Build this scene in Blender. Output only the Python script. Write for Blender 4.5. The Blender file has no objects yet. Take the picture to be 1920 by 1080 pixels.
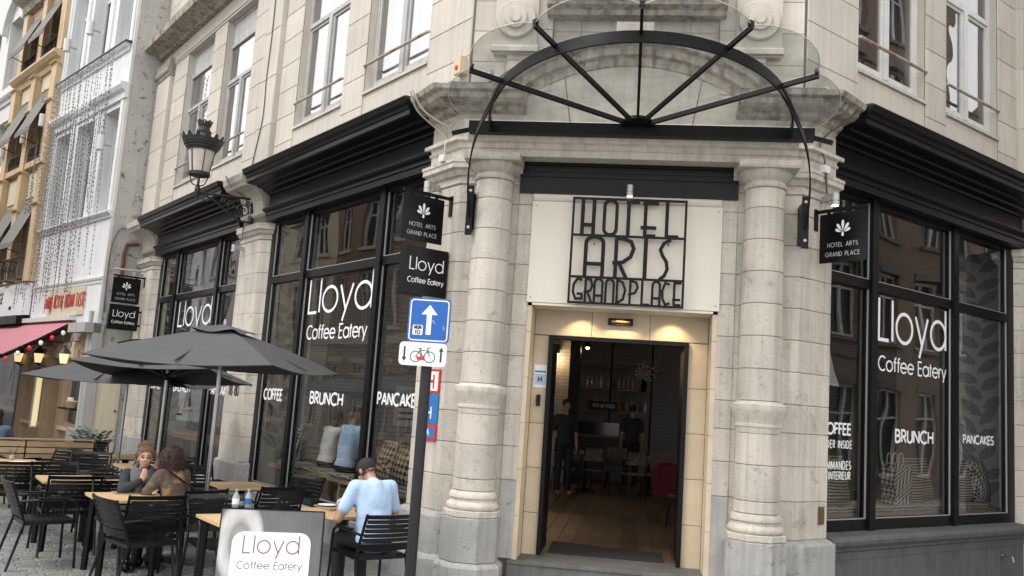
import bpy, bmesh, math, random
from mathutils import Vector, Matrix
rnd = random.Random(11)
sc = bpy.context.scene
COL = sc.collection
R = math.radians
S2 = math.sqrt(.5)

# ------------------------------------------------------------------ camera
FPX = 1670.3
EYE = Vector((0, 0, 1.75))
yaw, pitch, roll = R(-7.887), R(7.512), R(-3.847)
_f = Vector((math.sin(yaw)*math.cos(pitch), math.cos(yaw)*math.cos(pitch), math.sin(pitch)))
_r0 = Vector((math.cos(yaw), -math.sin(yaw), 0)); _u0 = _r0.cross(_f)
_r = math.cos(roll)*_r0 - math.sin(roll)*_u0
_u = math.sin(roll)*_r0 + math.cos(roll)*_u0
cd = bpy.data.cameras.new('camera'); cam = bpy.data.objects.new('camera', cd); COL.objects.link(cam)
cd.sensor_width = 36; cd.lens = FPX/1920*36; cd.clip_start = .05; cd.clip_end = 600
M = Matrix.Identity(4)
for i in range(3):
    M[i][0] = _r[i]; M[i][1] = _u[i]; M[i][2] = -_f[i]; M[i][3] = EYE[i]
cam.matrix_world = M
sc.camera = cam

def ray(x, y): return _f + (x-960)/FPX*_r - (y-540)/FPX*_u
def atz(x, y, z=0.):
    d = ray(x, y); return EYE + d*((z-EYE.z)/d.z)
def aty(x, y, Y):
    d = ray(x, y); return EYE + d*(Y/d.y)
def proj(p):
    d = Vector(p)-EYE; w = d.dot(_f)
    return (960+FPX*d.dot(_r)/w, 540-FPX*d.dot(_u)/w, w)

# ------------------------------------------------------------------ sky and sun (bright overcast)
SUN_AZ, SUN_EL = R(235), R(52)          # compass-like angle from +Y, clockwise
w = bpy.data.worlds.new('World'); sc.world = w; w.use_nodes = True
nt = w.node_tree; bg = nt.nodes['Background']
sky = nt.nodes.new('ShaderNodeTexSky'); sky.sky_type = 'NISHITA'; sky.sun_disc = False
sky.sun_elevation = SUN_EL; sky.sun_rotation = SUN_AZ
sky.air_density = 1.0; sky.dust_density = 3.0; sky.ozone_density = 1.0
hs = nt.nodes.new('ShaderNodeHueSaturation'); hs.inputs['Saturation'].default_value = .22
hs.inputs['Value'].default_value = 1.0
nt.links.new(sky.outputs[0], hs.inputs['Color'])
# cloud layer: soft noise between pale grey cloud and the clear sky
tc = nt.nodes.new('ShaderNodeTexCoord')
nz = nt.nodes.new('ShaderNodeTexNoise'); nz.inputs['Scale'].default_value = 2.2; nz.inputs['Detail'].default_value = 6
cr = nt.nodes.new('ShaderNodeValToRGB'); cr.color_ramp.elements[0].position = .38; cr.color_ramp.elements[1].position = .62
cr.color_ramp.elements[0].color = (.8, .8, .8, 1)
mx = nt.nodes.new('ShaderNodeMixRGB'); mx.inputs['Color2'].default_value = (11.0, 11.0, 11.1, 1)
nt.links.new(tc.outputs['Generated'], nz.inputs['Vector'])
nt.links.new(nz.outputs['Fac'], cr.inputs[0]); nt.links.new(cr.outputs[0], mx.inputs['Fac'])
nt.links.new(hs.outputs[0], mx.inputs['Color1']); nt.links.new(mx.outputs[0], bg.inputs['Color'])
bg.inputs['Strength'].default_value = .125
sl = bpy.data.lights.new('sun', 'SUN'); sl.energy = 1.2; sl.angle = R(18); sl.color = (1, .975, .94)
so = bpy.data.objects.new('sun', sl); COL.objects.link(so)
_sd = Vector((math.sin(SUN_AZ)*math.cos(SUN_EL), math.cos(SUN_AZ)*math.cos(SUN_EL), math.sin(SUN_EL)))
so.rotation_euler = _sd.to_track_quat('Z', 'Y').to_euler()
sc.view_settings.view_transform = 'Standard'; sc.view_settings.look = 'None'
sc.view_settings.gamma = 1; sc.view_settings.exposure = .66
sc.view_settings.use_curve_mapping = False

# ------------------------------------------------------------------ materials
MATS = {}
def mat(name, col, rough=.6, metal=0., var=.0, vscale=3., speck=0., bump=0., bscale=60., streak=0., stain=None, stainamt=0., stscale=2.,
        rnd_tint=0., pits=0., spec=.5, emit=None, estr=0., coat=0., stretch=(1, 1, 1)):
    m = bpy.data.materials.new(name); m.use_nodes = True
    t = m.node_tree; N = t.nodes; L = t.links; b = N['Principled BSDF']
    b.inputs['Roughness'].default_value = rough; b.inputs['Metallic'].default_value = metal
    b.inputs['Specular IOR Level'].default_value = spec
    if coat: b.inputs['Coat Weight'].default_value = coat; b.inputs['Coat Roughness'].default_value = .15
    geo = N.new('ShaderNodeNewGeometry')
    mp = N.new('ShaderNodeMapping'); mp.inputs['Scale'].default_value = stretch
    L.new(geo.outputs['Position'], mp.inputs['Vector'])
    c = None
    def colnode():
        rgb = N.new('ShaderNodeRGB'); rgb.outputs[0].default_value = (*col, 1); return rgb.outputs[0]
    c = colnode()
    def mul(c, fac_out, lo, hi):
        mr = N.new('ShaderNodeMapRange'); mr.inputs['To Min'].default_value = lo; mr.inputs['To Max'].default_value = hi
        L.new(fac_out, mr.inputs['Value'])
        v = N.new('ShaderNodeMixRGB'); v.blend_type = 'MULTIPLY'; v.inputs['Fac'].default_value = 1
        L.new(c, v.inputs['Color1']); L.new(mr.outputs[0], v.inputs['Color2']); return v.outputs[0]
    if var:
        n = N.new('ShaderNodeTexNoise'); n.inputs['Scale'].default_value = vscale; n.inputs['Detail'].default_value = 5
        n.inputs['Roughness'].default_value = .6
        L.new(mp.outputs[0], n.inputs['Vector']); c = mul(c, n.outputs['Fac'], 1-var*1.6, 1+var*1.6)
    if speck:
        n = N.new('ShaderNodeTexNoise'); n.inputs['Scale'].default_value = 130; n.inputs['Detail'].default_value = 2
        L.new(geo.outputs['Position'], n.inputs['Vector']); c = mul(c, n.outputs['Fac'], 1-speck*2, 1+speck*2)
    if streak:
        m2 = N.new('ShaderNodeMapping'); m2.inputs['Scale'].default_value = (14, 14, .7)
        L.new(geo.outputs['Position'], m2.inputs['Vector'])
        n = N.new('ShaderNodeTexNoise'); n.inputs['Scale'].default_value = 1; n.inputs['Detail'].default_value = 4
        L.new(m2.outputs[0], n.inputs['Vector'])
        rp = N.new('ShaderNodeValToRGB'); rp.color_ramp.elements[0].position = .3; rp.color_ramp.elements[1].position = .55
        L.new(n.outputs['Fac'], rp.inputs[0]); c = mul(c, rp.outputs[0], 1-streak, 1)
    if stain:
        n = N.new('ShaderNodeTexNoise'); n.inputs['Scale'].default_value = stscale; n.inputs['Detail'].default_value = 8; n.inputs['Roughness'].default_value = .7
        L.new(geo.outputs['Position'], n.inputs['Vector'])
        rp = N.new('ShaderNodeValToRGB'); rp.color_ramp.elements[0].position = .6-.2*stainamt; rp.color_ramp.elements[1].position = .66-.2*stainamt+.06
        L.new(n.outputs['Fac'], rp.inputs[0])
        v = N.new('ShaderNodeMixRGB'); v.inputs['Color2'].default_value = (*stain, 1)
        L.new(rp.outputs[0], v.inputs['Fac']); L.new(c, v.inputs['Color1']); c = v.outputs[0]
    hgt_extra = None
    if pits:
        n = N.new('ShaderNodeTexNoise'); n.inputs['Scale'].default_value = 26; n.inputs['Detail'].default_value = 3; n.inputs['Roughness'].default_value = .65
        L.new(geo.outputs['Position'], n.inputs['Vector'])
        rp = N.new('ShaderNodeValToRGB'); rp.color_ramp.elements[0].position = .60; rp.color_ramp.elements[1].position = .70
        rp.color_ramp.elements[0].color = (1, 1, 1, 1); rp.color_ramp.elements[1].color = (1-pits, 1-pits, 1-pits, 1)
        L.new(n.outputs['Fac'], rp.inputs[0]); c = mul(c, rp.outputs[0], 0, 1); hgt_extra = rp.outputs[0]
    if rnd_tint:
        oi = N.new('ShaderNodeObjectInfo'); c = mul(c, oi.outputs['Random'], 1-rnd_tint, 1+rnd_tint)
    L.new(c, b.inputs['Base Color'])
    if bump:
        n = N.new('ShaderNodeTexNoise'); n.inputs['Scale'].default_value = bscale; n.inputs['Detail'].default_value = 4
        L.new(mp.outputs[0], n.inputs['Vector'])
        bp = N.new('ShaderNodeBump'); bp.inputs['Strength'].default_value = bump; bp.inputs['Distance'].default_value = .02
        ht = n.outputs['Fac']
        if hgt_extra is not None:
            ad = N.new('ShaderNodeMath'); ad.operation = 'ADD'; L.new(ht, ad.inputs[0]); L.new(hgt_extra, ad.inputs[1]); ht = ad.outputs[0]
        L.new(ht, bp.inputs['Height']); L.new(bp.outputs[0], b.inputs['Normal'])
    if emit:
        b.inputs['Emission Color'].default_value = (*emit, 1); b.inputs['Emission Strength'].default_value = estr
    MATS[name] = m
    return m
def glassmat(name, ior=1.5, tint=(1, 1, 1), rough=0.0, dirt=0.0, dirtcol=(.5, .5, .48)):
    m = bpy.data.materials.new(name); m.use_nodes = True
    t = m.node_tree; N = t.nodes; L = t.links
    for n in list(N): N.remove(n)
    o = N.new('ShaderNodeOutputMaterial'); tr = N.new('ShaderNodeBsdfTransparent'); tr.inputs[0].default_value = (*tint, 1)
    gl = N.new('ShaderNodeBsdfGlossy'); gl.inputs['Roughness'].default_value = rough
    geo = N.new('ShaderNodeNewGeometry'); f0 = ((ior-1)/(ior+1))**2
    dt = N.new('ShaderNodeVectorMath'); dt.operation = 'DOT_PRODUCT'; L.new(geo.outputs['Normal'], dt.inputs[0]); L.new(geo.outputs['Incoming'], dt.inputs[1])
    def mth(op, a, b=None):
        q = N.new('ShaderNodeMath'); q.operation = op
        for i, v in enumerate((a, b)):
            if v is None: continue
            if isinstance(v, (int, float)): q.inputs[i].default_value = v
            else: L.new(v, q.inputs[i])
        return q
    pw = mth('POWER', mth('SUBTRACT', 1., mth('ABSOLUTE', dt.outputs['Value']).outputs[0]).outputs[0], 5.)   # Schlick reflectance
    fr = mth('ADD', mth('MULTIPLY', pw.outputs[0], 1-f0).outputs[0], f0)
    n = N.new('ShaderNodeTexNoise'); n.inputs['Scale'].default_value = .9; n.inputs['Detail'].default_value = 1
    L.new(geo.outputs['Position'], n.inputs['Vector'])
    bp = N.new('ShaderNodeBump'); bp.inputs['Strength'].default_value = .02; bp.inputs['Distance'].default_value = .3
    L.new(n.outputs['Fac'], bp.inputs['Height']); L.new(bp.outputs[0], gl.inputs['Normal'])
    ms = N.new('ShaderNodeMixShader'); L.new(fr.outputs[0], ms.inputs[0]); L.new(tr.outputs[0], ms.inputs[1]); L.new(gl.outputs[0], ms.inputs[2])
    out = ms.outputs[0]
    if dirt:
        df = N.new('ShaderNodeBsdfDiffuse'); df.inputs[0].default_value = (*dirtcol, 1)
        n2 = N.new('ShaderNodeTexNoise'); n2.inputs['Scale'].default_value = 3; n2.inputs['Detail'].default_value = 6
        L.new(geo.outputs['Position'], n2.inputs['Vector'])
        mr = N.new('ShaderNodeMapRange'); mr.inputs['From Min'].default_value = .35; mr.inputs['From Max'].default_value = .75
        mr.inputs['To Max'].default_value = dirt
        L.new(n2.outputs['Fac'], mr.inputs['Value'])
        m2 = N.new('ShaderNodeMixShader'); L.new(mr.outputs[0], m2.inputs[0]); L.new(out, m2.inputs[1]); L.new(df.outputs[0], m2.inputs[2]); out = m2.outputs[0]
    L.new(out, o.inputs['Surface']); MATS[name] = m
    return m
def brickmat(name, c1, c2, mortar, scale, frame, bw=.22, bh=.07, rough=.8, bump=.4, msize=.012):
    """running-bond brick in a wall's own (u, z) metres; frame = unit vector along the wall"""
    m = bpy.data.materials.new(name); m.use_nodes = True
    t = m.node_tree; N = t.nodes; L = t.links; b = N['Principled BSDF']; b.inputs['Roughness'].default_value = rough
    geo = N.new('ShaderNodeNewGeometry')
    d = N.new('ShaderNodeVectorMath'); d.operation = 'DOT_PRODUCT'; d.inputs[1].default_value = frame
    L.new(geo.outputs['Position'], d.inputs[0])
    sp = N.new('ShaderNodeSeparateXYZ'); L.new(geo.outputs['Position'], sp.inputs[0])
    cb = N.new('ShaderNodeCombineXYZ'); L.new(d.outputs['Value'], cb.inputs[0]); L.new(sp.outputs['Z'], cb.inputs[1])
    br = N.new('ShaderNodeTexBrick'); br.inputs['Scale'].default_value = 1
    br.inputs['Brick Width'].default_value = bw; br.inputs['Row Height'].default_value = bh; br.inputs['Mortar Size'].default_value = msize*.5
    br.inputs['Color1'].default_value = (*c1, 1); br.inputs['Color2'].default_value = (*c2, 1); br.inputs['Mortar'].default_value = (*mortar, 1)
    L.new(cb.outputs[0], br.inputs['Vector']); L.new(br.outputs['Color'], b.inputs['Base Color'])
    bp = N.new('ShaderNodeBump'); bp.inputs['Strength'].default_value = bump; bp.inputs['Distance'].default_value = .01; bp.invert = True
    L.new(br.outputs['Fac'], bp.inputs['Height']); L.new(bp.outputs[0], b.inputs['Normal'])
    MATS[name] = m; return m

mat('stone', (.52, .475, .41), .88, var=.17, vscale=2.6, speck=.13, bump=.45, bscale=90, streak=.22, rnd_tint=.10, stain=(.30, .27, .23), stainamt=.1, stscale=3.6, pits=.24)
mat('stone_plain', (.53, .485, .42), .87, var=.12, vscale=1.6, speck=.08, bump=.3, bscale=90, streak=.13, rnd_tint=.07, pits=.12)
mat('stone_dirty', (.42, .375, .315), .9, var=.22, vscale=3.5, speck=.12, bump=.5, bscale=70, pits=.3, streak=.6, rnd_tint=.05, stain=(.13, .12, .11), stainamt=.35, stscale=4)
mat('stone_lead', (.16, .155, .15), .8, var=.3, vscale=5, bump=.4, bscale=40, streak=.4)
mat('limestone', (.55, .455, .33), .8, var=.13, vscale=4, speck=.08, bump=.12, bscale=90, rnd_tint=.05)
mat('joint', (.13, .115, .095), .95)
mat('bluestone', (.34, .335, .32), .75, var=.18, vscale=4, speck=.09, bump=.35, bscale=60, streak=.2, rnd_tint=.05, stain=(.14, .14, .14), stainamt=.1, stscale=9)
mat('bluestone_dark', (.105, .105, .10), .6, var=.25, vscale=4, speck=.08, bump=.25, bscale=60, streak=.25, stain=(.04, .04, .04), stainamt=.2)
mat('black_paint', (.006, .006, .007), .36, spec=.2, var=.15, vscale=8, bump=.08, bscale=50, rnd_tint=.1)
mat('black_metal', (.006, .006, .007), .42, spec=.16, rnd_tint=.15, bump=.03, bscale=200)
mat('black_gloss', (.006, .006, .007), .3, spec=.2)
mat('window_dim', (.025, .028, .03), .35, spec=.25)
mat('grey_steel', (.35, .35, .36), .3, metal=.9, var=.08, vscale=10)
mat('dark_steel', (.06, .06, .06), .45, metal=.4, bump=.05)
mat('zinc', (.42, .42, .42), .5, metal=.5, var=.1)
mat('white_print', (.82, .82, .82), .6)
mat('sign_print', (.5, .5, .5), .6)
mat('post_grey', (.022, .022, .024), .45, spec=.3)
mat('hair_auburn', (.04, .018, .014), .5, var=.4, vscale=30, bump=.5, bscale=80)
mat('dark_red_cloth', (.10, .006, .010), .9)
mat('strand', (.34, .33, .32), .5)
mat('red_print', (.42, .03, .025), .6)
mat('cream_panel', (.64, .59, .50), .55, var=.04, vscale=1.5, bump=.03, bscale=6, streak=.015)
mat('white_frame', (.62, .615, .59), .5, var=.1, vscale=6, streak=.12)
mat('wood_frame_grey', (.42, .415, .40), .6, var=.15, vscale=6, streak=.2)
mat('rail_metal', (.36, .31, .25), .6, metal=.3, var=.3, vscale=8, stain=(.25, .11, .04), stainamt=.4, stscale=6)
mat('curtain_white', (.85, .85, .84), .9, var=.06, vscale=4)
mat('curtain_grey', (.05, .05, .052), .9, var=.2, vscale=6, stretch=(10, 10, .3))
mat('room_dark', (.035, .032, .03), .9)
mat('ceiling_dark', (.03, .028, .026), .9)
mat('cable', (.09, .085, .08), .6)
mat('cable_pale', (.45, .42, .37), .6)
mat('rust', (.16, .065, .03), .8, var=.3, vscale=12, bump=.3)
mat('table_wood', (.50, .34, .175), .5, var=.22, vscale=4, bump=.08, bscale=20, stretch=(1.2, 14, 14), rnd_tint=.14)
mat('fence_wood', (.40, .285, .17), .7, var=.25, vscale=3, bump=.15, bscale=12, stretch=(2, 2, 18), rnd_tint=.2)
mat('chair_metal', (.007, .007, .008), .25, spec=.35, rnd_tint=.2, bump=.03, bscale=200)
mat('parasol', (.065, .065, .068), .85, var=.12, vscale=2.5, bump=.25, bscale=3.5)
mat('blue_sign', (.005, .10, .40), .42, var=.06, stain=(.5, .5, .5), stainamt=-.12, stscale=14)
mat('sign_white', (.74, .745, .75), .45, var=.05, stain=(.2, .15, .1), stainamt=-.1, stscale=9)
mat('red_sign', (.55, .03, .03), .4)
mat('blue_plaque', (.03, .16, .42), .4)
mat('brass', (.24, .17, .09), .45, metal=.7, var=.2)
mat('paper', (.75, .76, .78), .7)
mat('rubber', (.018, .018, .019), .8, bump=.3, bscale=200)
mat('floor_wood', (.12, .072, .042), .45, var=.35, vscale=4, bump=.08, stretch=(9, 1, 1), rnd_tint=.3)
mat('interior_wood', (.27, .18, .11), .55, var=.2, vscale=4, stretch=(3, 3, 12))
mat('white_plaster', (.70, .71, .715), .8, var=.08, vscale=2, bump=.25, bscale=25, streak=.12)
mat('grey_plaster', (.40, .40, .39), .85, var=.08, vscale=2, bump=.3, bscale=20, streak=.15, stain=(.33, .25, .17), stainamt=.06, stscale=5)
mat('peeling_plaster', (.42, .41, .39), .88, var=.12, vscale=3, bump=.35, bscale=24, streak=.1, stain=(.13, .085, .06), stainamt=.22, stscale=7)
mat('yellow_stone', (.55, .41, .25), .8, var=.1, vscale=3, bump=.2, bscale=40, streak=.2, rnd_tint=.03)
mat('cream_plaster', (.60, .53, .40), .8, var=.08, vscale=2, streak=.12)
mat('pale_grey_render', (.60, .60, .585), .8, var=.08, vscale=1.2, streak=.15)
mat('awning_grey', (.17, .165, .155), .85, var=.08)
mat('awning_pink', (.44, .16, .19), .8, var=.08, vscale=3)
mat('tan_front', (.40, .285, .175), .7, var=.15, vscale=6, bump=.2, bscale=14)
mat('dark_red', (.11, .008, .012), .35)
mat('orange_red', (.48, .06, .03), .7)
mat('lamp_glow', (1, .85, .6), .5, emit=(1, .72, .38), estr=9)
mat('downlight_glow', (1, .9, .7), .5, emit=(1, .80, .52), estr=14)
mat('strip_glow', (.8, .7, .45), .5, emit=(1, .80, .42), estr=.35)
mat('bulb_white', (.8, .8, .78), .3, emit=(1, .9, .75), estr=.15)
mat('bulb_red', (.6, .03, .06), .3, emit=(1, .03, .08), estr=.15)
mat('lamp_glass', (.52, .48, .42), .35, var=.12, vscale=8, spec=.4)
mat('cast_iron', (.022, .022, .022), .55, var=.2, vscale=12, bump=.15, bscale=60)
mat('skin_pale', (.50, .30, .215), .5, var=.06, vscale=20)
mat('skin_tan', (.34, .19, .125), .5, var=.06, vscale=20)
mat('polo_blue', (.40, .53, .72), .9, var=.06, vscale=6, bump=1.0, bscale=9, stretch=(1, 1, .55))
mat('trousers_black', (.010, .010, .011), .8, bump=.2, bscale=20)
mat('jacket_dark', (.020, .022, .025), .85, var=.2, vscale=8, bump=.35, bscale=18)
mat('scarf_grey', (.10, .105, .115), .95, var=.15, vscale=14, bump=.5, bscale=30)
mat('jacket_brown', (.085, .066, .05), .9, var=.35, vscale=7, bump=.8, bscale=18, stain=(.27, .145, .06), stainamt=.42, stscale=10)
mat('hood_orange', (.25, .135, .08), .95, var=.35, vscale=14, bump=.9, bscale=22)
mat('hair_blond', (.23, .145, .075), .6, var=.5, vscale=40, bump=.5, bscale=80)
mat('hair_dark', (.022, .012, .010), .5, var=.4, vscale=30, bump=.5, bscale=80)
mat('hair_red', (.22, .012, .022), .5, var=.4, vscale=30, bump=.5, bscale=80)
mat('lips', (.30, .11, .09), .5)
mat('eye_dark', (.035, .025, .02), .4)
mat('cap_black', (.014, .014, .015), .85, bump=.2, bscale=40)
mat('denim', (.09, .12, .18), .9)
mat('white_cloth', (.62, .61, .59), .9, bump=.3, bscale=16)
mat('ceramic', (.80, .80, .79), .25)
mat('bottle_glass', (.30, .33, .33), .1, spec=.6)
mat('label_blue', (.04, .14, .36), .5)
mat('kraft', (.55, .44, .30), .85, bump=.5, bscale=30)
mat('leaf_print', (.40, .395, .37), .9, var=.3, vscale=20)
mat('wallpaper', (.68, .675, .65), .9, var=.06)
mat('plant_leaf', (.10, .125, .10), .6, var=.3, vscale=12)
mat('slate', (.08, .085, .09), .6, var=.2)
mat('sett', (.185, .18, .17), .8, var=.2, vscale=9, speck=.1, bump=.4, bscale=60, rnd_tint=.16)
mat('sett_mass', (.185, .18, .17), .8, var=.32, vscale=8, speck=.1, bump=.4, bscale=60)
mat('sand_joint', (.085, .078, .07), .95)
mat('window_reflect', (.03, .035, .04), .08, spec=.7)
mat('board_white', (.74, .75, .77), .55)
mat('board_brown', (.21, .115, .085), .6)
mat('board_ink', (.03, .03, .03), .6)
mat('bulb_dark', (.12, .115, .11), .4)
mat('lantern_glow', (.9, .75, .5), .5, emit=(1, .72, .36), estr=.6)
glassmat('glass_shop', 2.05, tint=(.90, .91, .91))
glassmat('glass_up', 4.6, tint=(.9, .9, .9))
glassmat('glass_up_dark', 2.7, tint=(.8, .8, .8))
glassmat('glass_canopy', 1.45, tint=(.90, .91, .91), dirt=.3)
glassmat('glass_clear', 1.45, tint=(.93, .94, .94))

# ------------------------------------------------------------------ mesh building
class Fr:
    """frame: local (u, n, z) metres -> world; u along a wall, n out of it"""
    def __init__(s, o, u, n):
        s.o = Vector(o); s.u = Vector(u).normalized(); s.n = Vector(n).normalized()
        m = Matrix.Identity(4)
        for i in range(3):
            m[i][0] = s.u[i]; m[i][1] = s.n[i]; m[i][2] = (0, 0, 1)[i]; m[i][3] = s.o[i]
        s.M = m
    def p(s, u, n, z): return s.o + s.u*u + s.n*n + Vector((0, 0, z))
class MB:
    def __init__(s, fr=None):
        s.v = []; s.f = []; s.M = fr.M if isinstance(fr, Fr) else fr
    def _add(s, vs, fs):
        k = len(s.v)
        s.v += [(s.M @ Vector(p)) if s.M else Vector(p) for p in vs]
        s.f += [tuple(i+k for i in q) for q in fs]
        return s
    def box(s, x0, x1, y0, y1, z0, z1):
        return s._add([(x0, y0, z0), (x1, y0, z0), (x1, y1, z0), (x0, y1, z0), (x0, y0, z1), (x1, y0, z1), (x1, y1, z1), (x0, y1, z1)],
                      [(0, 3, 2, 1), (4, 5, 6, 7), (0, 1, 5, 4), (1, 2, 6, 5), (2, 3, 7, 6), (3, 0, 4, 7)])
    def blk(s, x0, x1, y0, y1, z0, z1, c=.006):
        """box whose outward (y1) face has chamfered edges"""
        return s._add([(x0, y0, z0), (x1, y0, z0), (x1, y0, z1), (x0, y0, z1), (x0, y1-c, z0), (x1, y1-c, z0), (x1, y1-c, z1), (x0, y1-c, z1),
                       (x0+c, y1, z0+c), (x1-c, y1, z0+c), (x1-c, y1, z1-c), (x0+c, y1, z1-c)],
                      [(3, 2, 1, 0), (0, 1, 5, 4), (1, 2, 6, 5), (2, 3, 7, 6), (3, 0, 4, 7), (4, 5, 9, 8), (5, 6, 10, 9), (6, 7, 11, 10), (7, 4, 8, 11), (8, 9, 10, 11)])
    def prism(s, pts, z0, z1, c=0.):
        n = len(pts); cx = sum(p[0] for p in pts)/n; cy = sum(p[1] for p in pts)/n
        def ins(p):
            d = math.hypot(p[0]-cx, p[1]-cy) or 1; k = 1-c*1.4/d; return (cx+(p[0]-cx)*k, cy+(p[1]-cy)*k)
        if c:
            q = [ins(p) for p in pts]
            rings = [[(x, y, z0) for x, y in q], [(x, y, z0+c) for x, y in pts], [(x, y, z1-c) for x, y in pts], [(x, y, z1) for x, y in q]]
        else: rings = [[(x, y, z0) for x, y in pts], [(x, y, z1) for x, y in pts]]
        return s.loft(rings)
    def loft(s, rings, closed=True, caps=True):
        n = len(rings[0]); vs = [p for r_ in rings for p in r_]; fs = []
        for i in range(len(rings)-1):
            for j in range(n if closed else n-1):
                k = (j+1) % n; fs.append((i*n+j, i*n+k, (i+1)*n+k, (i+1)*n+j))
        if caps and closed:
            fs.append(tuple(range(n-1, -1, -1))); fs.append(tuple((len(rings)-1)*n+j for j in range(n)))
        return s._add(vs, fs)
    def prof(s, pts, u0, u1):
        """profile in (n, z) swept along u; closed outline"""
        return s.loft([[(u0, a, b) for a, b in pts], [(u1, a, b) for a, b in pts]])
    def tube(s, path, r, n=8, r1=None, caps=True, closed=False):
        P = [Vector(p) for p in path]; rings = []; N = len(P)
        up = None
        for i, p in enumerate(P):
            a = P[i-1] if (i or closed) else P[0]; b = P[(i+1) % N] if (i < N-1 or closed) else P[-1]
            t = (b-a).normalized()
            if up is None:
                up = Vector((0, 0, 1)) if abs(t.z) < .9 else Vector((1, 0, 0))
            x = t.cross(up)
            if x.length < 1e-4: x = t.orthogonal()
            x.normalize(); y = x.cross(t).normalized(); up = y
            rr = r[i] if isinstance(r, (list, tuple)) else (r if r1 is None else r+(r1-r)*i/max(1, N-1))
            rings.append([p+x*(rr*math.cos(2*math.pi*k/n))+y*(rr*math.sin(2*math.pi*k/n)) for k in range(n)])
        if closed: rings.append(rings[0])
        return s.loft(rings, True, caps and not closed)
    def bar(s, p0, p1, w, h, up=(0, 0, 1)):
        p0 = Vector(p0); p1 = Vector(p1); t = (p1-p0).normalized(); x = t.cross(Vector(up))
        if x.length < 1e-4: x = t.orthogonal()
        x.normalize(); y = x.cross(t).normalized()
        q = [x*(-w/2)+y*(-h/2), x*(w/2)+y*(-h/2), x*(w/2)+y*(h/2), x*(-w/2)+y*(h/2)]
        return s.loft([[p0+a for a in q], [p1+a for a in q]])
    def strip(s, path, w, h, ups):
        """flat bar along a path: w across, h along the given up vectors"""
        P = [Vector(p) for p in path]; rings = []
        for i, p in enumerate(P):
            t = (P[min(i+1, len(P)-1)]-P[max(i-1, 0)]).normalized(); U = Vector(ups[i] if isinstance(ups, list) else ups)
            x = t.cross(U).normalized(); y = x.cross(t).normalized()
            rings.append([p+x*a+y*b for a, b in ((-w/2, -h/2), (w/2, -h/2), (w/2, h/2), (-w/2, h/2))])
        return s.loft(rings)
    def lathe(s, prof, c=(0, 0, 0), n=24, sq=None):
        c = Vector(c); rings = []
        for r, z in prof:
            rings.append([c+Vector((r*math.cos(2*math.pi*(k+.5)/n), r*math.sin(2*math.pi*(k+.5)/n), z)) for k in range(n)])
        return s.loft(rings)
    def ell(s, c, rx, ry, rz, n=12, m=8, rot=None):
        c = Vector(c); vs = []; fs = []
        for i in range(m+1):
            a = math.pi*i/m
            for j in range(n):
                b = 2*math.pi*j/n; p = Vector((rx*math.sin(a)*math.cos(b), ry*math.sin(a)*math.sin(b), rz*math.cos(a)))
                if rot: p = rot @ p
                vs.append(c+p)
        for i in range(m):
            for j in range(n):
                k = (j+1) % n; fs.append((i*n+j, (i+1)*n+j, (i+1)*n+k, i*n+k))
        return s._add(vs, fs)
    def cap(s, p0, p1, r0, r1, n=10):
        """tapered capsule"""
        p0 = Vector(p0); p1 = Vector(p1); t = (p1-p0); L = t.length; t = t/L if L > 1e-6 else Vector((0, 0, 1))
        x = t.orthogonal().normalized(); y = t.cross(x); rings = []
        for k in range(4):
            a = math.pi/2*(1-k/4)*.98; rings.append((p0-t*r0*math.sin(a), r0*math.cos(a)))
        rings.append((p0, r0)); rings.append((p1, r1))
        for k in range(1, 5):
            a = math.pi/2*k/4*.98; rings.append((p1+t*r1*math.sin(a), r1*math.cos(a)))
        return s.loft([[c+x*(r*math.cos(2*math.pi*j/n))+y*(r*math.sin(2*math.pi*j/n)) for j in range(n)] for c, r in rings])
    def ext(s, pts, d0, d1, plane='xy'):
        """outline (x, y) extruded from d0 to d1 along the third axis of self.M's local frame"""
        return s.loft([[(a, b, d0) for a, b in pts], [(a, b, d1) for a, b in pts]])
    def build(s, name, m, parent=None, smooth=False, kind=None, recalc=True):
        me = bpy.data.meshes.new(name)
        inv = INV.get(parent.name) if parent is not None else None
        vs = [inv @ p for p in s.v] if inv else s.v
        me.from_pydata([tuple(p) for p in vs], [], s.f)
        if recalc and len(s.f) < 60000:
            bm = bmesh.new(); bm.from_mesh(me); bmesh.ops.recalc_face_normals(bm, faces=bm.faces); bm.to_mesh(me); bm.free()
        o = bpy.data.objects.new(name, me); COL.objects.link(o)
        if m: me.materials.append(MATS[m])
        if smooth:
            me.polygons.foreach_set('use_smooth', [True]*len(me.polygons))
            try: me.set_sharp_from_angle(angle=R(38))
            except Exception: pass
        if parent is not None:
            o.parent = parent
            if inv: INV[o.name] = inv
        if kind: o['kind'] = kind
        return o
INV = {}
def thing(name, label, cat, loc=(0, 0, 0), rz=0., group=None, kind=None):
    o = bpy.data.objects.new(name, None); COL.objects.link(o); o.empty_display_size = .1
    o.location = loc; o.rotation_euler = (0, 0, rz)
    INV[o.name] = (Matrix.Translation(Vector(loc)) @ Matrix.Rotation(rz, 4, 'Z')).inverted()
    if kind: o['kind'] = kind
    else: o['label'] = label; o['category'] = cat
    if group: o['group'] = group
    return o
def tag(o, label, cat, group=None):
    o['label'] = label; o['category'] = cat
    if group: o['group'] = group
    return o
def struct(o): o['kind'] = 'structure'; return o
def copy_tree(o, parent=None):
    c = o.copy(); COL.objects.link(c)
    if parent is not None: c.parent = parent
    for ch in o.children: copy_tree(ch, c)
    return c

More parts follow.
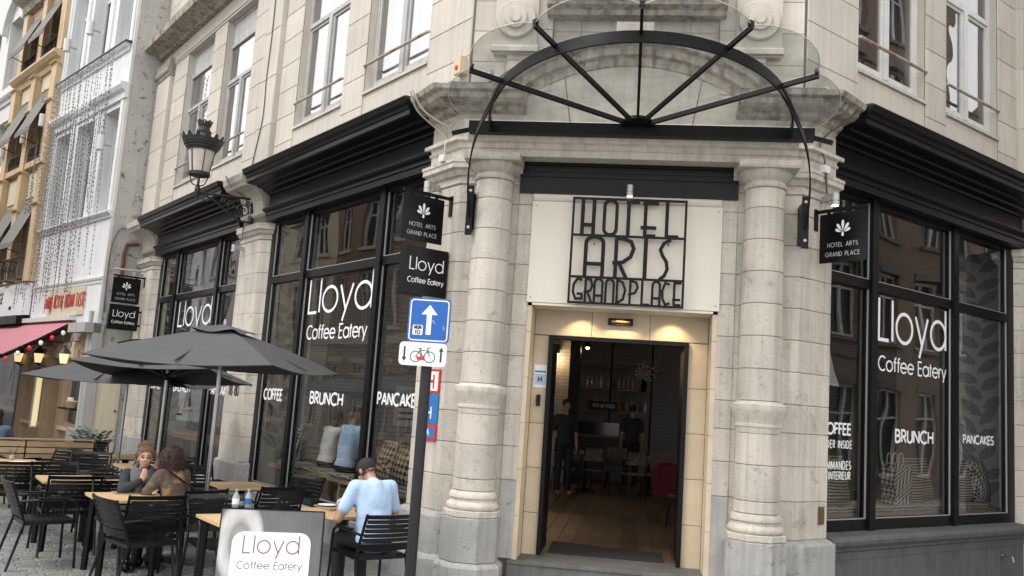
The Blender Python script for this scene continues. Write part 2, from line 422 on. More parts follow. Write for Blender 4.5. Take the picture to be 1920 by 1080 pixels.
# ------------------------------------------------------------------ stroke lettering
def arc(cx, cy, rx, ry, a0, a1, n=14):
    return [(cx+rx*math.cos(R(a0+(a1-a0)*i/n)), cy+ry*math.sin(R(a0+(a1-a0)*i/n))) for i in range(n+1)]
O_ = arc(.37, .36, .36, .36, 90, 450, 28)
GL = {  # glyph: (strokes, width); cap height 1
 'L': ([[(0, 1), (0, 0), (.42, 0)]], .44), 'l': ([[(0, 1), (0, 0)]], .02), 'o': ([O_], .74), 'y': ([[(0, .72), (.3, .02)], [(.58, .72), (.18, -.3)]], .58),
 'd': ([O_, [(.73, 1.04), (.73, 0)]], .74), 'f': ([[(.32, 1.0)]+arc(.3, .82, .16, .18, 100, 180, 6)+[(.14, 0)], [(0, .69), (.32, .69)]], .3),
 'e': ([[(.02, .37), (.72, .37)]+arc(.37, .36, .36, .36, 0, 318, 22)], .74), 'a': ([O_, [(.73, .72), (.73, 0)]], .74),
 't': ([[(.12, .95), (.12, 0)], [(0, .69), (.28, .69)]], .26), 'r': ([[(0, .72), (0, 0)], [(0, .38)]+arc(.2, .4, .2, .3, 180, 80, 6)], .24),
 'A': ([[(0, 0), (.34, 1)], [(.34, 1), (.68, 0)], [(.13, .32), (.55, .32)]], .68), 'B': ([[(0, 0), (0, 1), (.22, 1)]+arc(.22, .76, .24, .24, 90, -90, 8)+[(0, .52)], [(.22, .52)]+arc(.24, .26, .27, .26, 90, -90, 8)+[(0, 0)]], .52),
 'C': ([arc(.46, .5, .46, .5, 50, 310, 20)], .78), 'D': ([[(0, 0), (0, 1), (.18, 1)]+arc(.18, .5, .46, .5, 90, -90, 14)+[(0, 0)]], .66),
 'E': ([[(.44, 1), (0, 1), (0, 0), (.44, 0)], [(0, .52), (.4, .52)]], .46), 'F': ([[(.42, 1), (0, 1), (0, 0)], [(0, .52), (.38, .52)]], .42),
 'G': ([arc(.46, .5, .46, .5, 50, 340, 20)+[(.9, .46), (.5, .46)]], .92), 'H': ([[(0, 0), (0, 1)], [(.56, 0), (.56, 1)], [(0, .52), (.56, .52)]], .56),
 'I': ([[(0, 0), (0, 1)]], .02), 'K': ([[(0, 0), (0, 1)], [(.5, 1), (.02, .48), (.52, 0)]], .52), 'M': ([[(0, 0), (.06, 1)], [(.06, 1), (.42, .1)], [(.42, .1), (.78, 1)], [(.78, 1), (.84, 0)]], .84),
 'N': ([[(0, 0), (0, 1)], [(.02, .99), (.62, .01)], [(.64, 0), (.64, 1)]], .64), 'O': ([arc(.46, .5, .46, .5, 90, 450, 26)], .92), 'P': ([[(0, 0), (0, 1), (.2, 1)]+arc(.2, .74, .26, .26, 90, -90, 10)+[(0, .48)]], .46),
 'R': ([[(0, 0), (0, 1), (.2, 1)]+arc(.2, .74, .26, .26, 90, -90, 10)+[(0, .48)], [(.2, .48), (.5, 0)]], .5), 'S': ([arc(.25, .75, .23, .25, 40, 270, 10)+arc(.25, .25, .25, .25, 90, -140, 10)], .5),
 'T': ([[(0, 1), (.52, 1)], [(.26, 1), (.26, 0)]], .52), 'U': ([[(0, 1), (0, .28)]+arc(.28, .28, .28, .28, 180, 360, 10)+[(.56, 1)]], .56), 'V': ([[(0, 1), (.32, 0), (.64, 1)]], .64), 'Y': ([[(0, 1), (.3, .45), (.6, 1)], [(.3, .45), (.3, 0)]], .6),
 '0': ([arc(.28, .5, .28, .5, 90, 450, 20)], .56), '7': ([[(0, 1), (.5, 1), (.14, 0)]], .5), '8': ([arc(.26, .75, .23, .25, 270, 630, 16), arc(.26, .26, .27, .26, 90, 450, 16)], .53),
 '4': ([[(.4, 0), (.4, 1), (0, .28), (.56, .28)]], .56), '-': ([[(0, .45), (.3, .45)]], .3), ' ': ([], .34),
}
def ribbon(mb, pts, w, d0, d1):
    """polyline in the mb's local x, y as a flat bar of width w between depths d0 and d1"""
    P = [Vector((a, b)) for a, b in pts]
    Q = [P[0]]
    for p in P[1:]:
        if (p-Q[-1]).length > 1e-5: Q.append(p)
    P = Q; n = len(P); Lf = []; Rt = []
    if n < 2: return
    closed = (P[0]-P[-1]).length < 1e-4 and n > 3
    for i in range(n):
        if closed: a = P[i-1] if i else P[-2]; b = P[i+1] if i < n-1 else P[1]
        else: a = P[i-1] if i else P[i]; b = P[i+1] if i < n-1 else P[i]
        t1 = (P[i]-a).normalized() if (P[i]-a).length > 1e-6 else (b-P[i]).normalized()
        t2 = (b-P[i]).normalized() if (b-P[i]).length > 1e-6 else t1
        nn = Vector((-(t1+t2).y, (t1+t2).x))
        if nn.length < 1e-3: nn = Vector((-t1.y, t1.x))
        nn.normalize(); k = min(1/max(.3, nn.dot(Vector((-t1.y, t1.x)))), 1.35)
        ext = Vector((0, 0))
        Lf.append(P[i]+nn*w/2*k); Rt.append(P[i]-nn*w/2*k)
    rings = [[(l.x, l.y, d0), (l.x, l.y, d1), (r_.x, r_.y, d1), (r_.x, r_.y, d0)] for l, r_ in zip(Lf, Rt)]
    mb.loft(rings)
def textw(txt, sp=.16, xs=1.):
    return sum(GL[c][1]*xs+sp for c in txt)-sp
def text(mb, txt, x, y, h, wt=.1, sp=.16, xs=1., d0=0., d1=.003, align=0):
    """stroke text at baseline (x, y), cap height h; align 0 left, .5 centred"""
    x -= align*textw(txt, sp, xs)*h
    for c in txt:
        st, wd = GL[c]
        for k_, s_ in enumerate(st): ribbon(mb, [(x+a*xs*h, y+b*h) for a, b in s_], wt*h, d0+.0001*k_, d1+.0004*k_)
        x += (wd*xs+sp)*h
def plane_frame(o, x, y):
    """matrix whose local x, y lie in a plane and z points out of it"""
    x = Vector(x).normalized(); y = Vector(y); y = (y-x*y.dot(x)).normalized(); z = x.cross(y)
    m = Matrix.Identity(4); o = Vector(o)
    for i in range(3): m[i][0] = x[i]; m[i][1] = y[i]; m[i][2] = z[i]; m[i][3] = o[i]
    return m
def emblem(mb, cx, cy, h, d0=0., d1=.003):
    """the little fan of leaves above the hotel's name"""
    for a in (-62, -33, 0, 33, 62):
        L = h*(.78 if a == 0 else .66 if abs(a) < 40 else .5)
        dx, dy = math.sin(R(a)), math.cos(R(a)); b = (cx+dx*h*.12, cy-.34*h+dy*h*.12)
        tip = (b[0]+dx*L, b[1]+dy*L); px, py = dy, -dx; wv = h*.1
        mb.ext([b, (b[0]+dx*L*.6+px*wv, b[1]+dy*L*.6+py*wv), (b[0]+dx*L*.9+px*wv*.8, b[1]+dy*L*.9+py*wv*.8), tip,
                (b[0]+dx*L*.9-px*wv*.8, b[1]+dy*L*.9-py*wv*.8), (b[0]+dx*L*.6-px*wv, b[1]+dy*L*.6-py*wv)], d0, d1)
    mb.ext([(cx-.05*h, cy-.26*h), (cx+.05*h, cy-.26*h), (cx+.09*h, cy-.5*h), (cx, cy-.56*h), (cx-.09*h, cy-.5*h)], d0, d1)
# ================================================================== the place: two streets meeting at the cut-off corner of a hotel
YW = 9.45                                   # plane of the cut-off corner
XA, XB, XC = -1.955, 1.702, -.127
LF = Fr((XA, YW, 0), (-S2, S2, 0), (-S2, -S2, 0))      # left facade, u away from the corner
RF = Fr((XB, YW, 0), (S2, S2, 0), (S2, -S2, 0))        # right facade
CF = Fr((0, YW, 0), (1, 0, 0), (0, -1, 0))             # corner face, u = world X
def hexpts(fr, pts):                          # plan points given in a frame -> world xy
    return [tuple((fr.p(u, n, 0))[:2]) for u, n in pts]

# ---- ground: the street lies a little below the datum
GZ = -.12
def ground():
    mb = MB(); mb._add([(-220, -220, GZ-.03), (220, -220, GZ-.03), (220, 220, GZ-.03), (-220, 220, GZ-.03)], [(0, 1, 2, 3)])
    g = struct(mb.build('ground', 'sand_joint'))
    # setts laid in courses square to the left street
    cand = []
    a0, a1, b0, b1 = -3.6, 5.05, 4.6, 24.0
    b = b0; row = 0
    while b < b1:
        d = .105+rnd.uniform(-.008, .008); a = a0+rnd.uniform(-.15, 0)
        while a < a1:
            L = rnd.uniform(.13, .20); cand.append((a, min(a+L, a1), b, b+d)); a += L
        b += d; row += 1
    def wp(a, b, z): return Vector(((a-b)*S2, (a+b)*S2, z+GZ))
    sc_ = []
    for c in cand:
        m = wp((c[0]+c[1])/2, (c[2]+c[3])/2, 0); x, y, wdt = proj(m)
        area = 0
        if wdt > .5 and -30 < x < 900 and 850 < y < 1110: area = 1/wdt**3
        sc_.append((area, c))
    sc_.sort(key=lambda t: -t[0])
    def shape(mb, c, zt):
        g_ = .006; e = .012; a, b, c_, d = c[0]+g_, c[1]-g_, c[2]+g_, c[3]-g_
        j = [rnd.uniform(-.004, .004) for _ in range(8)]
        lo = [wp(a+j[0], c_+j[1], -.04), wp(b+j[2], c_+j[3], -.04), wp(b+j[4], d+j[5], -.04), wp(a+j[6], d+j[7], -.04)]
        mi = [wp(a+j[0], c_+j[1], zt-.012), wp(b+j[2], c_+j[3], zt-.012), wp(b+j[4], d+j[5], zt-.012), wp(a+j[6], d+j[7], zt-.012)]
        hi = [wp(a+e, c_+e, zt), wp(b-e, c_+e, zt), wp(b-e, d-e, zt), wp(a+e, d-e, zt)]
        mb._add(lo+mi+hi, [(0, 1, 5, 4), (1, 2, 6, 5), (2, 3, 7, 6), (3, 0, 4, 7), (4, 5, 9, 8), (5, 6, 10, 9), (6, 7, 11, 10), (7, 4, 8, 11), (8, 9, 10, 11)])
    INV[g.name] = Matrix.Identity(4)
    rest = MB()
    for i, (ar, c) in enumerate(sc_):
        zt = rnd.uniform(-.006, .004)
        if i < 300:
            mb = MB(); shape(mb, c, zt); mb.build('sett', 'sett', g, recalc=False)
        else: shape(rest, c, zt)
    rest.build('setts', 'sett_mass', g, kind='stuff', recalc=False)
    # the side street and crossing: asphalt-grey paving sheet beyond the setts
    mb = MB(); mb.prism([(-60, -60), (60, -60), (60, 70), (-70, 70)], GZ-.028, GZ-.02); s = struct(mb.build('road', 'sett_mass'))
ground()

# ---- hotel building ---------------------------------------------------------------------------------------------
HB = thing('hotel_building', 'cream stone corner hotel with black shopfronts and a pillared entrance', 'building', (XC, YW, 0))
def part(fr, name, m, fn, parent=HB, smooth=False, kind=None):
    mb = MB(fr); fn(mb); return mb.build(name, m, parent, smooth, kind)
def stones(parent, fr, u0, u1, n0, n1, z0, z1, h, m='stone', gap=.004, lens=None, off=0.):
    """courses of separate blocks filling a rectangle of a wall"""
    nz = max(1, round((z1-z0)/h)); hh = (z1-z0)/nz
    for i in range(nz):
        cuts = [u0]
        if lens:
            x = u0+lens*(.5 if (i % 2) else 1.)
            while x < u1-.2*lens: cuts.append(x); x += lens
        cuts.append(u1)
        for a, b in zip(cuts, cuts[1:]):
            MB(fr).blk(a+gap/2, b-gap/2, n0, n1, z0+i*hh+gap/2, z0+(i+1)*hh-gap/2, .007).build('stone_block', m, parent, recalc=True)
# column joints
JZ = [.98, 1.33, 1.66, 1.95, 2.28, 2.61, 2.94, 3.27, 3.60, 3.93, 4.14]

# left upper wall: piers, aprons, lintels
UW = part(LF, 'upper_wall', 'joint', lambda m: [m.box(a, b, -.4, -.012, 5.18, 12.5) for a, b in ((.0, .95), (2.6, 3.25), (4.9, 7.05), (8.6, 9.3), (10.95, 12.9))]
          + [m.box(a, b, -.4, -.03, 5.18, 5.8) for a, b in ((.95, 2.6), (3.25, 4.9), (7.05, 8.6), (9.3, 10.95))] + [m.box(a, b, -.4, -.03, 8.76, 12.5) for a, b in ((.95, 2.6), (3.25, 4.9), (7.05, 8.6), (9.3, 10.95))])
for a, b in ((.02, .95), (2.6, 3.25), (4.9, 5.6), (6.25, 7.05), (8.6, 9.3), (10.95, 11.9)):
    stones(UW, LF, a, b, -.03, 0, 5.2, 8.76, .425, 'stone_plain')
for a, b in ((5.6, 6.25), (11.9, 12.88)):
    stones(UW, LF, a, b, -.03, .09, 5.2, 8.55, .84, 'stone_plain')
    part(LF, 'pilaster_capital', 'stone_dirty' if a > 8 else 'stone', lambda m: m.prof([(0, 8.52), (.11, 8.52), (.12, 8.57), (.16, 8.62), (.17, 8.69), (.14, 8.70), (.13, 8.9), (0, 8.9)], a-.03, b+.03), UW)
for a, b in ((.95, 2.6), (3.25, 4.9), (7.05, 8.6), (9.3, 10.95)):
    MB(LF).blk(a+.002, b-.002, -.03, -.012, 5.2, 5.79).build('apron_panel', 'stone_plain', UW)
    part(LF, 'window_sill', 'stone_plain', lambda m: m.prof([(-.2, 5.79), (.02, 5.79), (.02, 5.83), (-.2, 5.86)], a, b), UW)
# architrave, frieze and cornice above the first-floor windows
part(LF, 'upper_frieze', 'stone_plain', lambda m: m.prof([(-.05, 8.762), (.015, 8.762), (.015, 8.80), (.035, 8.81), (.035, 8.86), (-.0, 8.87), (.0, 9.14), (-.05, 9.14)], 6.27, 12.88), UW)
part(LF, 'upper_cornice', 'stone_dirty', lambda m: m.prof([(-.05, 9.142), (.10, 9.142), (.13, 9.2), (.2, 9.23), (.44, 9.26), (.47, 9.40), (.44, 9.42), (-.05, 9.46)], 6.29, 13.05), UW)
stones(UW, LF, 6.27, 12.9, -.03, 0, 9.5, 12.4, .425, 'stone_plain', lens=1.3)
stones(UW, LF, .02, 6.26, -.03, 0, 8.77, 12.4, .425, 'stone_plain', lens=1.3)

def upper_window(fr, u0, u1, z0, z1, frame, glass, curtain, parent, flip=False, casw=.055):
    """tall window: two casements, a fixed light above and a blind panel at the head"""
    n0, n1 = -.17, -.11
    zt = 7.45; zp = 8.2
    for a_, b_ in ((u0-.012, u0-.001), (u1+.001, u1+.012)): MB(fr).box(a_, b_, -.4, -.02, z0, z1).build('reveal', 'stone_plain', parent)
    MB(fr).box(u0, u1, -.4, -.02, z1+.001, z1+.012).build('reveal', 'stone_plain', parent)
    wdw = MB(fr); e = casw
    wdw.box(u0, u0+e, n0, n1, z0, z1); wdw.box(u1-e, u1, n0, n1, z0, z1); wdw.box(u0+e, u1-e, n0, n1, z0, z0+.06); wdw.box(u0+e, u1-e, n0, n1, z1-.05, z1)
    wdw.box(u0+e, u1-e, n0, n1+.015, zt, zt+.07)
    wdw.box(u0+e, u1-e, n0, n1+.01, zp, zp+.05)
    W = wdw.build('window', frame, parent)
    um = (u0+u1)/2
    MB(fr).box(um-.05, um+.05, n0, n1+.02, z0+.06, zt).build('mullion', frame, W)
    for a, b in ((u0+e, um-.05), (um+.05, u1-e)):
        c = MB(fr); q = .045
        c.box(a, a+q, n0+.01, n1-.01, z0+.06, zt); c.box(b-q, b, n0+.01, n1-.01, z0+.06, zt); c.box(a+q, b-q, n0+.01, n1-.01, z0+.06, z0+.06+.07); c.box(a+q, b-q, n0+.01, n1-.01, zt-q, zt)
        c.build('casement', frame, W)
        MB(fr).box(a+q, b-q, n0+.025, n0+.031, z0+.13, zt-q).build('pane', glass, W)
    MB(fr).box(u0+e, u1-e, n0+.025, n0+.031, zt+.07, zp).build('pane', glass, W)
    MB(fr).box(u0+e, u1-e, n0+.02, n0+.04, zp+.05, z1-.05).build('head_panel', frame, W)
    cu = MB(fr)
    k = 26; pts = [(u0+(u1-u0)*i/k, -.34+.025*math.sin(i*1.9)) for i in range(k+1)]
    cu._add([(a, b, z0) for a, b in pts]+[(a, b, z1) for a, b in pts], [(i, i+1, k+2+i, k+1+i) for i in range(k)])
    cu.build('curtain', curtain, W, smooth=True)
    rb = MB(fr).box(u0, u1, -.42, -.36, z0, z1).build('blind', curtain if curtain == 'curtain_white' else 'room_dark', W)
    # guard rail
    z = z0+.34
    rr = MB(fr).tube([(u0-.03, -.03, z), (u0+.0, .015, z), (u1-.0, .015, z), (u1+.03, -.03, z)], .02, 8); rr.build('guard_rail', 'rail_metal', W, True)
    return W
for a, b in ((.95, 2.6), (3.25, 4.9), (7.05, 8.6), (9.3, 10.95)):
    upper_window(LF, a+.01, b-.01, 5.865, 8.75, 'wood_frame_grey', 'glass_up', 'curtain_white', UW)

# right upper wall
WR = ((1.0, 2.5), (3.02, 4.45)); PR = ((0, 1.0), (2.5, 3.02), (4.45, 5.0), (5.0, 9.0))
UR = part(RF, 'upper_wall', 'joint', lambda m: [m.box(a, b, -.4, -.012, 5.18, 12.5) for a, b in PR]+[m.box(a, b, -.4, -.03, 5.18, 5.8) for a, b in WR]+[m.box(a, b, -.4, -.03, 8.76, 12.5) for a, b in WR])
for a, b in ((.02, .45), (.45, 1.0), (2.5, 3.02), (4.45, 5.0)): stones(UR, RF, a, b, -.03, 0, 5.2, 8.76, .425, 'stone_plain')
stones(UR, RF, 5.0, 5.7, -.03, .09, 5.2, 8.76, .84, 'stone_plain')
stones(UR, RF, 5.7, 9.0, -.03, 0, 5.2, 12.4, .425, 'stone_plain', lens=1.2)
for a, b in WR:
    MB(RF).blk(a+.002, b-.002, -.03, -.012, 5.2, 5.79).build('apron_panel', 'stone_plain', UR)
    part(RF, 'window_sill', 'stone_plain', lambda m: m.prof([(-.2, 5.79), (.02, 5.79), (.02, 5.83), (-.2, 5.86)], a, b), UR)
    upper_window(RF, a+.01, b-.01, 5.865, 8.75, 'white_frame', 'glass_up_dark', 'curtain_grey', UR, casw=.07)
stones(UR, RF, .02, 5.68, -.03, 0, 8.77, 12.4, .425, 'stone_plain', lens=1.3)

# corner face above the pediment
UC = part(CF, 'upper_wall', 'joint', lambda m: m.box(XA+.01, XB-.01, -.4, -.012, 4.6, 12.5))
for z0 in [5.2+.36*i for i in range(12)]:
    cuts = [XA+.02, XA+.42, XA+.92, XC-.6, XC+.6, XB-.92, XB-.42, XB-.02]
    for i, (a, b) in enumerate(zip(cuts, cuts[1:])):
        MB(CF).blk(a+.002, b-.002, -.03, .06 if i in (1, 5) else 0, z0+.002, z0+.358, .005).build('stone_block', 'stone_plain', UC)
# balcony-like ledge with a block under it
part(CF, 'window_ledge', 'stone_dirty', lambda m: m.prof([(-.05, 6.05), (.16, 6.05), (.18, 6.1), (.26, 6.13), (.27, 6.18), (.33, 6.2), (.33, 6.42), (-.05, 6.42)], XC-.97, XC+.97), UC)
for sx in (-1, 1):
    cx = XC+sx*1.32
    def vol(m):
        m.box(cx-.24, cx+.24, -.01, .085, 5.62, 7.2)
        for r_, d in ((.22, .135), (.125, .165), (.06, .185)):
            c = [(cx+r_*math.cos(2*math.pi*k/28), 6.02+r_*math.sin(2*math.pi*k/28)) for k in range(28)]
            m.loft([[(x, .05, z) for x, z in c], [(x, d-.012, z) for x, z in c], [(cx+(x-cx)*.95, d, 6.02+(z-6.02)*.95) for x, z in c]])
        m.prof([(.05, 5.64), (.13, 5.64), (.13, 5.69), (.10, 5.72), (.05, 5.72)], cx-.26, cx+.26)
    part(CF, 'volute_bracket', 'stone_plain', vol, UC)
part(CF, 'keystone_block', 'stone', lambda m: m.box(XC-.2, XC+.2, .02, .25, 5.72, 5.93), UC)

# pediment: segmental arch with moulded rim and a plain tympanum
def arcpts(r, a0, a1, n, cz): return [(XC+r*math.sin(R(a0+(a1-a0)*i/n)), cz+r*math.cos(R(a0+(a1-a0)*i/n))) for i in range(n+1)]
PCZ = 3.55; PR0 = 2.16
def tymp(m):
    top = arcpts(PR0-.1, -48, 48, 24, PCZ); pts = [(XC-1.5, 4.62)]+[p for p in top]+[(XC+1.5, 4.62)]
    m.loft([[(x, -.01, z) for x, z in pts], [(x, .05, z) for x, z in pts]])
PD = part(CF, 'pediment', 'stone_plain', tymp)
def archrim(m, r, prof):
    # prof: list of (dr, n); swept over the segment then level wings
    path = []
    A0 = 43
    pts = [(XC-1.98, None), ]
    for i in range(33):
        a = R(-A0+2*A0*i/32); path.append((XC+math.sin(a)*r, PCZ+math.cos(a)*r, math.sin(a), math.cos(a)))
    z_end = path[0][1]
    path = [(XC-1.97, z_end-.0, -.25, .97), (path[0][0]-.03, z_end, -.35, .94)]+path+[(path[-1][0]+.03, z_end, .35, .94), (XC+1.97, z_end, .25, .97)]
    m.loft([[(x+dx*dr, n, z+dz*dr) for dr, n in prof] for x, z, dx, dz in path])
part(CF, 'arch_moulding', 'stone_dirty', lambda m: archrim(m, PR0, [(-.20, .0), (-.20, .07), (-.12, .09), (-.10, .15), (-.02, .17), (0, .24), (.05, .26), (.07, .26), (.07, 0)]), PD)
part(CF, 'lead_flashing', 'stone_lead', lambda m: archrim(m, PR0, [(.072, .01), (.072, .27), (.05, .285), (.05, .29), (.085, .29), (.085, .01)]), PD)
for dx, sl in ((-.62, -.12), (.62, .12)):
    part(CF, 'tympanum_joint', 'joint', lambda m: m.loft([[(XC+dx-.006, .045, 4.62), (XC+dx+.006, .045, 4.62), (XC+dx+.006, .052, 4.62), (XC+dx-.006, .052, 4.62)], [(XC+dx+sl-.006, .045, 5.35), (XC+dx+sl+.006, .045, 5.35), (XC+dx+sl+.006, .052, 5.35), (XC+dx+sl-.006, .052, 5.35)]]), PD)

# entablature over the columns
part(CF, 'entablature', 'stone', lambda m: m.prof([(-.3, 4.40), (.27, 4.40), (.27, 4.47), (.29, 4.48), (.29, 4.53), (.33, 4.55), (.36, 4.60), (.36, 4.66), (-.02, 4.66), (-.3, 4.66)], XC-1.72, XC+1.72))
# corner piers with their stone courses (left and right of the entrance)
def corner_pier(sx):
    fr = LF if sx < 0 else RF
    uo = .62 if sx < 0 else .55
    def pts(g=0.): # plan outline, world xy
        a = fr.p(uo+g*.7, g, 0); b = fr.p(-g*.1, g, 0)
        xi = (XC-1.14) if sx < 0 else (XC+1.11)
        cx = (XA if sx < 0 else XB)
        c = Vector((cx+(-g*.9 if sx < 0 else g*.9), YW-g, 0)); d = Vector((xi, YW-g, 0)); e = Vector((xi, YW+.3, 0)); f = fr.p(uo+.05, -.32, 0)
        L = [f, a, c, d, e]
        return [(p.x, p.y) for p in (L if sx < 0 else L[::-1])]
    core = MB(); core.prism(pts(-.012), .05, 5.18); P = core.build('corner_pilaster', 'joint', HB)
    zs = [.60]+JZ
    for a, b in zip(zs, zs[1:]):
        MB().prism(pts(), a+.002, b-.002, .006).build('stone_block', 'stone', P)
    # capital, frieze block and bracket cornice follow the outline
    def stack(name, m, prof):
        mb = MB(); mb.loft([[(x, y, z) for x, y in pts(g)] for g, z in prof]); mb.build(name, m, P)
    stack('capital', 'stone', [(.0, 4.14), (.015, 4.15), (.015, 4.18), (.0, 4.19), (.0, 4.225), (.03, 4.24), (.055, 4.29), (.09, 4.31), (.09, 4.36), (.10, 4.37), (.10, 4.405), (.0, 4.42)])
    stack('architrave_block', 'stone', [(.02, 4.42), (.02, 4.53), (.04, 4.55), (.05, 4.60), (.09, 4.62), (.09, 4.66), (.02, 4.67)])
    stack('frieze_block', 'stone', [(.015, 4.665), (.015, 4.88), (.03, 4.90), (.05, 4.93)])
    stack('bracket_cornice', 'stone_dirty', [(.05, 4.931), (.10, 4.96), (.12, 5.0), (.22, 5.02), (.27, 5.05), (.29, 5.10), (.34, 5.12), (.36, 5.17), (.32, 5.185), (.0, 5.19)])
    stack('plinth', 'bluestone', [(.075, .17), (.075, .55), (.06, .58), (.0, .60)])
    stack('plinth_foot', 'bluestone', [(.125, -.2), (.125, .12), (.11, .14), (.075, .17)])
    return P
corner_pier(-1); corner_pier(1)

# columns
COLN = []
for sx in (-1, 1):
    cx = XC+sx*1.43; cy = YW-.11
    root = MB(); root.lathe([(.19, .9), (.165, 4.15)], (cx, cy, 0), 20); C = root.build('column', 'joint', HB)
    zs = [.86]+JZ[0:2]+[1.64]
    def rad(z): return .222-.022*(z-.86)/3.3
    for a, b in list(zip(zs, zs[1:])) + list(zip([1.96]+JZ[4:], JZ[4:])):
        MB().lathe([(rad(a)-.006, a+.002), (rad(a), a+.008), (rad(b), b-.008), (rad(b)-.006, b-.002)], (cx, cy, 0), 28).build('drum', 'stone', C, True)
    MB().lathe([(rad(1.64), 1.642), (rad(1.64)+.008, 1.70), (rad(1.7)+.018, 1.705), (rad(1.7)+.018, 1.73), (rad(1.7)+.005, 1.735), (rad(1.7)+.02, 1.79), (rad(1.7)+.055, 1.86), (rad(1.7)+.06, 1.885), (rad(1.7)+.06, 1.92), (rad(1.7)+.02, 1.94), (rad(1.96), 1.958)], (cx, cy, 0), 28).build('band_ring', 'stone', C, True)
    MB().lathe([(.20, 4.142), (.215, 4.15), (.222, 4.17), (.215, 4.19), (.2, 4.195), (.2, 4.215), (.215, 4.225), (.245, 4.26), (.27, 4.30), (.275, 4.32), (.2, 4.33)], (cx, cy, 0), 28).build('capital', 'stone', C, True)
    MB(CF).prof([(-.2, 4.32), (.41, 4.32), (.42, 4.345), (.425, 4.395), (-.2, 4.395)], cx-.3, cx+.3).build('abacus', 'stone', C)
    MB().lathe([(rad(.86), .858), (.235, .84), (.25, .82), (.25, .79), (.235, .775), (.235, .755), (.262, .735), (.275, .71), (.275, .69), (.262, .672), (.2, .665)], (cx, cy, 0), 28).build('base_moulding', 'stone', C, True)
    def octo(r): return [(cx+r*math.cos(R(22.5+45*k)), cy+r*math.sin(R(22.5+45*k))) for k in range(8)]
    MB().prism(octo(.305), .60, .668, .008).build('plinth_slab', 'stone', C)
    MB().prism(octo(.315), .16, .598, .008).build('plinth', 'bluestone', C)
    MB().loft([[(x, y, z) for x, y in octo(r_)] for r_, z in ((.37, -.2), (.37, .115), (.355, .135), (.315, .158))]).build('plinth_foot', 'bluestone', C)

# entrance: side strips, reveals, lintel
EN = part(CF, 'entrance', 'joint', lambda m: [m.box(XC-1.2, XC-1.0, -.5, -.03, 0, 4.05), m.box(XC+1.0, XC+1.2, -.5, -.03, 0, 4.05), m.box(XC-1.2, XC+1.2, -.4, -.06, 2.9, 4.45)])
for sx in (-1, 1):
    a, b = (XC-1.17, XC-1.0) if sx < 0 else (XC+1.0, XC+1.17)
    for z0, z1 in zip([.18]+JZ, JZ): MB(CF).blk(a, b, -.06, .012, z0+.002, z1-.002, .006).build('stone_block', 'stone' if z0 > .5 else 'bluestone', EN)
    # limestone reveal and jamb
    zr = [.175, .62, 1.1, 1.58, 2.06, 2.55]
    for z0, z1 in zip(zr, zr[1:]):
        ri, ro = (XC-1.0, XC-.95) if sx < 0 else (XC+.95, XC+1.0)
        MB(CF).box(ri, ro, -.38, .0, z0+.002, z1-.002).build('reveal_slab', 'limestone', EN)
        ja, jb = (XC-.95, XC-.78) if sx < 0 else (XC+.742, XC+.95)
        MB(CF).blk(ja+.001, jb, -.5, -.40, z0+.002, z1-.002, .004).build('jamb_slab', 'limestone', EN)
    ri, ro = (XC-1.0, XC-.95) if sx < 0 else (XC+.95, XC+1.0)
    MB(CF).box(ri, ro, -.38, .0, 2.552, 2.83).build('reveal_slab', 'limestone', EN)
for i in range(3):
    a = XC-.95+i*.6333; MB(CF).blk(a+.002, a+.6313, -.5, -.398, 2.556, 2.84, .004).build('lintel_slab', 'limestone', EN)
part(CF, 'soffit', 'cream_panel', lambda m: m.box(XC-.95, XC+.95, -.42, .03, 2.835, 2.86), EN)
part(CF, 'black_board', 'black_paint', lambda m: [m.box(XC-1.165, XC+1.165, -.05, .04, 4.055, 4.395), m.box(XC-1.165, XC+1.165, .04, .055, 4.24, 4.262), m.box(XC-1.165, XC+1.165, .04, .05, 4.30, 4.312), m.box(XC-1.165, XC+1.165, .04, .07, 4.365, 4.395)], EN)
# door frame
def dframe(m):
    m.box(XC-.782, XC-.735, -.47, -.36, .19, 2.55); m.box(XC+.695, XC+.742, -.47, -.36, .19, 2.55); m.box(XC-.735, XC+.695, -.47, -.36, 2.51, 2.55)
DFm = part(CF, 'door_frame', 'black_metal', dframe, EN)
for sx, x in ((-1, XC-.755), (1, XC+.715)):
    d = MB(CF); d.box(x-.015, x+.015, -1.1, -.48, .2, 2.48); D = d.build('door_leaf', 'black_metal', EN)
part(CF, 'doorstep', 'bluestone_dark', lambda m: m.prof([(-.6, -.2), (.03, -.2), (.03, .13), (.045, .14), (.045, .168), (.03, .175), (-.6, .186)], XC-1.04, XC+.95), EN)
part(CF, 'doorstep_base', 'bluestone', lambda m: m.prof([(-.3, -.2), (.3, -.2), (.3, -.01), (.29, .0), (-.3, .0)], XC-1.04, XC+1.04), EN)

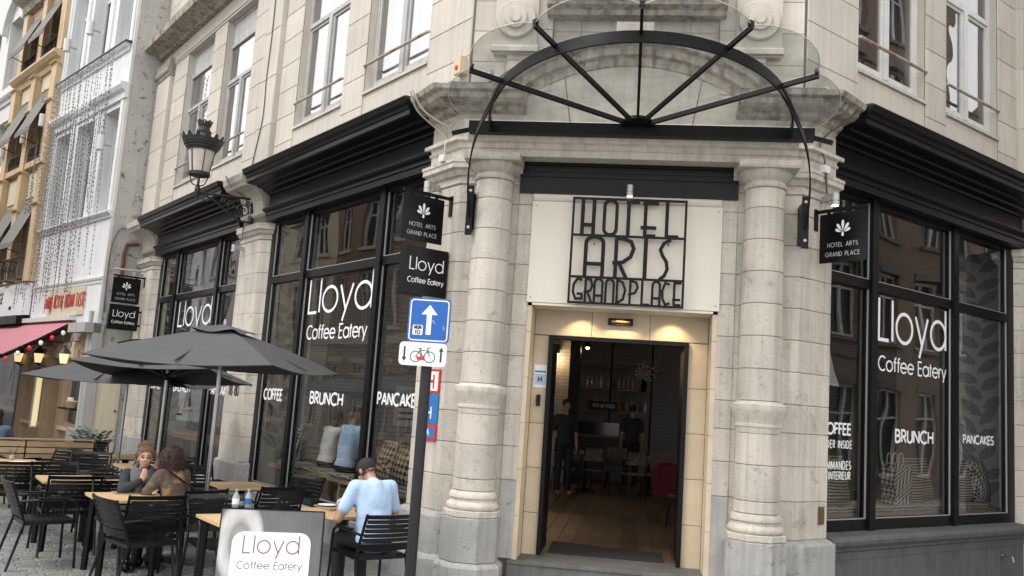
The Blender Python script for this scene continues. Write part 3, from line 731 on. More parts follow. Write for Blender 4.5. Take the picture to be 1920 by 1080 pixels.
# ---- pilasters of the shopfronts
def pilaster(fr, u0, u1, zcap=4.14):
    P0 = [(u0-.2, -.24), (u0, 0), (u1, 0), (u1+.2, -.24)]
    def pts(g): return hexpts(fr, [(u0-.2-g, -.24), (u0-g*.6, g), (u1+g*.6, g), (u1+.2+g, -.24)])
    mb = MB(); mb.prism(pts(-.012), .05, 5.18); P = mb.build('pilaster', 'joint', HB)
    zs = [.60]+JZ
    for a, b in zip(zs, zs[1:]): MB().prism(pts(0), a+.002, b-.002, .006).build('stone_block', 'stone', P)
    def stack(name, m, prof):
        mb = MB(); mb.loft([[(x, y, z) for x, y in pts(g)] for g, z in prof]); mb.build(name, m, P)
    stack('capital', 'stone', [(.0, 4.14), (.015, 4.15), (.015, 4.18), (.0, 4.19), (.0, 4.225), (.03, 4.24), (.055, 4.29), (.08, 4.31), (.08, 4.36), (.09, 4.40), (.0, 4.42)])
    stack('neck_block', 'stone', [(-.02, 4.42), (-.02, 4.53), (.03, 4.56), (.05, 4.60), (-.02, 4.62)])
    c = MB(fr); k = [(-.05, 4.6), (.0, 4.6), (.015, 4.7), (.03, 4.78), (.08, 4.87), (.17, 4.94), (.28, 4.97), (.34, 4.985), (.36, 5.02), (.40, 5.06), (.42, 5.17), (-.05, 5.17)]
    c.prof(k, u0, u1); c.build('console', 'stone', P)
    stack('plinth', 'bluestone', [(.05, -.2), (.05, .56), (.04, .58), (.0, .60)])
    return P
pilaster(LF, 5.75, 6.62); pilaster(LF, 11.8, 12.7); pilaster(RF, 5.36, 6.2)

# ---- black timber fascia and cornice over each shop window
FASC = [(-.3, 4.42), (.0, 4.42), (.0, 4.50), (.02, 4.51), (.02, 4.56), (.06, 4.575), (.075, 4.60), (.075, 4.615), (.03, 4.63), (-.03, 4.64), (-.03, 4.84), (-.0, 4.85), (.01, 4.88), (.09, 4.90), (.10, 4.93), (.19, 4.945), (.21, 4.965), (.36, 4.975), (.385, 4.985), (.385, 5.045), (.40, 5.05), (.41, 5.09), (.45, 5.11), (.47, 5.165), (.44, 5.175), (-.05, 5.20), (-.3, 5.2)]
def fascia(fr, u0, u1):
    F_ = part(fr, 'shop_fascia', 'black_paint', lambda m: m.prof(FASC, u0, u1))
    part(fr, 'cornice_flashing', 'dark_steel', lambda m: m.prof([(-.02, 5.202), (.44, 5.177), (.478, 5.167), (.478, 5.178), (.44, 5.19), (-.02, 5.215)], u0, u1), F_)
    return F_
fascia(LF, .60, 5.62); fascia(LF, 6.76, 11.68); fascia(RF, .54, 5.23)

def shop_window(fr, u0, u1, mulls, z0, ztr, z1, rd):
    """black frame, mullions and a transom; every pane is its own sheet of glass"""
    n0, n1 = -.24, -.14
    f = MB(fr); f.box(u0-.12, u0+.07, n0, n1, z0, z1); f.box(u1-.07, u1+.12, n0, n1, z0, z1); f.box(u0+.07, u1-.07, n0, n1, z0, z0+.12); f.box(u0+.07, u1-.07, n0, n1, z1-.06, z1)
    W = f.build('shop_window', 'black_paint', HB)
    ed = [u0+.07]
    for m_ in mulls:
        MB(fr).box(m_-.06, m_+.06, n0-.02, n1+.035, z0+.002, z1-.002).build('mullion', 'black_paint', W); ed += [m_-.06, m_+.06]
    ed.append(u1-.07); panes = []
    for a, b in zip(ed[0::2], ed[1::2]):
        MB(fr).box(a, b, n0, n1, ztr-.055, ztr+.055).build('transom', 'black_paint', W)
        for q0, q1 in ((z0+.12, ztr-.055), (ztr+.055, z1-.06)):
            bd = MB(fr)                                     # thin silver glazing bead
            bd.box(a, a+.012, n1-.03, n1-.012, q0, q1); bd.box(b-.012, b, n1-.03, n1-.012, q0, q1); bd.box(a, b, n1-.03, n1-.012, q0, q0+.012)
            bd.build('glazing_bead', 'zinc', W)
            panes.append(MB(fr).box(a, b, -.205, -.197, q0, q1).build('pane', 'glass_shop', W))
    return W, panes
WL1, P1 = shop_window(LF, .75, 5.55, (1.965, 4.26), .22, 3.47, 4.43, 1)
WL2, P2 = shop_window(LF, 6.83, 11.6, (7.98, 10.46), .22, 3.47, 4.43, 1)
WR1, P3 = shop_window(RF, .62, 5.08, (1.60, 3.51), .64, 3.41, 4.43, 1)
# low wall under the left windows, moulded sill under the right one
part(LF, 'window_base', 'bluestone', lambda m: [m.prof([(-.4, -.2), (-.06, -.2), (-.06, .2), (-.08, .216), (-.4, .218)], .64, 5.56), m.prof([(-.4, -.2), (-.06, -.2), (-.06, .2), (-.08, .216), (-.4, .218)], 6.81, 11.62)])
part(RF, 'window_sill', 'bluestone_dark', lambda m: m.prof([(-.3, .36), (-.03, .36), (-.03, .44), (.0, .46), (.0, .49), (.03, .50), (.06, .53), (.07, .57), (.06, .60), (.03, .615), (-.14, .638), (-.3, .638)], .56, 5.2))
SB = part(RF, 'window_base', 'joint', lambda m: m.box(.56, 5.2, -.4, -.06, -.2, .36))
for i in range(4):
    a = .56+i*1.16; MB(RF).blk(a+.002, a+1.158, -.1, -.035, -.2, .358, .004).build('base_slab', 'bluestone_dark', SB)

# ---- lettering on the glass
def gtext(fr, pane, txt, u, z, h, wt, sp, xs=1., sgn=-1, m='white_print', align=0):
    x = fr.u*sgn; mb = MB(plane_frame(fr.p(u, -.192, z), x, (0, 0, 1)))
    text(mb, txt, 0, 0, h, wt, sp, xs, 0, .002, align); return mb.build('lettering', m, pane)
gtext(LF, P1[2], 'Lloyd', 4.08, 2.89, .49, .085, .15, 1.3)
gtext(LF, P1[2], 'Coffee Eatery', 4.06, 2.51, .19, .125, .14, 1.13)
gtext(LF, P1[2], 'BRUNCH', 3.74, 1.60, .155, .2, .25, 1.45)
gtext(LF, P1[0], 'PANCAKES', 1.80, 1.66, .14, .2, .22, 1.2)
gtext(LF, P1[4], 'COFFEE', 5.42, 1.60, .155, .2, .2, 1.0)
gtext(LF, P2[2], 'Lloyd', 10.2, 2.88, .49, .085, .15, 1.3)
gtext(LF, P2[2], 'Coffee Eatery', 10.2, 2.51, .19, .125, .14, 1.13)
gtext(LF, P2[2], 'BRUNCH', 10.0, 1.60, .155, .2, .25, 1.45)
gtext(LF, P2[4], 'COFFEE', 11.55, 1.62, .15, .2, .2, .92)
gtext(LF, P2[0], 'PANCAKES', 7.95, 1.60, .15, .2, .22, 1.2)
gtext(RF, P3[2], 'Lloyd', 1.83, 2.81, .49, .085, .15, 1.03, 1)
gtext(RF, P3[2], 'Coffee Eatery', 1.83, 2.45, .165, .125, .14, 1.13, 1)
gtext(RF, P3[2], 'BRUNCH', 2.22, 1.63, .14, .2, .25, 1.38, 1)
gtext(RF, P3[4], 'PANCAKES', 3.86, 1.66, .105, .19, .22, 1.35, 1)
gtext(RF, P3[0], 'COFFEE', 1.28, 1.68, .115, .2, .2, 1.2, 1, align=1)
gtext(RF, P3[0], 'ORDER INSIDE', 1.30, 1.53, .08, .14, .26, .86, 1, align=1)
gtext(RF, P3[0], 'COMMANDES', 1.29, 1.30, .085, .14, .26, .84, 1, align=1)
gtext(RF, P3[0], 'INTERIEUR', 1.28, 1.19, .08, .14, .26, .84, 1, align=1)
mb = MB(plane_frame(LF.p(6.45, .003, 1.62), -LF.u, (0, 0, 1))); text(mb, '78', 0, 0, .17, .13, .14, .8, 0, .004); mb.build('house_number', 'black_paint', HB)
mb = MB(plane_frame(LF.p(6.17, .003, 1.62), -LF.u, (0, 0, 1))); text(mb, '80', 0, 0, .17, .13, .14, .8, 0, .004); mb.build('house_number', 'black_paint', HB)
# ================================================================== fixtures on the facades
# ---- glass fan canopy over the entrance
HUB = Vector((-.05, 8.98, 4.72)); EL = R(13.8)
def cp(r, a, dz=0.):
    """point on the canopy plane: radius r, angle a (0 right, 90 straight out), dz above the plane"""
    a = R(a); return HUB + Vector((math.cos(a), 0, 0))*r + Vector((0, -math.cos(EL), math.sin(EL)))*(r*math.sin(a)) + Vector((0, math.sin(EL), math.cos(EL)))*dz
CN = Vector((0, math.sin(EL), math.cos(EL)))
CAN = thing('glass_canopy', 'fan-shaped glass canopy with black steel ribs above the hotel entrance', 'canopy', (HUB.x, YW, 4.6))
MB().box(HUB.x-1.77, HUB.x+1.77, 8.97, 9.07, 4.59, 4.715).build('beam', 'black_metal', CAN)
MB().box(HUB.x-1.70, HUB.x+1.70, 9.07, 9.16, 4.672, 4.70).build('wall_fixing', 'black_metal', CAN)
for sx in (-1, 1): MB().bar((HUB.x+sx*1.77, 9.0, 4.62), (HUB.x+sx*1.93, 8.92, 4.55), .04, .045).build('gutter_spout', 'black_metal', CAN)
h = MB(); h.loft([[cp(.17, a, d) for a in range(0, 360, 15)] for d in (-.035, .0)]); HB_ = h.build('hub_plate', 'black_metal', CAN)
for a in range(15, 180, 15): MB().ell(cp(.135, a, -.036), .01, .01, .008, 8, 4).build('bolt', 'black_gloss', HB_, True)
for a in (30, 60, 90, 120, 150):
    r = MB(); r.bar(cp(.12, a, -.03), cp(1.87, a, -.03), .027, .05, CN); rb = r.build('rib', 'black_metal', CAN)
    MB().bar(cp(1.84, a, .012), cp(1.87, a, .012), .05, .05, CN).build('rib_clip', 'black_metal', rb)
rim = MB(); rim.strip([cp(1.53, a, -.075) for a in range(0, 181, 5)], .016, .125, CN); rim.build('rim', 'black_metal', CAN, True)
# curved struts from the rim down to the pilasters
def bez(p0, p1, p2, p3, n=22):
    return [p0*((1-t)**3)+p1*(3*t*(1-t)**2)+p2*(3*t*t*(1-t))+p3*t**3 for t in [i/n for i in range(n+1)]]
for sx in (-1, 1):
    a0 = 148 if sx < 0 else 32
    tng = (cp(1.53, a0+(1 if sx < 0 else -1), -.09)-cp(1.53, a0, -.09)).normalized()
    p0 = cp(1.53, a0, -.09); p3 = Vector((HUB.x+sx*1.735, 9.17, 3.72))
    path = bez(p0, p0+tng*.65+Vector((0, 0, -.12)), Vector((HUB.x+sx*1.79, 8.93, 4.35)), p3)
    ups = [Vector((-sx*(1-i/22)*.3-sx*.7, -.0, .55*(1-i/22))) for i in range(23)]
    st = MB(); st.strip(path, .055, .014, [u.normalized() for u in ups]); S_ = st.build('strut', 'black_metal', CAN, True)
    pm = MB(); pm.box(HUB.x+sx*1.735-.035, HUB.x+sx*1.735+.035, 9.17, 9.19, 3.52, 4.06); PL_ = pm.build('wall_plate', 'black_metal', CAN)
    MB().box(HUB.x+sx*1.735-.03, HUB.x+sx*1.735+.03, 9.19, YW+.0, 3.6, 4.0).build('stand_off', 'black_metal', CAN)
    for z in (3.6, 4.0): MB().ell((HUB.x+sx*1.735, 9.168, z), .018, .012, .018, 10, 6).build('bolt', 'zinc', PL_, True)
# six glass petals with bulging outer edges
edges = [0, 30, 60, 90, 120, 150, 180]
for a, b in zip(edges, edges[1:]):
    ring = [cp(.1, a+1, .004)]
    n = 12
    r0 = 1.79 if a == 0 else 1.86; r1 = 1.79 if b == 180 else 1.86
    for i in range(n+1):
        t = i/n; r_ = r0+(r1-r0)*t+.15*math.sin(math.pi*t)**.8; ring.append(cp(r_, a+.3+(b-a-.6)*t, .004))
    ring.append(cp(.1, b-1, .004))
    MB().loft([[p for p in ring], [p+CN*.008 for p in ring]]).build('glass_petal', 'glass_canopy', CAN)
    MB().tube(ring[1:-1], .0045, 5).build('glass_edge', 'lamp_glass', CAN, True)

# ---- hotel sign: cream board with standing-off black letters
def frpos(o): return o
HS = thing('hotel_sign', 'cream board with black art deco HOTEL ARTS GRAND PLACE letters over the door', 'sign', (XC, YW, 2.83))
MB(CF).box(XC-1.01, XC+1.01, -.05, .035, 2.865, 3.97).build('panel', 'cream_panel', HS)
MB(CF).prof([(.0, 3.975), (.03, 3.975), (.055, 4.0), (.06, 4.03), (.04, 4.05), (.0, 4.052)], XC-1.0, XC+1.0).build('head_roll', 'cream_panel', HS, True)
for x in (-.97, .97):
    for z in (2.92, 3.92): MB(CF).ell((XC+x, .036, z), .01, .006, .01, 8, 5).build('screw', 'zinc', HS)
x0, x1, zt, zb = -.685, .50, 4.0, 2.875     # frame of the lettering, world X and z
FWd = x1-x0; FH = zt-zb
Mf = plane_frame((x0, YW-.10, zb), (1, 0, 0), (0, 0, 1))
def F(x, y): return (x*FWd, (1-y)*FH)
TH = .025
fm = MB(Mf)
for pts in ([F(0, 0), F(1, 0), F(1, 1), F(0, 1), F(0, 0)],): ribbon(fm, pts, TH, 0, .02)
FRM = fm.build('letter_frame', 'black_metal', HS)
for y in (.355, .755): m_ = MB(Mf); ribbon(m_, [F(0, y), F(1, y)], TH, 0.001, .019); m_.build('letter_rail', 'black_metal', HS)
def row(y0, y1):
    def q(x, y): return F(x, y0+(y1-y0)*y)
    return q
def deco(name, strokes, q, w):
    m_ = MB(Mf)
    for k_, s_ in enumerate(strokes): ribbon(m_, [q(*p) for p in s_], w*FWd, .002+.0006*k_, .018-.0006*k_)
    return m_.build('letter', 'black_metal', HS)
def rnda(xa, xb, yt, n=10):   # arch from (xa) over to (xb) topping at yt
    c = (xa+xb)/2; r_ = (xb-xa)/2; return [(c-r_*math.cos(math.pi*i/n), yt+.16*(1-math.sin(math.pi*i/n))) for i in range(n+1)]
q = row(.0, .355)
stad = [(.28, .5)]+rnda(.28, .39, .03)+[(.39, .5)]+[(x, 1.0-y) for x, y in reversed(rnda(.28, .39, .03))]+[(.28, .5)]
deco('h', [[(.085, 0), (.085, 1)], [(.185, 0), (.185, 1)], [(.075, .72), (.2, .72)]], q, .034)
deco('o', [stad], q, .03); deco('t', [[(.495, 0), (.495, 1)], [(.47, .06), (.59, .06)]], q, .034)
deco('e', [[(.645, .06), (.645, 1)], [(.62, .08), (.76, .08)], [(.605, .74), (.745, .74)], [(.63, .96), (.74, .96)]], q, .032)
deco('l', [[(.835, 0), (.835, .96), (.94, .96)]], q, .032)
q = row(.355, .755)
deco('a', [[(.13, 1)]+rnda(.13, .285, .03)+[(.285, 1)], [(.13, .68), (.29, .68)]], q, .034)
deco('r', [[(.40, 0), (.40, 1)], [(.40, .05), (.46, .05), (.53, .12), (.555, .28), (.53, .48), (.46, .62), (.37, .64)], [(.43, .64), (.50, 1)]], q, .034)
deco('t2', [[(.66, 0), (.66, 1)]], q, .036)
deco('s', [[(.88, .04), (.82, .12), (.79, .28), (.81, .42), (.845, .56), (.855, .74), (.83, .9), (.79, .98)]], q, .03)
q = row(.755, 1.0)
w2 = .022
deco('g', [[(.115, .12), (.07, .08), (.04, .3), (.035, .6), (.06, .86), (.115, .84), (.115, .66), (.07, .66)]], q, w2)
deco('r2', [[(.145, 0), (.145, 1)], [(.145, .08), (.19, .1), (.205, .32), (.19, .52), (.13, .6)], [(.165, .58), (.205, 1)]], q, w2)
deco('a2', [[(.225, 1)]+rnda(.225, .295, .06)+[(.295, 1)], [(.225, .7), (.295, .7)]], q, w2)
deco('n', [[(.325, 1)]+rnda(.325, .395, .06)+[(.395, 1)]], q, w2)
deco('d', [[(.425, 0), (.425, 1)], [(.425, .06), (.475, .16), (.497, .45), (.48, .8), (.425, .96)]], q, w2)
deco('p', [[(.54, 0), (.54, 1)], [(.54, .08), (.59, .12), (.605, .32), (.585, .52), (.525, .62)]], q, w2)
deco('l2', [[(.645, 0), (.645, .96), (.715, .96)]], q, w2)
deco('a3', [[(.735, 1)]+rnda(.735, .80, .06)+[(.80, 1)], [(.735, .7), (.80, .7)]], q, w2)
deco('c', [[(.885, .14), (.845, .1), (.822, .4), (.825, .7), (.85, .92), (.89, .86)]], q, w2)
deco('e2', [[(.925, .06), (.925, .94)], [(.915, .08), (.985, .08)], [(.91, .72), (.98, .72)], [(.92, .92), (.985, .92)]], q, w2)
for x, y in ((.49, .0), (.86, .38), (.2, .4), (.14, .79), (.55, .79)):
    a, b = F(x, y); MB(CF).bar((x0+a, .03, zb+b-.03), (x0+a, .085, zb+b-.03), .012, .012).build('stand_off', 'black_metal', HS)

# ---- recessed downlights in the soffit of the entrance, and a heater bar
for i, x in enumerate((-.55, XC, .42)):
    t = thing('downlight', ('lit round downlight near the door jamb with the notice', 'lit round downlight above the heater bar', 'lit round downlight near the door jamb without a notice')[i], 'light', (x, YW+.2, 2.83), group='lit downlights over the hotel door')
    MB().lathe([(.05, 2.826), (.055, 2.829), (.055, 2.834), (.04, 2.834)], (x, YW+.2, 0), 20).build('trim_ring', 'white_frame', t)
    MB().lathe([(.038, 2.827), (.038, 2.832)], (x, YW+.2, 0), 16).build('lens', 'downlight_glow', t)
    ld = bpy.data.lights.new('downlight_lamp', 'SPOT'); ld.energy = 11; ld.color = (1, .72, .38); ld.spot_size = R(105); ld.spot_blend = .6; ld.shadow_soft_size = .03
    lo = bpy.data.objects.new('downlight_lamp', ld); COL.objects.link(lo); lo.location = (0, 0, -.012); lo.parent = t
    lo.rotation_euler = (R(20), 0, 0)
hb = thing('heater_bar', 'short black heater bar fixed to the lintel under the downlights', 'heater', (XC, YW+.38, 2.72))
MB(CF).box(XC-.14, XC+.13, -.395, -.33, 2.70, 2.775).build('housing', 'black_metal', hb)
MB(CF).tube([(XC-.11, -.325, 2.735), (XC+.1, -.325, 2.735)], .014, 8).build('element', 'brass', hb, True)

# ---- spotlights
def spot(loc, ax, ln=.11, r=.038, lit=False, label='', wall=None, grp=None):
    t = thing('spotlight', label, 'spotlight', loc, group=grp)
    p = Vector(loc); ax = Vector(ax).normalized()
    MB().tube([p, p+ax*ln*.6], r, 14).build('housing', 'zinc', t, True)
    MB().tube([p+ax*ln*.6, p+ax*ln*.66, p+ax*ln*.66, p+ax*ln], [r*.8, r*.8, r*1.05, r*1.05], 14).build('head', 'zinc', t, True)
    if lit: MB().tube([p+ax*ln*1.0, p+ax*(ln+.004)], r*.8, 12).build('lens', 'lamp_glow', t)
    if wall is not None:
        q_ = Vector(wall); MB().bar(p+ax*ln*.3, q_, .045, .06).build('bracket', 'zinc', t)
    return t
spot((XC+.03, 9.30, 4.15), (0, 0, -1), .12, .034, True, 'small grey spotlight pointing down at the hotel lettering', (XC+.03, 9.42, 4.13))
p = LF.p(.42, .17, 4.2); spot(p, (0, 0, -1), .13, .042, False, 'grey spotlight above the hanging sign at the left corner pilaster', LF.p(.42, .0, 4.15))
p = RF.p(.33, .17, 4.2); spot(p, (0, 0, -1), .13, .042, True, 'lit grey spotlight above the hanging sign right of the entrance', RF.p(.33, .0, 4.15))
p = LF.p(6.45, .17, 4.1); spot(p, (0, 0, -1), .12, .04, False, 'grey spotlight on the pilaster under the street lamp', LF.p(6.45, .0, 4.05))
p = LF.p(12.45, .17, 4.1); spot(p, (0, 0, -1), .12, .04, False, 'grey spotlight above the hanging signs on the last pilaster', LF.p(12.45, .0, 4.05))
for fr, u, lb in ((LF, .0, 'small upright floodlight standing on the cornice left of the pediment'), (RF, .0, 'small upright floodlight standing on the cornice right of the pediment')):
    q_ = fr.p(.2, .12, 5.2); spot(q_, (0, 0, 1), .14, .05, False, lb)
q_ = fr_ = CF.p(XC-1.55, .1, 5.29); spot(q_, (-.3, 0, 1), .12, .04, False, 'small tilted floodlight on the lead wing of the pediment')
q_ = LF.p(6.1, .12, 5.2); spot(q_, (0, 0, 1), .13, .04, False, 'small floodlight standing on the cornice above the street lamp')
q_ = LF.p(11.9, .12, 5.2); spot(q_, (0, 0, 1), .13, .04, False, 'small floodlight standing on the cornice at the far end of the hotel')
t = thing('alarm_box', 'yellowed plastic siren box on the cornice beside the glass canopy', 'box', LF.p(.12, .03, 5.42))
MB(LF).box(.05, .19, 0, .1, 5.42, 5.62).build('casing', 'kraft', t); MB(LF).ell((.12, .1, 5.49), .03, .02, .03).build('lamp', 'orange_red', t, True)

# ---- hanging signs
def hang_sign(fr, u, n0, n1, z0, z1, kind, label, thick=.02, group=None):
    sgn = -1 if fr is LF else 1
    t = thing('hanging_sign', label, 'sign', fr.p(u, n0, z0), group=group)
    MB(fr).box(u-thick/2, u+thick/2, n0, n1, z0, z1).build('board', 'black_gloss', t)
    # both faces carry the lettering; the face towards the corner is the one with -u normal
    for side in (-1, 1):
        o = fr.p(u+side*(thick/2+.001), (n0+n1)/2, z0)
        out = fr.u*side; x = Vector((0, 0, 1)).cross(out)           # reading direction seen from outside
        mb = MB(plane_frame(o, x, (0, 0, 1))); W_ = n1-n0; H_ = z1-z0
        if kind == 'hotel':
            emblem(mb, 0, H_*.68, H_*.30); mb.build('emblem', 'white_print', t)
            for k, (tx, yy, hh) in enumerate((('HOTEL ARTS', .31, .085), ('GRAND PLACE', .12, .085))):
                hh *= H_; xs_ = 1.0 if k == 0 else .95; x_ = -.5*textw(tx, .26, xs_)*hh
                for wd_ in tx.split():
                    m2 = MB(mb.M); text(m2, wd_, x_, H_*yy, hh, .10, .26, xs_, 0, .002); m2.build('lettering', 'sign_print', t); x_ += (textw(wd_+' ', .26, xs_)+.26)*hh
        else:
            text(mb, 'Lloyd', 0, H_*.52, H_*.26, .085, .15, 1.0, 0, .002, .5); mb.build('lettering', 'white_print', t)
            m2 = MB(mb.M); text(m2, 'Coffee Eatery', 0, H_*.25, H_*.105, .13, .14, .95, 0, .002, .5); m2.build('lettering', 'white_print', t)
    if kind == 'hotel':
        MB(fr).bar((u, -.02, z1+.035), (u, n1+.0, z1+.035), .025, .035).build('arm', 'black_metal', t)
        for n in (n0+.1, n1-.1): MB(fr).box(u-.004, u+.004, n-.02, n+.02, z1, z1+.02).build('hanger', 'black_metal', t)
        MB(fr).box(u-.03, u+.03, -.01, .015, z1-.16, z1+.07).build('wall_plate', 'black_metal', t)
    else:
        MB(fr).box(u-.02, u+.02, -.02, n0, z0+.1, z0+.14).build('fixing', 'black_metal', t); MB(fr).box(u-.02, u+.02, -.02, n0, z1-.14, z1-.1).build('fixing', 'black_metal', t)
    return t
hang_sign(LF, .16, .10, .62, 3.45, 3.95, 'hotel', 'black square HOTEL ARTS sign hanging above the blue road sign')
hang_sign(LF, .17, .02, .56, 2.86, 3.38, 'lloyd', 'black boxed Lloyd Coffee Eatery sign just above the blue road sign', .12)
hang_sign(LF, 12.25, .08, .65, 3.38, 3.93, 'hotel', 'black square HOTEL ARTS sign hanging on the last pilaster by the white house')
hang_sign(LF, 12.25, .06, .67, 2.80, 3.34, 'lloyd', 'black boxed Lloyd Coffee Eatery sign on the last pilaster by the white house', .12)
hang_sign(RF, .24, .06, .60, 3.44, 3.96, 'hotel', 'black square HOTEL ARTS sign hanging right of the entrance')
mb = MB(LF).tube([(12.3, 0, 4.13), (12.3, .66, 4.10)], .022, 8); tag(mb.build('sign_pole', 'cable_pale', None, True), 'pale horizontal pole above the far hanging signs', 'pole')

# ---- street lamp on the middle pilaster
SLp = thing('street_lamp', 'black cast iron crowned street lamp on a scrolled wall bracket', 'street lamp', LF.p(6.2, 0, 4.5))
def L6(n, z, du=0.): return LF.p(6.2+du, n, z)
MB().bar(L6(.02, 4.42), L6(.02, 4.92), .05, .05).build('wall_plate', 'cast_iron', SLp)
MB().tube([L6(.04, 4.86), L6(.95, 4.80)], .018, 8).build('arm', 'cast_iron', SLp, True)
MB().tube([L6(.05, 4.46), L6(.2, 4.46), L6(.4, 4.54), L6(.6, 4.69), L6(.8, 4.77), L6(.86, 4.72), L6(.8, 4.68), L6(.74, 4.71)], .016, 8).build('brace', 'cast_iron', SLp, True)
def spiral(cn, cz, r0, r1, turns, a0, sg=1):
    n = 26; return [L6(cn+(r0+(r1-r0)*i/n)*math.cos(a0+sg*turns*2*math.pi*i/n), cz+(r0+(r1-r0)*i/n)*math.sin(a0+sg*turns*2*math.pi*i/n)) for i in range(n+1)]
for a in ((.17, 4.64, .115, .02, 1.6, 0, 1), (.38, 4.70, .08, .015, 1.4, 2, -1), (.53, 4.75, .05, .012, 1.3, 1, 1), (.1, 4.78, .05, .01, 1.2, 3, 1), (.27, 4.80, .035, .01, 1.2, 0, -1)):
    MB().tube(spiral(*a), .011, 6).build('scroll', 'cast_iron', SLp, True)
lc = L6(.95, 0)
MB().lathe([(.02, 4.70), (.03, 4.72), (.03, 4.80), (.045, 4.82), (.045, 4.87), (.025, 4.9), (.03, 4.92)], lc, 14).build('socket', 'cast_iron', SLp, True)
for k in range(4):
    a = k*math.pi/2+.4; d = Vector((math.cos(a), math.sin(a), 0))
    MB().tube([lc+Vector((0, 0, 4.9))+d*.02, lc+Vector((0, 0, 4.93))+d*.09, lc+Vector((0, 0, 5.02))+d*.13, lc+Vector((0, 0, 5.1))+d*.135], .010, 6).build('cage_bar', 'cast_iron', SLp, True)
MB().lathe([(.125, 5.07), (.165, 5.07), (.17, 5.09), (.17, 5.12), (.155, 5.13), (.125, 5.12)], lc, 24).build('cage_ring', 'cast_iron', SLp, True)
MB().lathe([(.15, 5.125), (.208, 5.48)], lc, 20).build('lantern_glass', 'lamp_glass', SLp, True)
for k in range(6):
    a = k*math.pi/3+.2; d = Vector((math.cos(a), math.sin(a), 0)); MB().bar(lc+Vector((0, 0, 5.12))+d*.156, lc+Vector((0, 0, 5.48))+d*.214, .012, .012).build('glazing_bar', 'cast_iron', SLp)
MB().lathe([(.19, 5.475), (.225, 5.475), (.23, 5.50), (.255, 5.515), (.26, 5.54), (.285, 5.555), (.29, 5.585), (.305, 5.6), (.305, 5.625), (.22, 5.63), (.17, 5.68), (.13, 5.73), (.105, 5.77), (.115, 5.79), (.115, 5.81), (.09, 5.83), (.085, 5.88), (.105, 5.91), (.105, 5.93), (.08, 5.935)], lc, 28).build('hood', 'cast_iron', SLp, True)
for k in range(14):   # crown of pierced palmettes leaning outwards
    a = 2*math.pi*k/14; d = Vector((math.cos(a), math.sin(a), 0)); tt = Vector((-math.sin(a), math.cos(a), 0)); b = lc+Vector((0, 0, 5.62))+d*.3
    m_ = MB(plane_frame(b, tt, d*.38+Vector((0, 0, 1)))); m_.ext([(-.06, -.01), (.06, -.01), (.068, .035), (.05, .05), (.03, .04), (.035, .07), (.02, .1), (0, .118), (-.02, .1), (-.035, .07), (-.03, .04), (-.05, .05), (-.068, .035)], -.006, .006); m_.build('crown_leaf', 'cast_iron', SLp)
for k in range(8):
    a = 2*math.pi*k/8; d = Vector((math.cos(a), math.sin(a), 0)); tt = Vector((-math.sin(a), math.cos(a), 0)); b = lc+Vector((0, 0, 5.925))+d*.095
    m_ = MB(plane_frame(b, tt, d*.3+Vector((0, 0, 1)))); m_.ext([(-.036, 0), (.036, 0), (.04, .06), (.022, .06), (.02, .04), (-.02, .04), (-.022, .06), (-.04, .06)], -.006, .006); m_.build('crown_merlon', 'cast_iron', SLp)

# ---- road sign post
PP = Vector((-1.606, 6.957, GZ))
RS = thing('road_sign_post', 'dark pole with blue one-way arrow sign and white bicycle plate', 'road sign', PP)
MB().tube([PP, PP+Vector((0, 0, 2.57))], .043, 18).build('pole', 'post_grey', RS, True)
MB().lathe([(.065, .0), (.065, .02), (.052, .03)], PP, 16).build('collar', 'black_metal', RS, True)
tocam = (EYE-PP); tocam.z = 0; tocam.normalize()
sx_ = Vector((0, 0, 1)).cross(tocam).normalized(); sx_ = Matrix.Rotation(R(-7), 3, 'Z') @ sx_
nn_ = sx_.cross(Vector((0, 0, 1)))
def rrect(w_, h_, r_, n=6, cx=0, cy=0):
    o = []
    for qx, qy, a in ((1, 1, 0), (-1, 1, 90), (-1, -1, 180), (1, -1, 270)):
        o += [(cx+qx*(w_/2-r_)+r_*math.cos(R(a+90*i/n)), cy+qy*(h_/2-r_)+r_*math.sin(R(a+90*i/n))) for i in range(n+1)]
    return o
o = PP+nn_*.06
bz = 2.495; wz = 2.225
Mb = plane_frame(o+Vector((0, 0, bz)), sx_, (0, 0, 1))
bl = MB(Mb); bl.ext(rrect(.335, .355, .035), 0, .012); BS = bl.build('one_way_sign', 'blue_sign', RS)
m_ = MB(Mb); ribbon(m_, rrect(.30, .32, .025)+[rrect(.30, .32, .025)[0]], .010, .0125, .0135); m_.build('border', 'sign_white', BS)
m_ = MB(Mb); m_.ext([(-.02, -.115), (.02, -.115), (.02, .045), (.065, .045), (0, .125), (-.065, .045), (-.02, .045)], .0125, .0135); m_.build('arrow', 'sign_white', BS)
m_ = MB(Mb); m_.ext(rrect(.08, .08, .008, 3, -.085, -.08), .0125, .0135); STK = m_.build('sticker', 'sign_white', BS)
m_ = MB(Mb); text(m_, 'MUN', -.085, -.072, .028, .26, .16, .75, .0137, .0142, .5); text(m_, 'TO', -.085, -.112, .028, .26, .2, .85, .0137, .0142, .5); m_.build('sticker_lettering', 'board_ink', STK)
Mw = plane_frame(o+Vector((0, 0, wz))-sx_*.03, sx_, (0, 0, 1))
m_ = MB(Mw); m_.ext(rrect(.375, .185, .035), 0, .012); BP = m_.build('bicycle_plate', 'sign_white', RS)
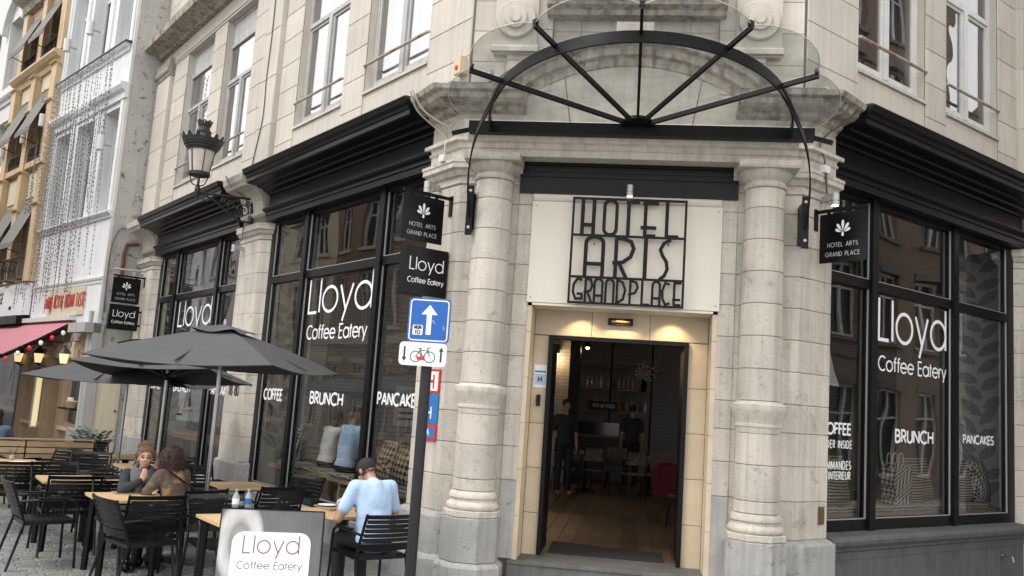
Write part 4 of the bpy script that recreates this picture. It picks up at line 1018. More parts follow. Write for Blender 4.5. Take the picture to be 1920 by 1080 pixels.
for sx, up in ((-1, -1), (1, 1)):
    m_ = MB(Mw); x = sx*.145; m_.ext([(x-.007, -.055*up), (x+.007, -.055*up), (x+.007, .03*up), (x+.019, .03*up), (x, .062*up), (x-.019, .03*up), (x-.007, .03*up)], .0125, .0135); m_.build('arrow', 'board_ink', BP)
m_ = MB(Mw)
for cx in (-.055, .055): ribbon(m_, arc(cx, -.02, .042, .042, 0, 360, 24), .006, .0125, .0135)
for s_ in ([(-.055, -.02), (-.02, .03), (.04, .03), (.0, -.025), (-.055, -.02)], [(-.02, .03), (.0, -.025)], [(.055, -.02), (.036, .05), (.06, .055)], [(-.035, .045), (-.01, .045)], [(-.022, .03), (-.024, .045)]): ribbon(m_, s_, .006, .0136, .0142)
m_.build('bicycle_symbol', 'board_ink', BP)
m_ = MB(Mw); m_.ext([(-.05, -.02), (.02, -.02), (.015, -.045), (-.04, -.045)], .0143, .0148); m_.build('sticker', 'red_sign', BP)
for k, z in enumerate((bz+.08, bz-.08, wz)): MB().box(PP.x-.056, PP.x+.056, PP.y-.056, PP.y+.056, PP.z+z-.012, PP.z+z+.012).build('clamp', 'black_metal', RS)

# ---- hotel plaques on the corner pilaster
def plaque(n0, z0, z1, m, inner, label, txt=None, u0=.10, u1=.40):
    t = thing('hotel_plaque', label, 'plaque', LF.p((u0+u1)/2, .0, z0))
    MB(LF).box(u0, u1, .004, .02, z0, z1).build('plate', m, t)
    if inner: MB(LF).box(u0+.025, u1-.025, .02, .0225, z0+.025, z1-.025).build('field', inner, t)
    if txt:
        mb = MB(plane_frame(LF.p((u0+u1)/2, .0235, z0+.05), -LF.u, (0, 0, 1))); text(mb, txt[0], 0, 0, txt[1], .18, .2, 1, 0, .002, .5); mb.build('lettering', txt[2], t)
    return t
plaque(0, 1.83, 2.09, 'red_sign', 'sign_white', 'white wall plaque with a red border and red letter H', ('H', .15, 'red_sign'))
plaque(0, 1.50, 1.815, 'blue_plaque', None, 'blue hotel star plaque below the red bordered one', ('H', .13, 'sign_white'))
plaque(0, 1.32, 1.485, 'red_sign', 'blue_plaque', 'small red and blue plaque at the bottom of the column of plaques', ('A', .07, 'sign_white'))

# ---- notice, intercom, vent, tap, wall cables
t = thing('notice', 'white and blue H certificate notice taped to the door jamb', 'notice', (-1.0, YW+.39, 1.98))
MB(CF).box(-1.055, -.915, -.399, -.396, 1.97, 2.22).build('sheet', 'paper', t)
MB(CF).box(-1.045, -.925, -.396, -.395, 2.0, 2.12).build('blue_field', 'polo_blue', t); MB(CF).box(-1.045, -.925, -.396, -.395, 2.135, 2.155).build('star_band', 'blue_plaque', t)
mb = MB(plane_frame((-.985, YW+.394, 2.03), (1, 0, 0), (0, 0, 1))); text(mb, 'H', 0, 0, .06, .2, .1, 1, 0, .001, .5); mb.build('lettering', 'board_ink', t)
t = thing('intercom', 'slim black intercom on the pale door jamb', 'intercom', (-.99, YW+.39, 1.78))
MB(CF).box(-1.01, -.965, -.40, -.37, 1.77, 1.89).build('casing', 'black_gloss', t); MB(CF).ell((-.988, -.37, 1.80), .01, .005, .01, 8, 6).build('button', 'dark_steel', t)
t = thing('wall_vent', 'small brass louvred vent low on the right corner pilaster', 'vent', RF.p(.44, 0, .75))
MB(RF).box(.39, .49, .0, .012, .75, .93).build('frame', 'brass', t)
for k in range(8): MB(RF).box(.40, .48, .012, .018, .762+k*.02, .772+k*.02).build('louvre', 'brass', t)
t = thing('garden_tap', 'steel garden tap on the dark stone base under the right window', 'tap', RF.p(4.55, -.03, .25))
MB(RF).tube([(4.55, -.035, .25), (4.55, .09, .25)], .014, 8).build('pipe', 'grey_steel', t, True); MB(RF).tube([(4.55, .07, .25), (4.55, .11, .24), (4.55, .12, .18)], .013, 8).build('spout', 'grey_steel', t, True)
MB(RF).tube([(4.51, .06, .29), (4.59, .06, .29)], .007, 6).build('lever', 'grey_steel', t, True); MB(RF).lathe([(.035, -.0), (.035, .01)], (4.55, -.03, .25)).build('flange', 'grey_steel', t)
def cable(pts, r, m, label):
    P_ = [Vector(p) for p in pts]; out = []
    for i in range(len(P_)-1):
        a = P_[max(i-1, 0)]; b = P_[i]; c = P_[i+1]; d = P_[min(i+2, len(P_)-1)]
        for k in range(6):
            t_ = k/6; out.append(.5*((2*b)+(c-a)*t_+(2*a-5*b+4*c-d)*t_*t_+(3*b-a-3*c+d)*t_**3))
    out.append(P_[-1])
    return tag(MB().tube(out, r, 6).build('wall_cable', m, None, True), label, 'cable')
cable([LF.p(.45, .48, 5.19), LF.p(.47, .36, 5.0), LF.p(.44, .12, 4.85), LF.p(.30, .06, 4.72), LF.p(.2, .12, 4.6), LF.p(.2, .12, 4.42)], .011, 'cable_pale', 'pale cable hanging down the left cornice to a white junction box')
cable([LF.p(.40, .48, 5.19), LF.p(.36, .34, 4.98), LF.p(.2, .1, 4.82), LF.p(.05, .1, 4.86)], .010, 'cable_pale', 'pale cable looping from the left cornice towards the canopy')
cable([RF.p(.42, .40, 5.18), RF.p(.40, .30, 5.02), RF.p(.3, .08, 4.86), RF.p(.2, .06, 4.70), RF.p(.18, .13, 4.55), RF.p(.22, .13, 4.35), RF.p(.28, .1, 4.2)], .011, 'cable', 'dark cable running down the right bracket cornice to the spotlight')
cable([LF.p(5.95, .1, 8.5), LF.p(5.93, .105, 7.6), LF.p(5.97, .105, 6.9), LF.p(5.95, .105, 6.2), LF.p(6.15, .105, 5.6), LF.p(6.2, .12, 5.22)], .009, 'cable', 'thin dark cable hanging down the upper pilaster above the street lamp')
cable([LF.p(6.35, .47, 5.2), LF.p(6.33, .36, 5.02), LF.p(6.3, .1, 4.85), LF.p(6.28, .04, 4.5), LF.p(6.3, .1, 4.38), LF.p(6.35, .08, 4.18)], .009, 'cable', 'cable running over the middle bracket behind the street lamp')
t = thing('junction_box', 'small white junction box on the left corner capital', 'box', LF.p(.2, .1, 4.42)); MB(LF).box(.15, .25, .1, .16, 4.40, 4.48).build('casing', 'white_frame', t)
t = thing('junction_box', 'small white junction box on the right corner capital', 'box', RF.p(.2, .1, 4.42)); MB(RF).box(.15, .25, .1, .16, 4.40, 4.48).build('casing', 'white_frame', t)
# ================================================================== houses further down the left street
TH_ = R(51.4)
WF = Fr(LF.p(12.97, .68, 0), (-math.sin(TH_), math.cos(TH_), 0), (-math.cos(TH_), -math.sin(TH_), 0))
def wpart(root, name, m, fn, parent=None, smooth=False, kind=None):
    mb = MB(WF); fn(mb); return mb.build(name, m, parent or root, smooth, kind)
def facade_grid(root, w0, w1, z0, z1, holes, m, depth=.32, name='wall'):
    """solid wall with rectangular openings: holes = (wa, wb, za, zb); built as piers and spandrels butted together"""
    mb = MB(WF); zs = sorted(set([z0, z1]+[h_ for q in holes for h_ in q[2:]]))
    for a, b in zip(zs, zs[1:]):
        hs_ = sorted([q for q in holes if q[2] <= a+1e-6 and q[3] >= b-1e-6]); x = w0
        for q in hs_:
            if q[0] > x: mb.box(x, q[0], -depth, 0, a, b)
            x = q[1]
        if x < w1: mb.box(x, w1, -depth, 0, a, b)
    return mb.build(name, m, root)
def sash(root, wa, wb, za, zb, n=-.27, m='white_frame', glass='window_reflect', tr=.68):
    mb = MB(WF); e = .07
    mb.box(wa, wa+e, n-.06, n, za, zb); mb.box(wb-e, wb, n-.06, n, za, zb); mb.box(wa+e, wb-e, n-.06, n, za, za+e); mb.box(wa+e, wb-e, n-.06, n, zb-e, zb)
    zt = za+(zb-za)*tr; mb.box(wa+e, wb-e, n-.06, n, zt, zt+.08); wm = (wa+wb)/2; mb.box(wm-.04, wm+.04, n-.06, n, za+e, zt)
    W = mb.build('window', m, root)
    for a, b, c, d in ((wa+e, wm-.04, za+e, zt), (wm+.04, wb-e, za+e, zt), (wa+e, wb-e, zt+.08, zb-e)): MB(WF).box(a, b, n-.05, n-.04, c, d).build('pane', glass, W)
    return W

# ---- white house
WH = thing('white_house', 'narrow white plastered house hung with curtains of string lights', 'building', WF.p(2.5, 0, 0))
holes = [(.32, 1.3, 5.5, 7.95), (1.95, 3.15, 5.5, 7.95), (3.7, 4.8, 5.5, 7.95), (.32, 1.3, 9.45, 12.2), (1.95, 3.15, 9.45, 12.2), (3.7, 4.8, 9.45, 12.2)]
facade_grid(WH, .0, 5.05, 2.95, 13.4, holes, 'white_plaster')
for q in holes: sash(WH, *q)
pl_ = [WF.p(.0, -.02, 0), LF.p(12.99, -.5, 0), LF.p(12.99, -5, 0), WF.p(.9, -5, 0), WF.p(.35, -.33, 0)]
MB().prism([(p.x, p.y) for p in pl_], -.2, 13.38).build('side_wall', 'peeling_plaster', WH)
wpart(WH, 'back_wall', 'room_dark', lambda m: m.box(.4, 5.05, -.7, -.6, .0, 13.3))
LEDGE = lambda z, d=.12, hgt=.22: [(0, z-hgt), (d*.3, z-hgt), (d*.4, z-hgt*.6), (d*.75, z-hgt*.45), (d, z-hgt*.2), (d, z), (0, z+.02)]
for a, b, z, d in ((-.06, 2.0, 8.42, .2), (2.0, 3.4, 8.42, .13), (3.4, 5.0, 8.42, .2), (-.04, 5.0, 5.46, .13), (.0, 5.0, 3.98, .06)):
    wpart(WH, 'string_course', 'white_plaster', lambda m: m.prof(LEDGE(z, d, .34 if z > 8 else .14), a, b))
for a, b in ((.15, 1.65), (1.75, 3.3), (3.45, 4.95)): wpart(WH, 'window_ledge', 'white_plaster', lambda m: m.prof(LEDGE(9.42, .14, .16), a, b))
wpart(WH, 'flashing', 'slate', lambda m: m.box(.05, 5.0, .0, .17, 9.425, 9.445))
for a in (.06, 1.55, 3.32, 4.88): wpart(WH, 'pilaster_strip', 'white_plaster', lambda m: m.box(a, a+.16, 0, .05, 5.48, 8.05))
for a in (.06, 1.55, 3.32, 4.88): wpart(WH, 'pilaster_strip', 'white_plaster', lambda m: m.box(a, a+.16, 0, .05, 9.46, 12.6))
wpart(WH, 'corner_board', 'white_frame', lambda m: m.box(-.02, .05, -.05, .02, 2.9, 13.3))
wpart(WH, 'window_poster', 'orange_red', lambda m: m.box(.38, .85, -.262, -.255, 7.2, 7.85))
mb = MB(plane_frame(WF.p(.82, -.25, 7.28), -WF.u, (0, 0, 1))); text(mb, 'BIER', 0, 0, .14, .2, .15, .9, 0, .003); mb.build('poster_lettering', 'sign_white', WH)
# sign over the restaurant
sg = thing('restaurant_sign', 'cream ROYAL INDIAN TASTE board with red letters on the white house', 'sign', WF.p(2.3, .02, 3.2))
wpart(sg, 'board', 'cream_plaster', lambda m: m.box(1.02, 3.62, .0, .03, 3.16, 3.82))
mb = MB(plane_frame(WF.p(3.1, .033, 3.36), -WF.u, (0, 0, 1))); text(mb, 'ROYAL INDIAN TASTE', 0, 0, .3, .16, .15, .5, 0, .004); mb.build('lettering', 'red_print', sg)
wpart(sg, 'emblem', 'red_print', lambda m: m.lathe([(.0, 0), (.09, .0), (.09, .2), (.05, .3)], (3.35, .06, 3.35), 10))
# string light curtain: many thin wires with tiny bulbs
mb = MB(WF); wires = MB(WF)
for i in range(58):
    w0 = .55+i*.098+rnd.uniform(-.05, .05); zt = rnd.choice((9.35, 9.35, 9.3, 8.4)) if w0 < 5.0 else rnd.uniform(7.0, 9.9)
    zb_ = rnd.uniform(3.2, 4.6) if w0 > 1.7 else rnd.uniform(4.0, 8.2)
    dw = rnd.uniform(-.25, .35); ph = rnd.uniform(0, 6); am = rnd.uniform(.01, .05); ofs = rnd.uniform(.17, .26)
    def wat(t_): return w0+dw*t_*t_+am*math.sin(ph+t_*9)
    wires.tube([(wat(k/12), ofs-.08*k/12, zt+(zb_-zt)*k/12) for k in range(13)], .0045, 3)
    z = zt-rnd.uniform(0, .1)
    while z > zb_:
        t_ = (zt-z)/(zt-zb_); c_ = wat(t_)+rnd.uniform(-.012, .012); n_ = ofs-.08*t_; mb.box(c_-.008, c_+.008, n_-.01, n_+.01, z-.02, z+.01); z -= .07+rnd.uniform(0, .09)
SLt = thing('string_light_curtain', 'curtain of dark string lights hanging down the white house front', 'string lights', WF.p(2.5, .2, 4))
wires.build('wires', 'strand', SLt, recalc=False, kind='stuff'); mb.build('bulbs', 'bulb_dark', SLt, recalc=False, kind='stuff')
for w0, z, lb in ((.62, 7.05, 'small white floodlight on an arm by the window with the red poster'), (.62, 11.0, 'small white floodlight at the right upper window of the white house'), (2.45, 10.3, 'small white floodlight at the middle upper window of the white house'), (4.2, 10.3, 'small white floodlight at the left upper window of the white house'), (5.5, 8.5, 'white floodlight on the tan pilaster beside the white house'), (7.1, 8.3, 'white floodlight on the middle pilaster of the tan house'), (9.1, 8.2, 'white floodlight on the far pilaster of the tan house')):
    t = thing('floodlight', lb, 'floodlight', WF.p(w0, .05, z))
    MB(WF).tube([(w0, .0, z), (w0, .2, z)], .02, 6).build('arm', 'zinc', t, True); MB(WF).tube([(w0, .24, z-.14), (w0, .24, z+.2)], .085, 12).build('head', 'white_frame', t, True)

# ---- restaurant front under the white house
RSf = thing('restaurant', 'tan carved restaurant front with a dark red door and lanterns', 'shopfront', WF.p(2.3, 0, 0))
holes = [(.3, 1.4, .62, 2.0), (1.75, 2.55, -.2, 2.15), (3.0, 4.15, .62, 2.0)]
facade_grid(RSf, .22, 4.9, -.2, 2.94, holes, 'tan_front', .3)
for a, b, c, d in (holes[0], holes[2]):
    mb = MB(WF); e = .09; mb.box(a-.05, a+e, -.1, .05, c, d); mb.box(b-e, b+.05, -.1, .05, c, d); mb.box(a+e, b-e, -.1, .05, c, c+e); mb.box(a+e, b-e, -.1, .05, d-e, d); wv = mb.build('window', 'tan_front', RSf)
    MB(WF).box(a+e, b-e, -.06, -.05, c+e, d-e).build('pane', 'window_reflect', wv); wpart(RSf, 'sill', 'cream_plaster', lambda m: m.box(a-.1, b+.1, .0, .12, c-.08, c-.002), wv)
dr = wpart(RSf, 'door', 'dark_red', lambda m: m.box(1.76, 2.54, -.22, -.16, -.2, 2.14)); wpart(RSf, 'handle', 'brass', lambda m: m.ell((1.9, -.14, 1.0), .03, .04, .03), dr)
for a, b in ((1.45, 1.73), (2.57, 2.9), (4.3, 4.85)): wpart(RSf, 'pilaster', 'tan_front', lambda m: [m.box(a, b, .0, .09, -.2, 2.3), m.prof(LEDGE(2.42, .16, .16), a-.03, b+.03)])
for i in range(20):     # little row of upright cut stones over the openings
    a = .9+i*.17; hh = .22+.16*abs(math.sin(i*1.7)); wpart(RSf, 'carved_stone', 'limestone' if i % 3 else 'tan_front', lambda m: m.blk(a, a+.15, 0, .07+.03*(i % 2), 2.15, 2.15+hh, .02))
for a in (1.2, 2.3, 3.4): wpart(RSf, 'carved_panel', 'stone_dirty', lambda m: m.loft([[(a+.25*math.cos(math.pi*k/8)*q, n_, 2.55+.25*math.sin(math.pi*k/8)*q) for k in range(9)] for n_, q in ((.0, 1.), (.07, .9))]))
for w0, lb in ((1.25, 'lit black lantern right of the red restaurant door'), (3.1, 'lit black lantern left of the red restaurant door'), (4.75, 'lit black lantern on the far tan restaurant pilaster')):
    t = thing('wall_lantern', lb, 'lantern', WF.p(w0, .1, 2.0))
    c = WF.p(w0, .22, 0); MB().lathe([(.05, 1.98), (.09, 2.02), (.02, 1.97)], c, 8).build('base', 'cast_iron', t); MB().lathe([(.07, 2.02), (.11, 2.24)], c, 8).build('glass', 'lantern_glow', t)
    MB().lathe([(.14, 2.24), (.13, 2.26), (.06, 2.36), (.03, 2.38), (.02, 2.44)], c, 8).build('cap', 'cast_iron', t); MB(WF).tube([(w0, .0, 2.0), (w0, .12, 1.94), (w0, .22, 1.97)], .018, 6).build('bracket', 'cast_iron', t, True)
t = thing('light_sign', 'tall narrow glowing yellow sign strip beside the red door', 'sign', WF.p(3.2, .1, .5)); MB(WF).box(2.98, 3.1, .09, .24, .48, 1.75).build('frame', 'white_frame', t); MB(WF).box(2.975, 3.105, .105, .225, .52, 1.70).build('panel', 'strip_glow', t)
t = thing('wall_shelf', 'dark wall shelf with a planter and menu cards by the restaurant window', 'shelf', WF.p(.6, .1, 1.03)); MB(WF).box(.15, 1.0, .05, .3, 1.02, 1.06).build('board', 'black_metal', t); MB(WF).lathe([(.1, 1.06), (.14, 1.2), (.1, 1.22)], (.5, .17, 0), 12).build('pot', 'tan_front', t); MB(WF).box(.62, .85, .1, .16, 1.06, 1.28).build('menu_card', 'paper', t)
# grey pier and boarded side door between the restaurant and the hotel
t = thing('grey_pier', 'rough grey plastered pier between the restaurant and the hotel', 'pier', WF.p(.1, 0, 0)); MB(WF).box(-.1, .2, -.1, .12, -.2, 2.94).build('shaft', 'grey_plaster', t); MB(WF).box(-.25, .25, -.1, .3, -.2, .62).build('foot', 'bluestone', t); MB(WF).box(-.1, 1.0, -.05, .3, 2.72, 2.93).build('lintel', 'grey_plaster', t)
t = thing('side_door', 'narrow tan side door beside the last hotel pilaster', 'door', LF.p(12.99, .3, 0)); p0 = LF.p(12.955, .02, 0); MB(LF).box(12.94, 12.975, .06, .62, -.2, 2.3).build('leaf', 'cream_plaster', t); MB(LF).ell((12.93, .12, 1.05), .03, .03, .03).build('knob', 'brass', t)
t = thing('drain_pipe', 'grey drain pipe down the corner of the white house', 'pipe', WF.p(.08, .1, 0)); MB(WF).tube([(.12, .12, -.2), (.12, .12, 3.2)], .05, 10).build('pipe', 'grey_plaster', t, True)
t = thing('rusty_pipe', 'rusty downpipe stub on the peeling wall beside the hotel', 'pipe', LF.p(12.93, .3, 4.1)); MB(LF).tube([(12.93, .33, 3.6), (12.93, .34, 4.5), (12.93, .3, 4.75), (12.93, .05, 4.8)], .04, 8).build('pipe', 'rust', t, True)
cable([LF.p(12.9, .3, 5.1), LF.p(12.92, .5, 5.05), LF.p(12.92, .62, 4.6), LF.p(12.92, .63, 3.8), LF.p(12.92, .6, 3.2)], .012, 'cable', 'black cable drooping down the peeling wall of the white house')
# pink awning
AW = thing('pink_awning', 'faded pink retractable awning over the restaurant', 'awning', WF.p(3.5, 0, 3.0))
def aw(m):
    n = 14; top = [(1.5+i*.5, .04, 3.02) for i in range(n)]; bot = [(1.5+i*.5, 1.45, 2.12) for i in range(n)]; mid = [(1.5+i*.5, .75, 2.54) for i in range(n)]
    for off in (0,): m._add(top+mid+bot, [(i, i+1, n+i+1, n+i) for i in range(n-1)]+[(n+i, n+i+1, 2*n+i+1, 2*n+i) for i in range(n-1)])
    top2 = [(a, b, c-.012) for a, b, c in top]; bot2 = [(a, b, c-.012) for a, b, c in bot]; mid2 = [(a, b, c-.012) for a, b, c in mid]
    m._add(top2+mid2+bot2, [(i, i+1, n+i+1, n+i) for i in range(n-1)]+[(n+i, n+i+1, 2*n+i+1, 2*n+i) for i in range(n-1)])
mb = MB(WF); aw(mb); mb.build('cloth', 'awning_pink', AW, recalc=False)
wpart(AW, 'cassette', 'white_frame', lambda m: m.box(1.45, 8.0, .0, .16, 3.03, 3.14)); wpart(AW, 'front_rail', 'black_metal', lambda m: m.bar((1.45, 1.47, 2.1), (8, 1.47, 2.1), .05, .07))
for w0 in (1.52, 5.5): wpart(AW, 'arm', 'black_metal', lambda m: m.bar((w0, .05, 2.85), (w0, 1.45, 2.06), .05, .06))
for i in range(6):
    t_ = .1+i*.17; q = WF.p(1.5, .1+1.3*t_, 2.90-.8*t_)
    t = thing('festoon_bulb', ('red' if i % 2 else 'white')+' festoon bulb hanging from the pink awning arm', 'bulb', q, group=('red' if i % 2 else 'white')+' bulbs on the awning arm'); MB().lathe([(.02, .0), (.025, -.05)], q, 8).build('socket', 'black_metal', t); MB().ell(q+Vector((0, 0, -.1)), .05, .05, .06, 10, 8).build('bulb', 'bulb_red' if i % 2 else 'bulb_white', t, True)

# ---- tan house with grey awnings
YH = thing('tan_house', 'tall ochre stone house with grey window awnings', 'building', WF.p(7.1, 0, 0))
cols = ((5.5, 6.85), (7.3, 8.75))
holes = [(a, b, c, d) for a, b in cols for c, d in ((4.15, 6.45), (7.55, 9.6), (10.6, 12.3))]
facade_grid(YH, 5.05, 9.2, 4.12, 13.2, holes, 'yellow_stone', .4)
for q in holes: sash(YH, *q, n=-.3, m='dark_steel', glass='window_reflect')
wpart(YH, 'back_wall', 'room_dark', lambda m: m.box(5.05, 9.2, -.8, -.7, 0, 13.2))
for a, b in ((5.02, 5.45), (6.9, 7.28), (8.8, 9.22)):
    for z0, z1 in ((4.14, 6.2), (6.24, 7.3), (7.34, 9.05), (9.1, 10.1)): wpart(YH, 'pilaster', 'yellow_stone', lambda m: [m.box(a, b, 0, .2, z0, z1), m.prof(LEDGE(z1+.035, .27, .12), a-.04, b+.04)])
    wpart(YH, 'pilaster', 'yellow_stone', lambda m: m.box(a, b, 0, .16, 10.5, 12.5))
wpart(YH, 'cornice', 'yellow_stone', lambda m: m.prof(LEDGE(10.45, .32, .34), 5.0, 9.25)); wpart(YH, 'top_cornice', 'stone_dirty', lambda m: m.prof(LEDGE(13.1, .6, .5), 5.0, 9.3))
for a, b in cols:
    for z in (7.55, 10.6): wpart(YH, 'window_sill', 'yellow_stone', lambda m: m.box(a-.05, b+.05, 0, .16, z-.16, z-.002))
    for z0 in (6.55, 9.65): wpart(YH, 'spandrel_panel', 'cream_plaster', lambda m: m.box(a+.05, b-.05, .0, .03, z0, z0+.72))
    for k, (zt, dz) in enumerate(((6.42, 1.25), (9.57, 1.25), (12.27, 1.2))):
        t = thing('window_awning', 'grey slanted awning over the '+('lowest', 'middle', 'topmost')[k]+' ochre house window '+('beside the white house' if a < 6 else 'beside the pale grey house'), 'awning', WF.p((a+b)/2, .1, zt-dz), group='grey awnings on the ochre house')
        q = [(a+.03, .02, zt), (b-.03, .02, zt), (b-.03, .52, zt-dz), (a+.03, .52, zt-dz)]; MB(WF)._add(q+[(x, n_, z-.02) for x, n_, z in q], [(0, 1, 2, 3), (7, 6, 5, 4), (0, 4, 5, 1), (1, 5, 6, 2), (2, 6, 7, 3), (3, 7, 4, 0)]).build('cloth', 'awning_grey', t)
        MB(WF).box(a+.02, b-.02, .515, .535, zt-dz-.14, zt-dz+.0).build('valance', 'awning_grey', t)
        for x in (a+.06, b-.06): MB(WF).bar((x, 0, zt-dz-.15), (x, .50, zt-dz-.03), .02, .02).build('arm', 'dark_steel', t)
    for k, (z0, hgt, pr) in enumerate(((4.14, .62, .35), (7.56, .4, .1), (10.61, .4, .1))):
        t = thing('iron_balcony', 'black iron balustrade at the '+('lowest', 'middle', 'topmost')[k]+' ochre house window '+('beside the white house' if a < 6 else 'beside the pale grey house'), 'balcony', WF.p((a+b)/2, 0, z0), group='iron balustrades on the ochre house')
        MB(WF).tube([(a, 0, z0+hgt), (a, pr, z0+hgt), (b, pr, z0+hgt), (b, 0, z0+hgt)], .02, 6).build('top_rail', 'cast_iron', t); MB(WF).tube([(a, 0, z0+.05), (a, pr, z0+.05), (b, pr, z0+.05), (b, 0, z0+.05)], .02, 6).build('bottom_rail', 'cast_iron', t)
        for i in range(12): x = a+(b-a)*i/11; MB(WF).tube([(x, pr, z0+.05), (x+.03*math.sin(i*2), pr+.03, z0+hgt*.5), (x, pr, z0+hgt)], .011, 5).build('baluster', 'cast_iron', t)
        for i in range(4): x = a+(b-a)*(i+.5)/4; MB(WF).tube([(x+.1*math.cos(j*.45)*(1-j/20), pr+.01, z0+hgt*.5+.1*math.sin(j*.45)*(1-j/20)) for j in range(15)], .010, 5).build('scroll', 'cast_iron', t)
# its ground floor shop
DS = thing('hair_salon', 'pale DESSANGE fascia over a dark shop window', 'shopfront', WF.p(7, 0, 0))
wpart(DS, 'fascia', 'paper', lambda m: m.box(5.05, 10.6, .02, .12, 3.25, 4.1))
mb = MB(plane_frame(WF.p(8.72, .124, 3.62), -WF.u, (0, 0, 1))); text(mb, 'DESSANGE', 0, 0, .27, .16, .15, .85, 0, .004); mb.build('lettering', 'board_ink', DS)
mb = MB(plane_frame(WF.p(6.65, .124, 3.42), -WF.u, (0, 0, 1))); text(mb, 'PARIS', 0, 0, .09, .2, .2, .9, 0, .004); mb.build('lettering', 'board_ink', DS)
wpart(DS, 'frame', 'black_metal', lambda m: [m.box(5.0, 5.12, -.1, .06, -.2, 3.2), m.box(5.12, 10.6, -.1, .3, 3.0, 3.22), m.box(5.12, 10.6, -.1, .06, -.2, .35)])
wpart(DS, 'pane', 'window_reflect', lambda m: m.box(5.12, 10.6, -.06, -.05, .35, 3.0))
mb = MB(plane_frame(WF.p(6.3, -.045, .95), -WF.u, (0, 0, 1))); text(mb, '4', 0, .25, 1.0, .04, .1, .8, 0, .004); mb.build('lettering', 'white_print', DS)
mb = MB(plane_frame(WF.p(6.45, -.045, .85), -WF.u, (0, 0, 1))); text(mb, 'DESSANGE', 0, 0, .2, .14, .15, .7, 0, .004); mb.build('lettering', 'white_print', DS)
# ---- pale grey house beyond, with an arched window
GH = thing('pale_grey_house', 'pale rendered house with an arched window and a slate roof beyond the ochre house', 'building', WF.p(12, 0, 0))
holes = [(9.75, 11.4, 8.0, 9.5), (9.75, 11.4, 10.7, 13.0), (12.4, 14, 8, 9.5), (9.75, 11.4, 4.6, 6.9), (12.4, 14, 4.6, 6.9), (12.4, 14, 10.7, 13)]
facade_grid(GH, 9.25, 15.5, 4.1, 14.4, holes, 'pale_grey_render', .4)
for q in holes: sash(GH, *q, n=-.3)
wpart(GH, 'string_course', 'pale_grey_render', lambda m: m.prof(LEDGE(10.3, .18, .26), 9.24, 15.5)); wpart(GH, 'string_course', 'pale_grey_render', lambda m: m.prof(LEDGE(7.7, .12, .2), 9.24, 15.5))
wpart(GH, 'arch_hood', 'pale_grey_render', lambda m: m.strip([(10.57+1.1*math.cos(math.pi*i/14), .08, 12.6+1.1*math.sin(math.pi*i/14)) for i in range(15)], .16, .22, (0, 1, 0)))
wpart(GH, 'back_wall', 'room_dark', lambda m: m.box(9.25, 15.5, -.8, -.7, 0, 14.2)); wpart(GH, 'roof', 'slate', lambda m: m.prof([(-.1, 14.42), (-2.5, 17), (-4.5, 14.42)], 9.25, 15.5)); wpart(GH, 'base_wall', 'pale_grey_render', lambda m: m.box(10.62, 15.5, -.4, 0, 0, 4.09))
# more of the same terrace beyond, closing the street
FH = thing('brick_house', 'brick house closing the far end of the left street', 'building', WF.p(19, 0, 0))
brickmat('brick_far', (.22, .10, .06), (.28, .14, .09), (.3, .28, .25), 1, tuple(WF.u))
facade_grid(FH, 15.6, 24, 0, 12.5, [(16.5+i*2.4, 17.9+i*2.4, z, z+2) for i in range(3) for z in (1, 4.5, 8)], 'brick_far', .4)
for i in range(3):
    for z in (1, 4.5, 8): sash(FH, 16.5+i*2.4, 17.9+i*2.4, z, z+2)
# ================================================================== houses across the two streets (seen in the glass)
def opp_house(fr, u0, u1, off, ztop, m, label, nwin, rows, trim):
    """a row house facing the hotel; its front looks along -n"""
    back = 2.5
    t = thing('row_house', label, 'building', fr.p((u0+u1)/2, off, 0)); wd = (u1-u0)/nwin
    mb = MB(fr); holes = []
    for i in range(nwin):
        for z0, z1 in rows: holes.append((u0+wd*(i+.25), u0+wd*(i+.75), z0, z1))
    zs = sorted(set([-.2, ztop]+[z for h_ in rows for z in h_]))
    for a, b in zip(zs, zs[1:]):
        x = u0
        for q in sorted(h_ for h_ in holes if h_[2] <= a+1e-6 and h_[3] >= b-1e-6):
            mb.box(x, q[0], off, off+.3, a, b); x = q[1]
        mb.box(x, u1, off, off+.3, a, b)
    mb.build('wall', m, t)
    for q in holes:
        f = MB(fr); e = .08
        f.box(q[0], q[0]+e, off+.12, off+.2, q[2], q[3]); f.box(q[1]-e, q[1], off+.12, off+.2, q[2], q[3])
        f.box(q[0]+e, q[1]-e, off+.12, off+.2, q[2], q[2]+e); f.box(q[0]+e, q[1]-e, off+.12, off+.2, q[3]-e, q[3])
        c = (q[0]+q[1])/2; f.box(c-.04, c+.04, off+.12, off+.2, q[2]+e, q[3]-e)
        zc = q[2]+(q[3]-q[2])*.66; f.box(q[0]+e, q[1]-e, off+.13, off+.19, zc, zc+.06)
        W = f.build('window', 'white_frame', t)
        MB(fr).box(q[0]+e, q[1]-e, off+.17, off+.18, q[2]+e, q[3]-e).build('pane', 'window_dim', W)
        MB(fr).box(q[0]-.12, q[1]+.12, off-.08, off+.05, q[2]-.12, q[2]-.01).build('sill', trim, t)
        MB(fr).box(q[0]-.12, q[1]+.12, off-.05, off-.002, q[3]+.01, q[3]+.2).build('lintel', trim, t)
    MB(fr).box(u0, u1, off-.35, off+.3, ztop+.002, ztop+.4).build('cornice', 'stone_plain', t)
    MB(fr).box(u0, u1, off-.05, off-.002, 3.6, 3.9).build('string_course', trim, t)
    MB(fr).prof([(off, ztop+.41), (off+back, ztop+1.4), (off+2*back, ztop+.41)], u0, u1).build('roof', 'slate', t)
    return t
brickmat('brick_opp_l', (.20, .11, .07), (.26, .15, .10), (.28, .26, .23), 1, tuple(LF.u))
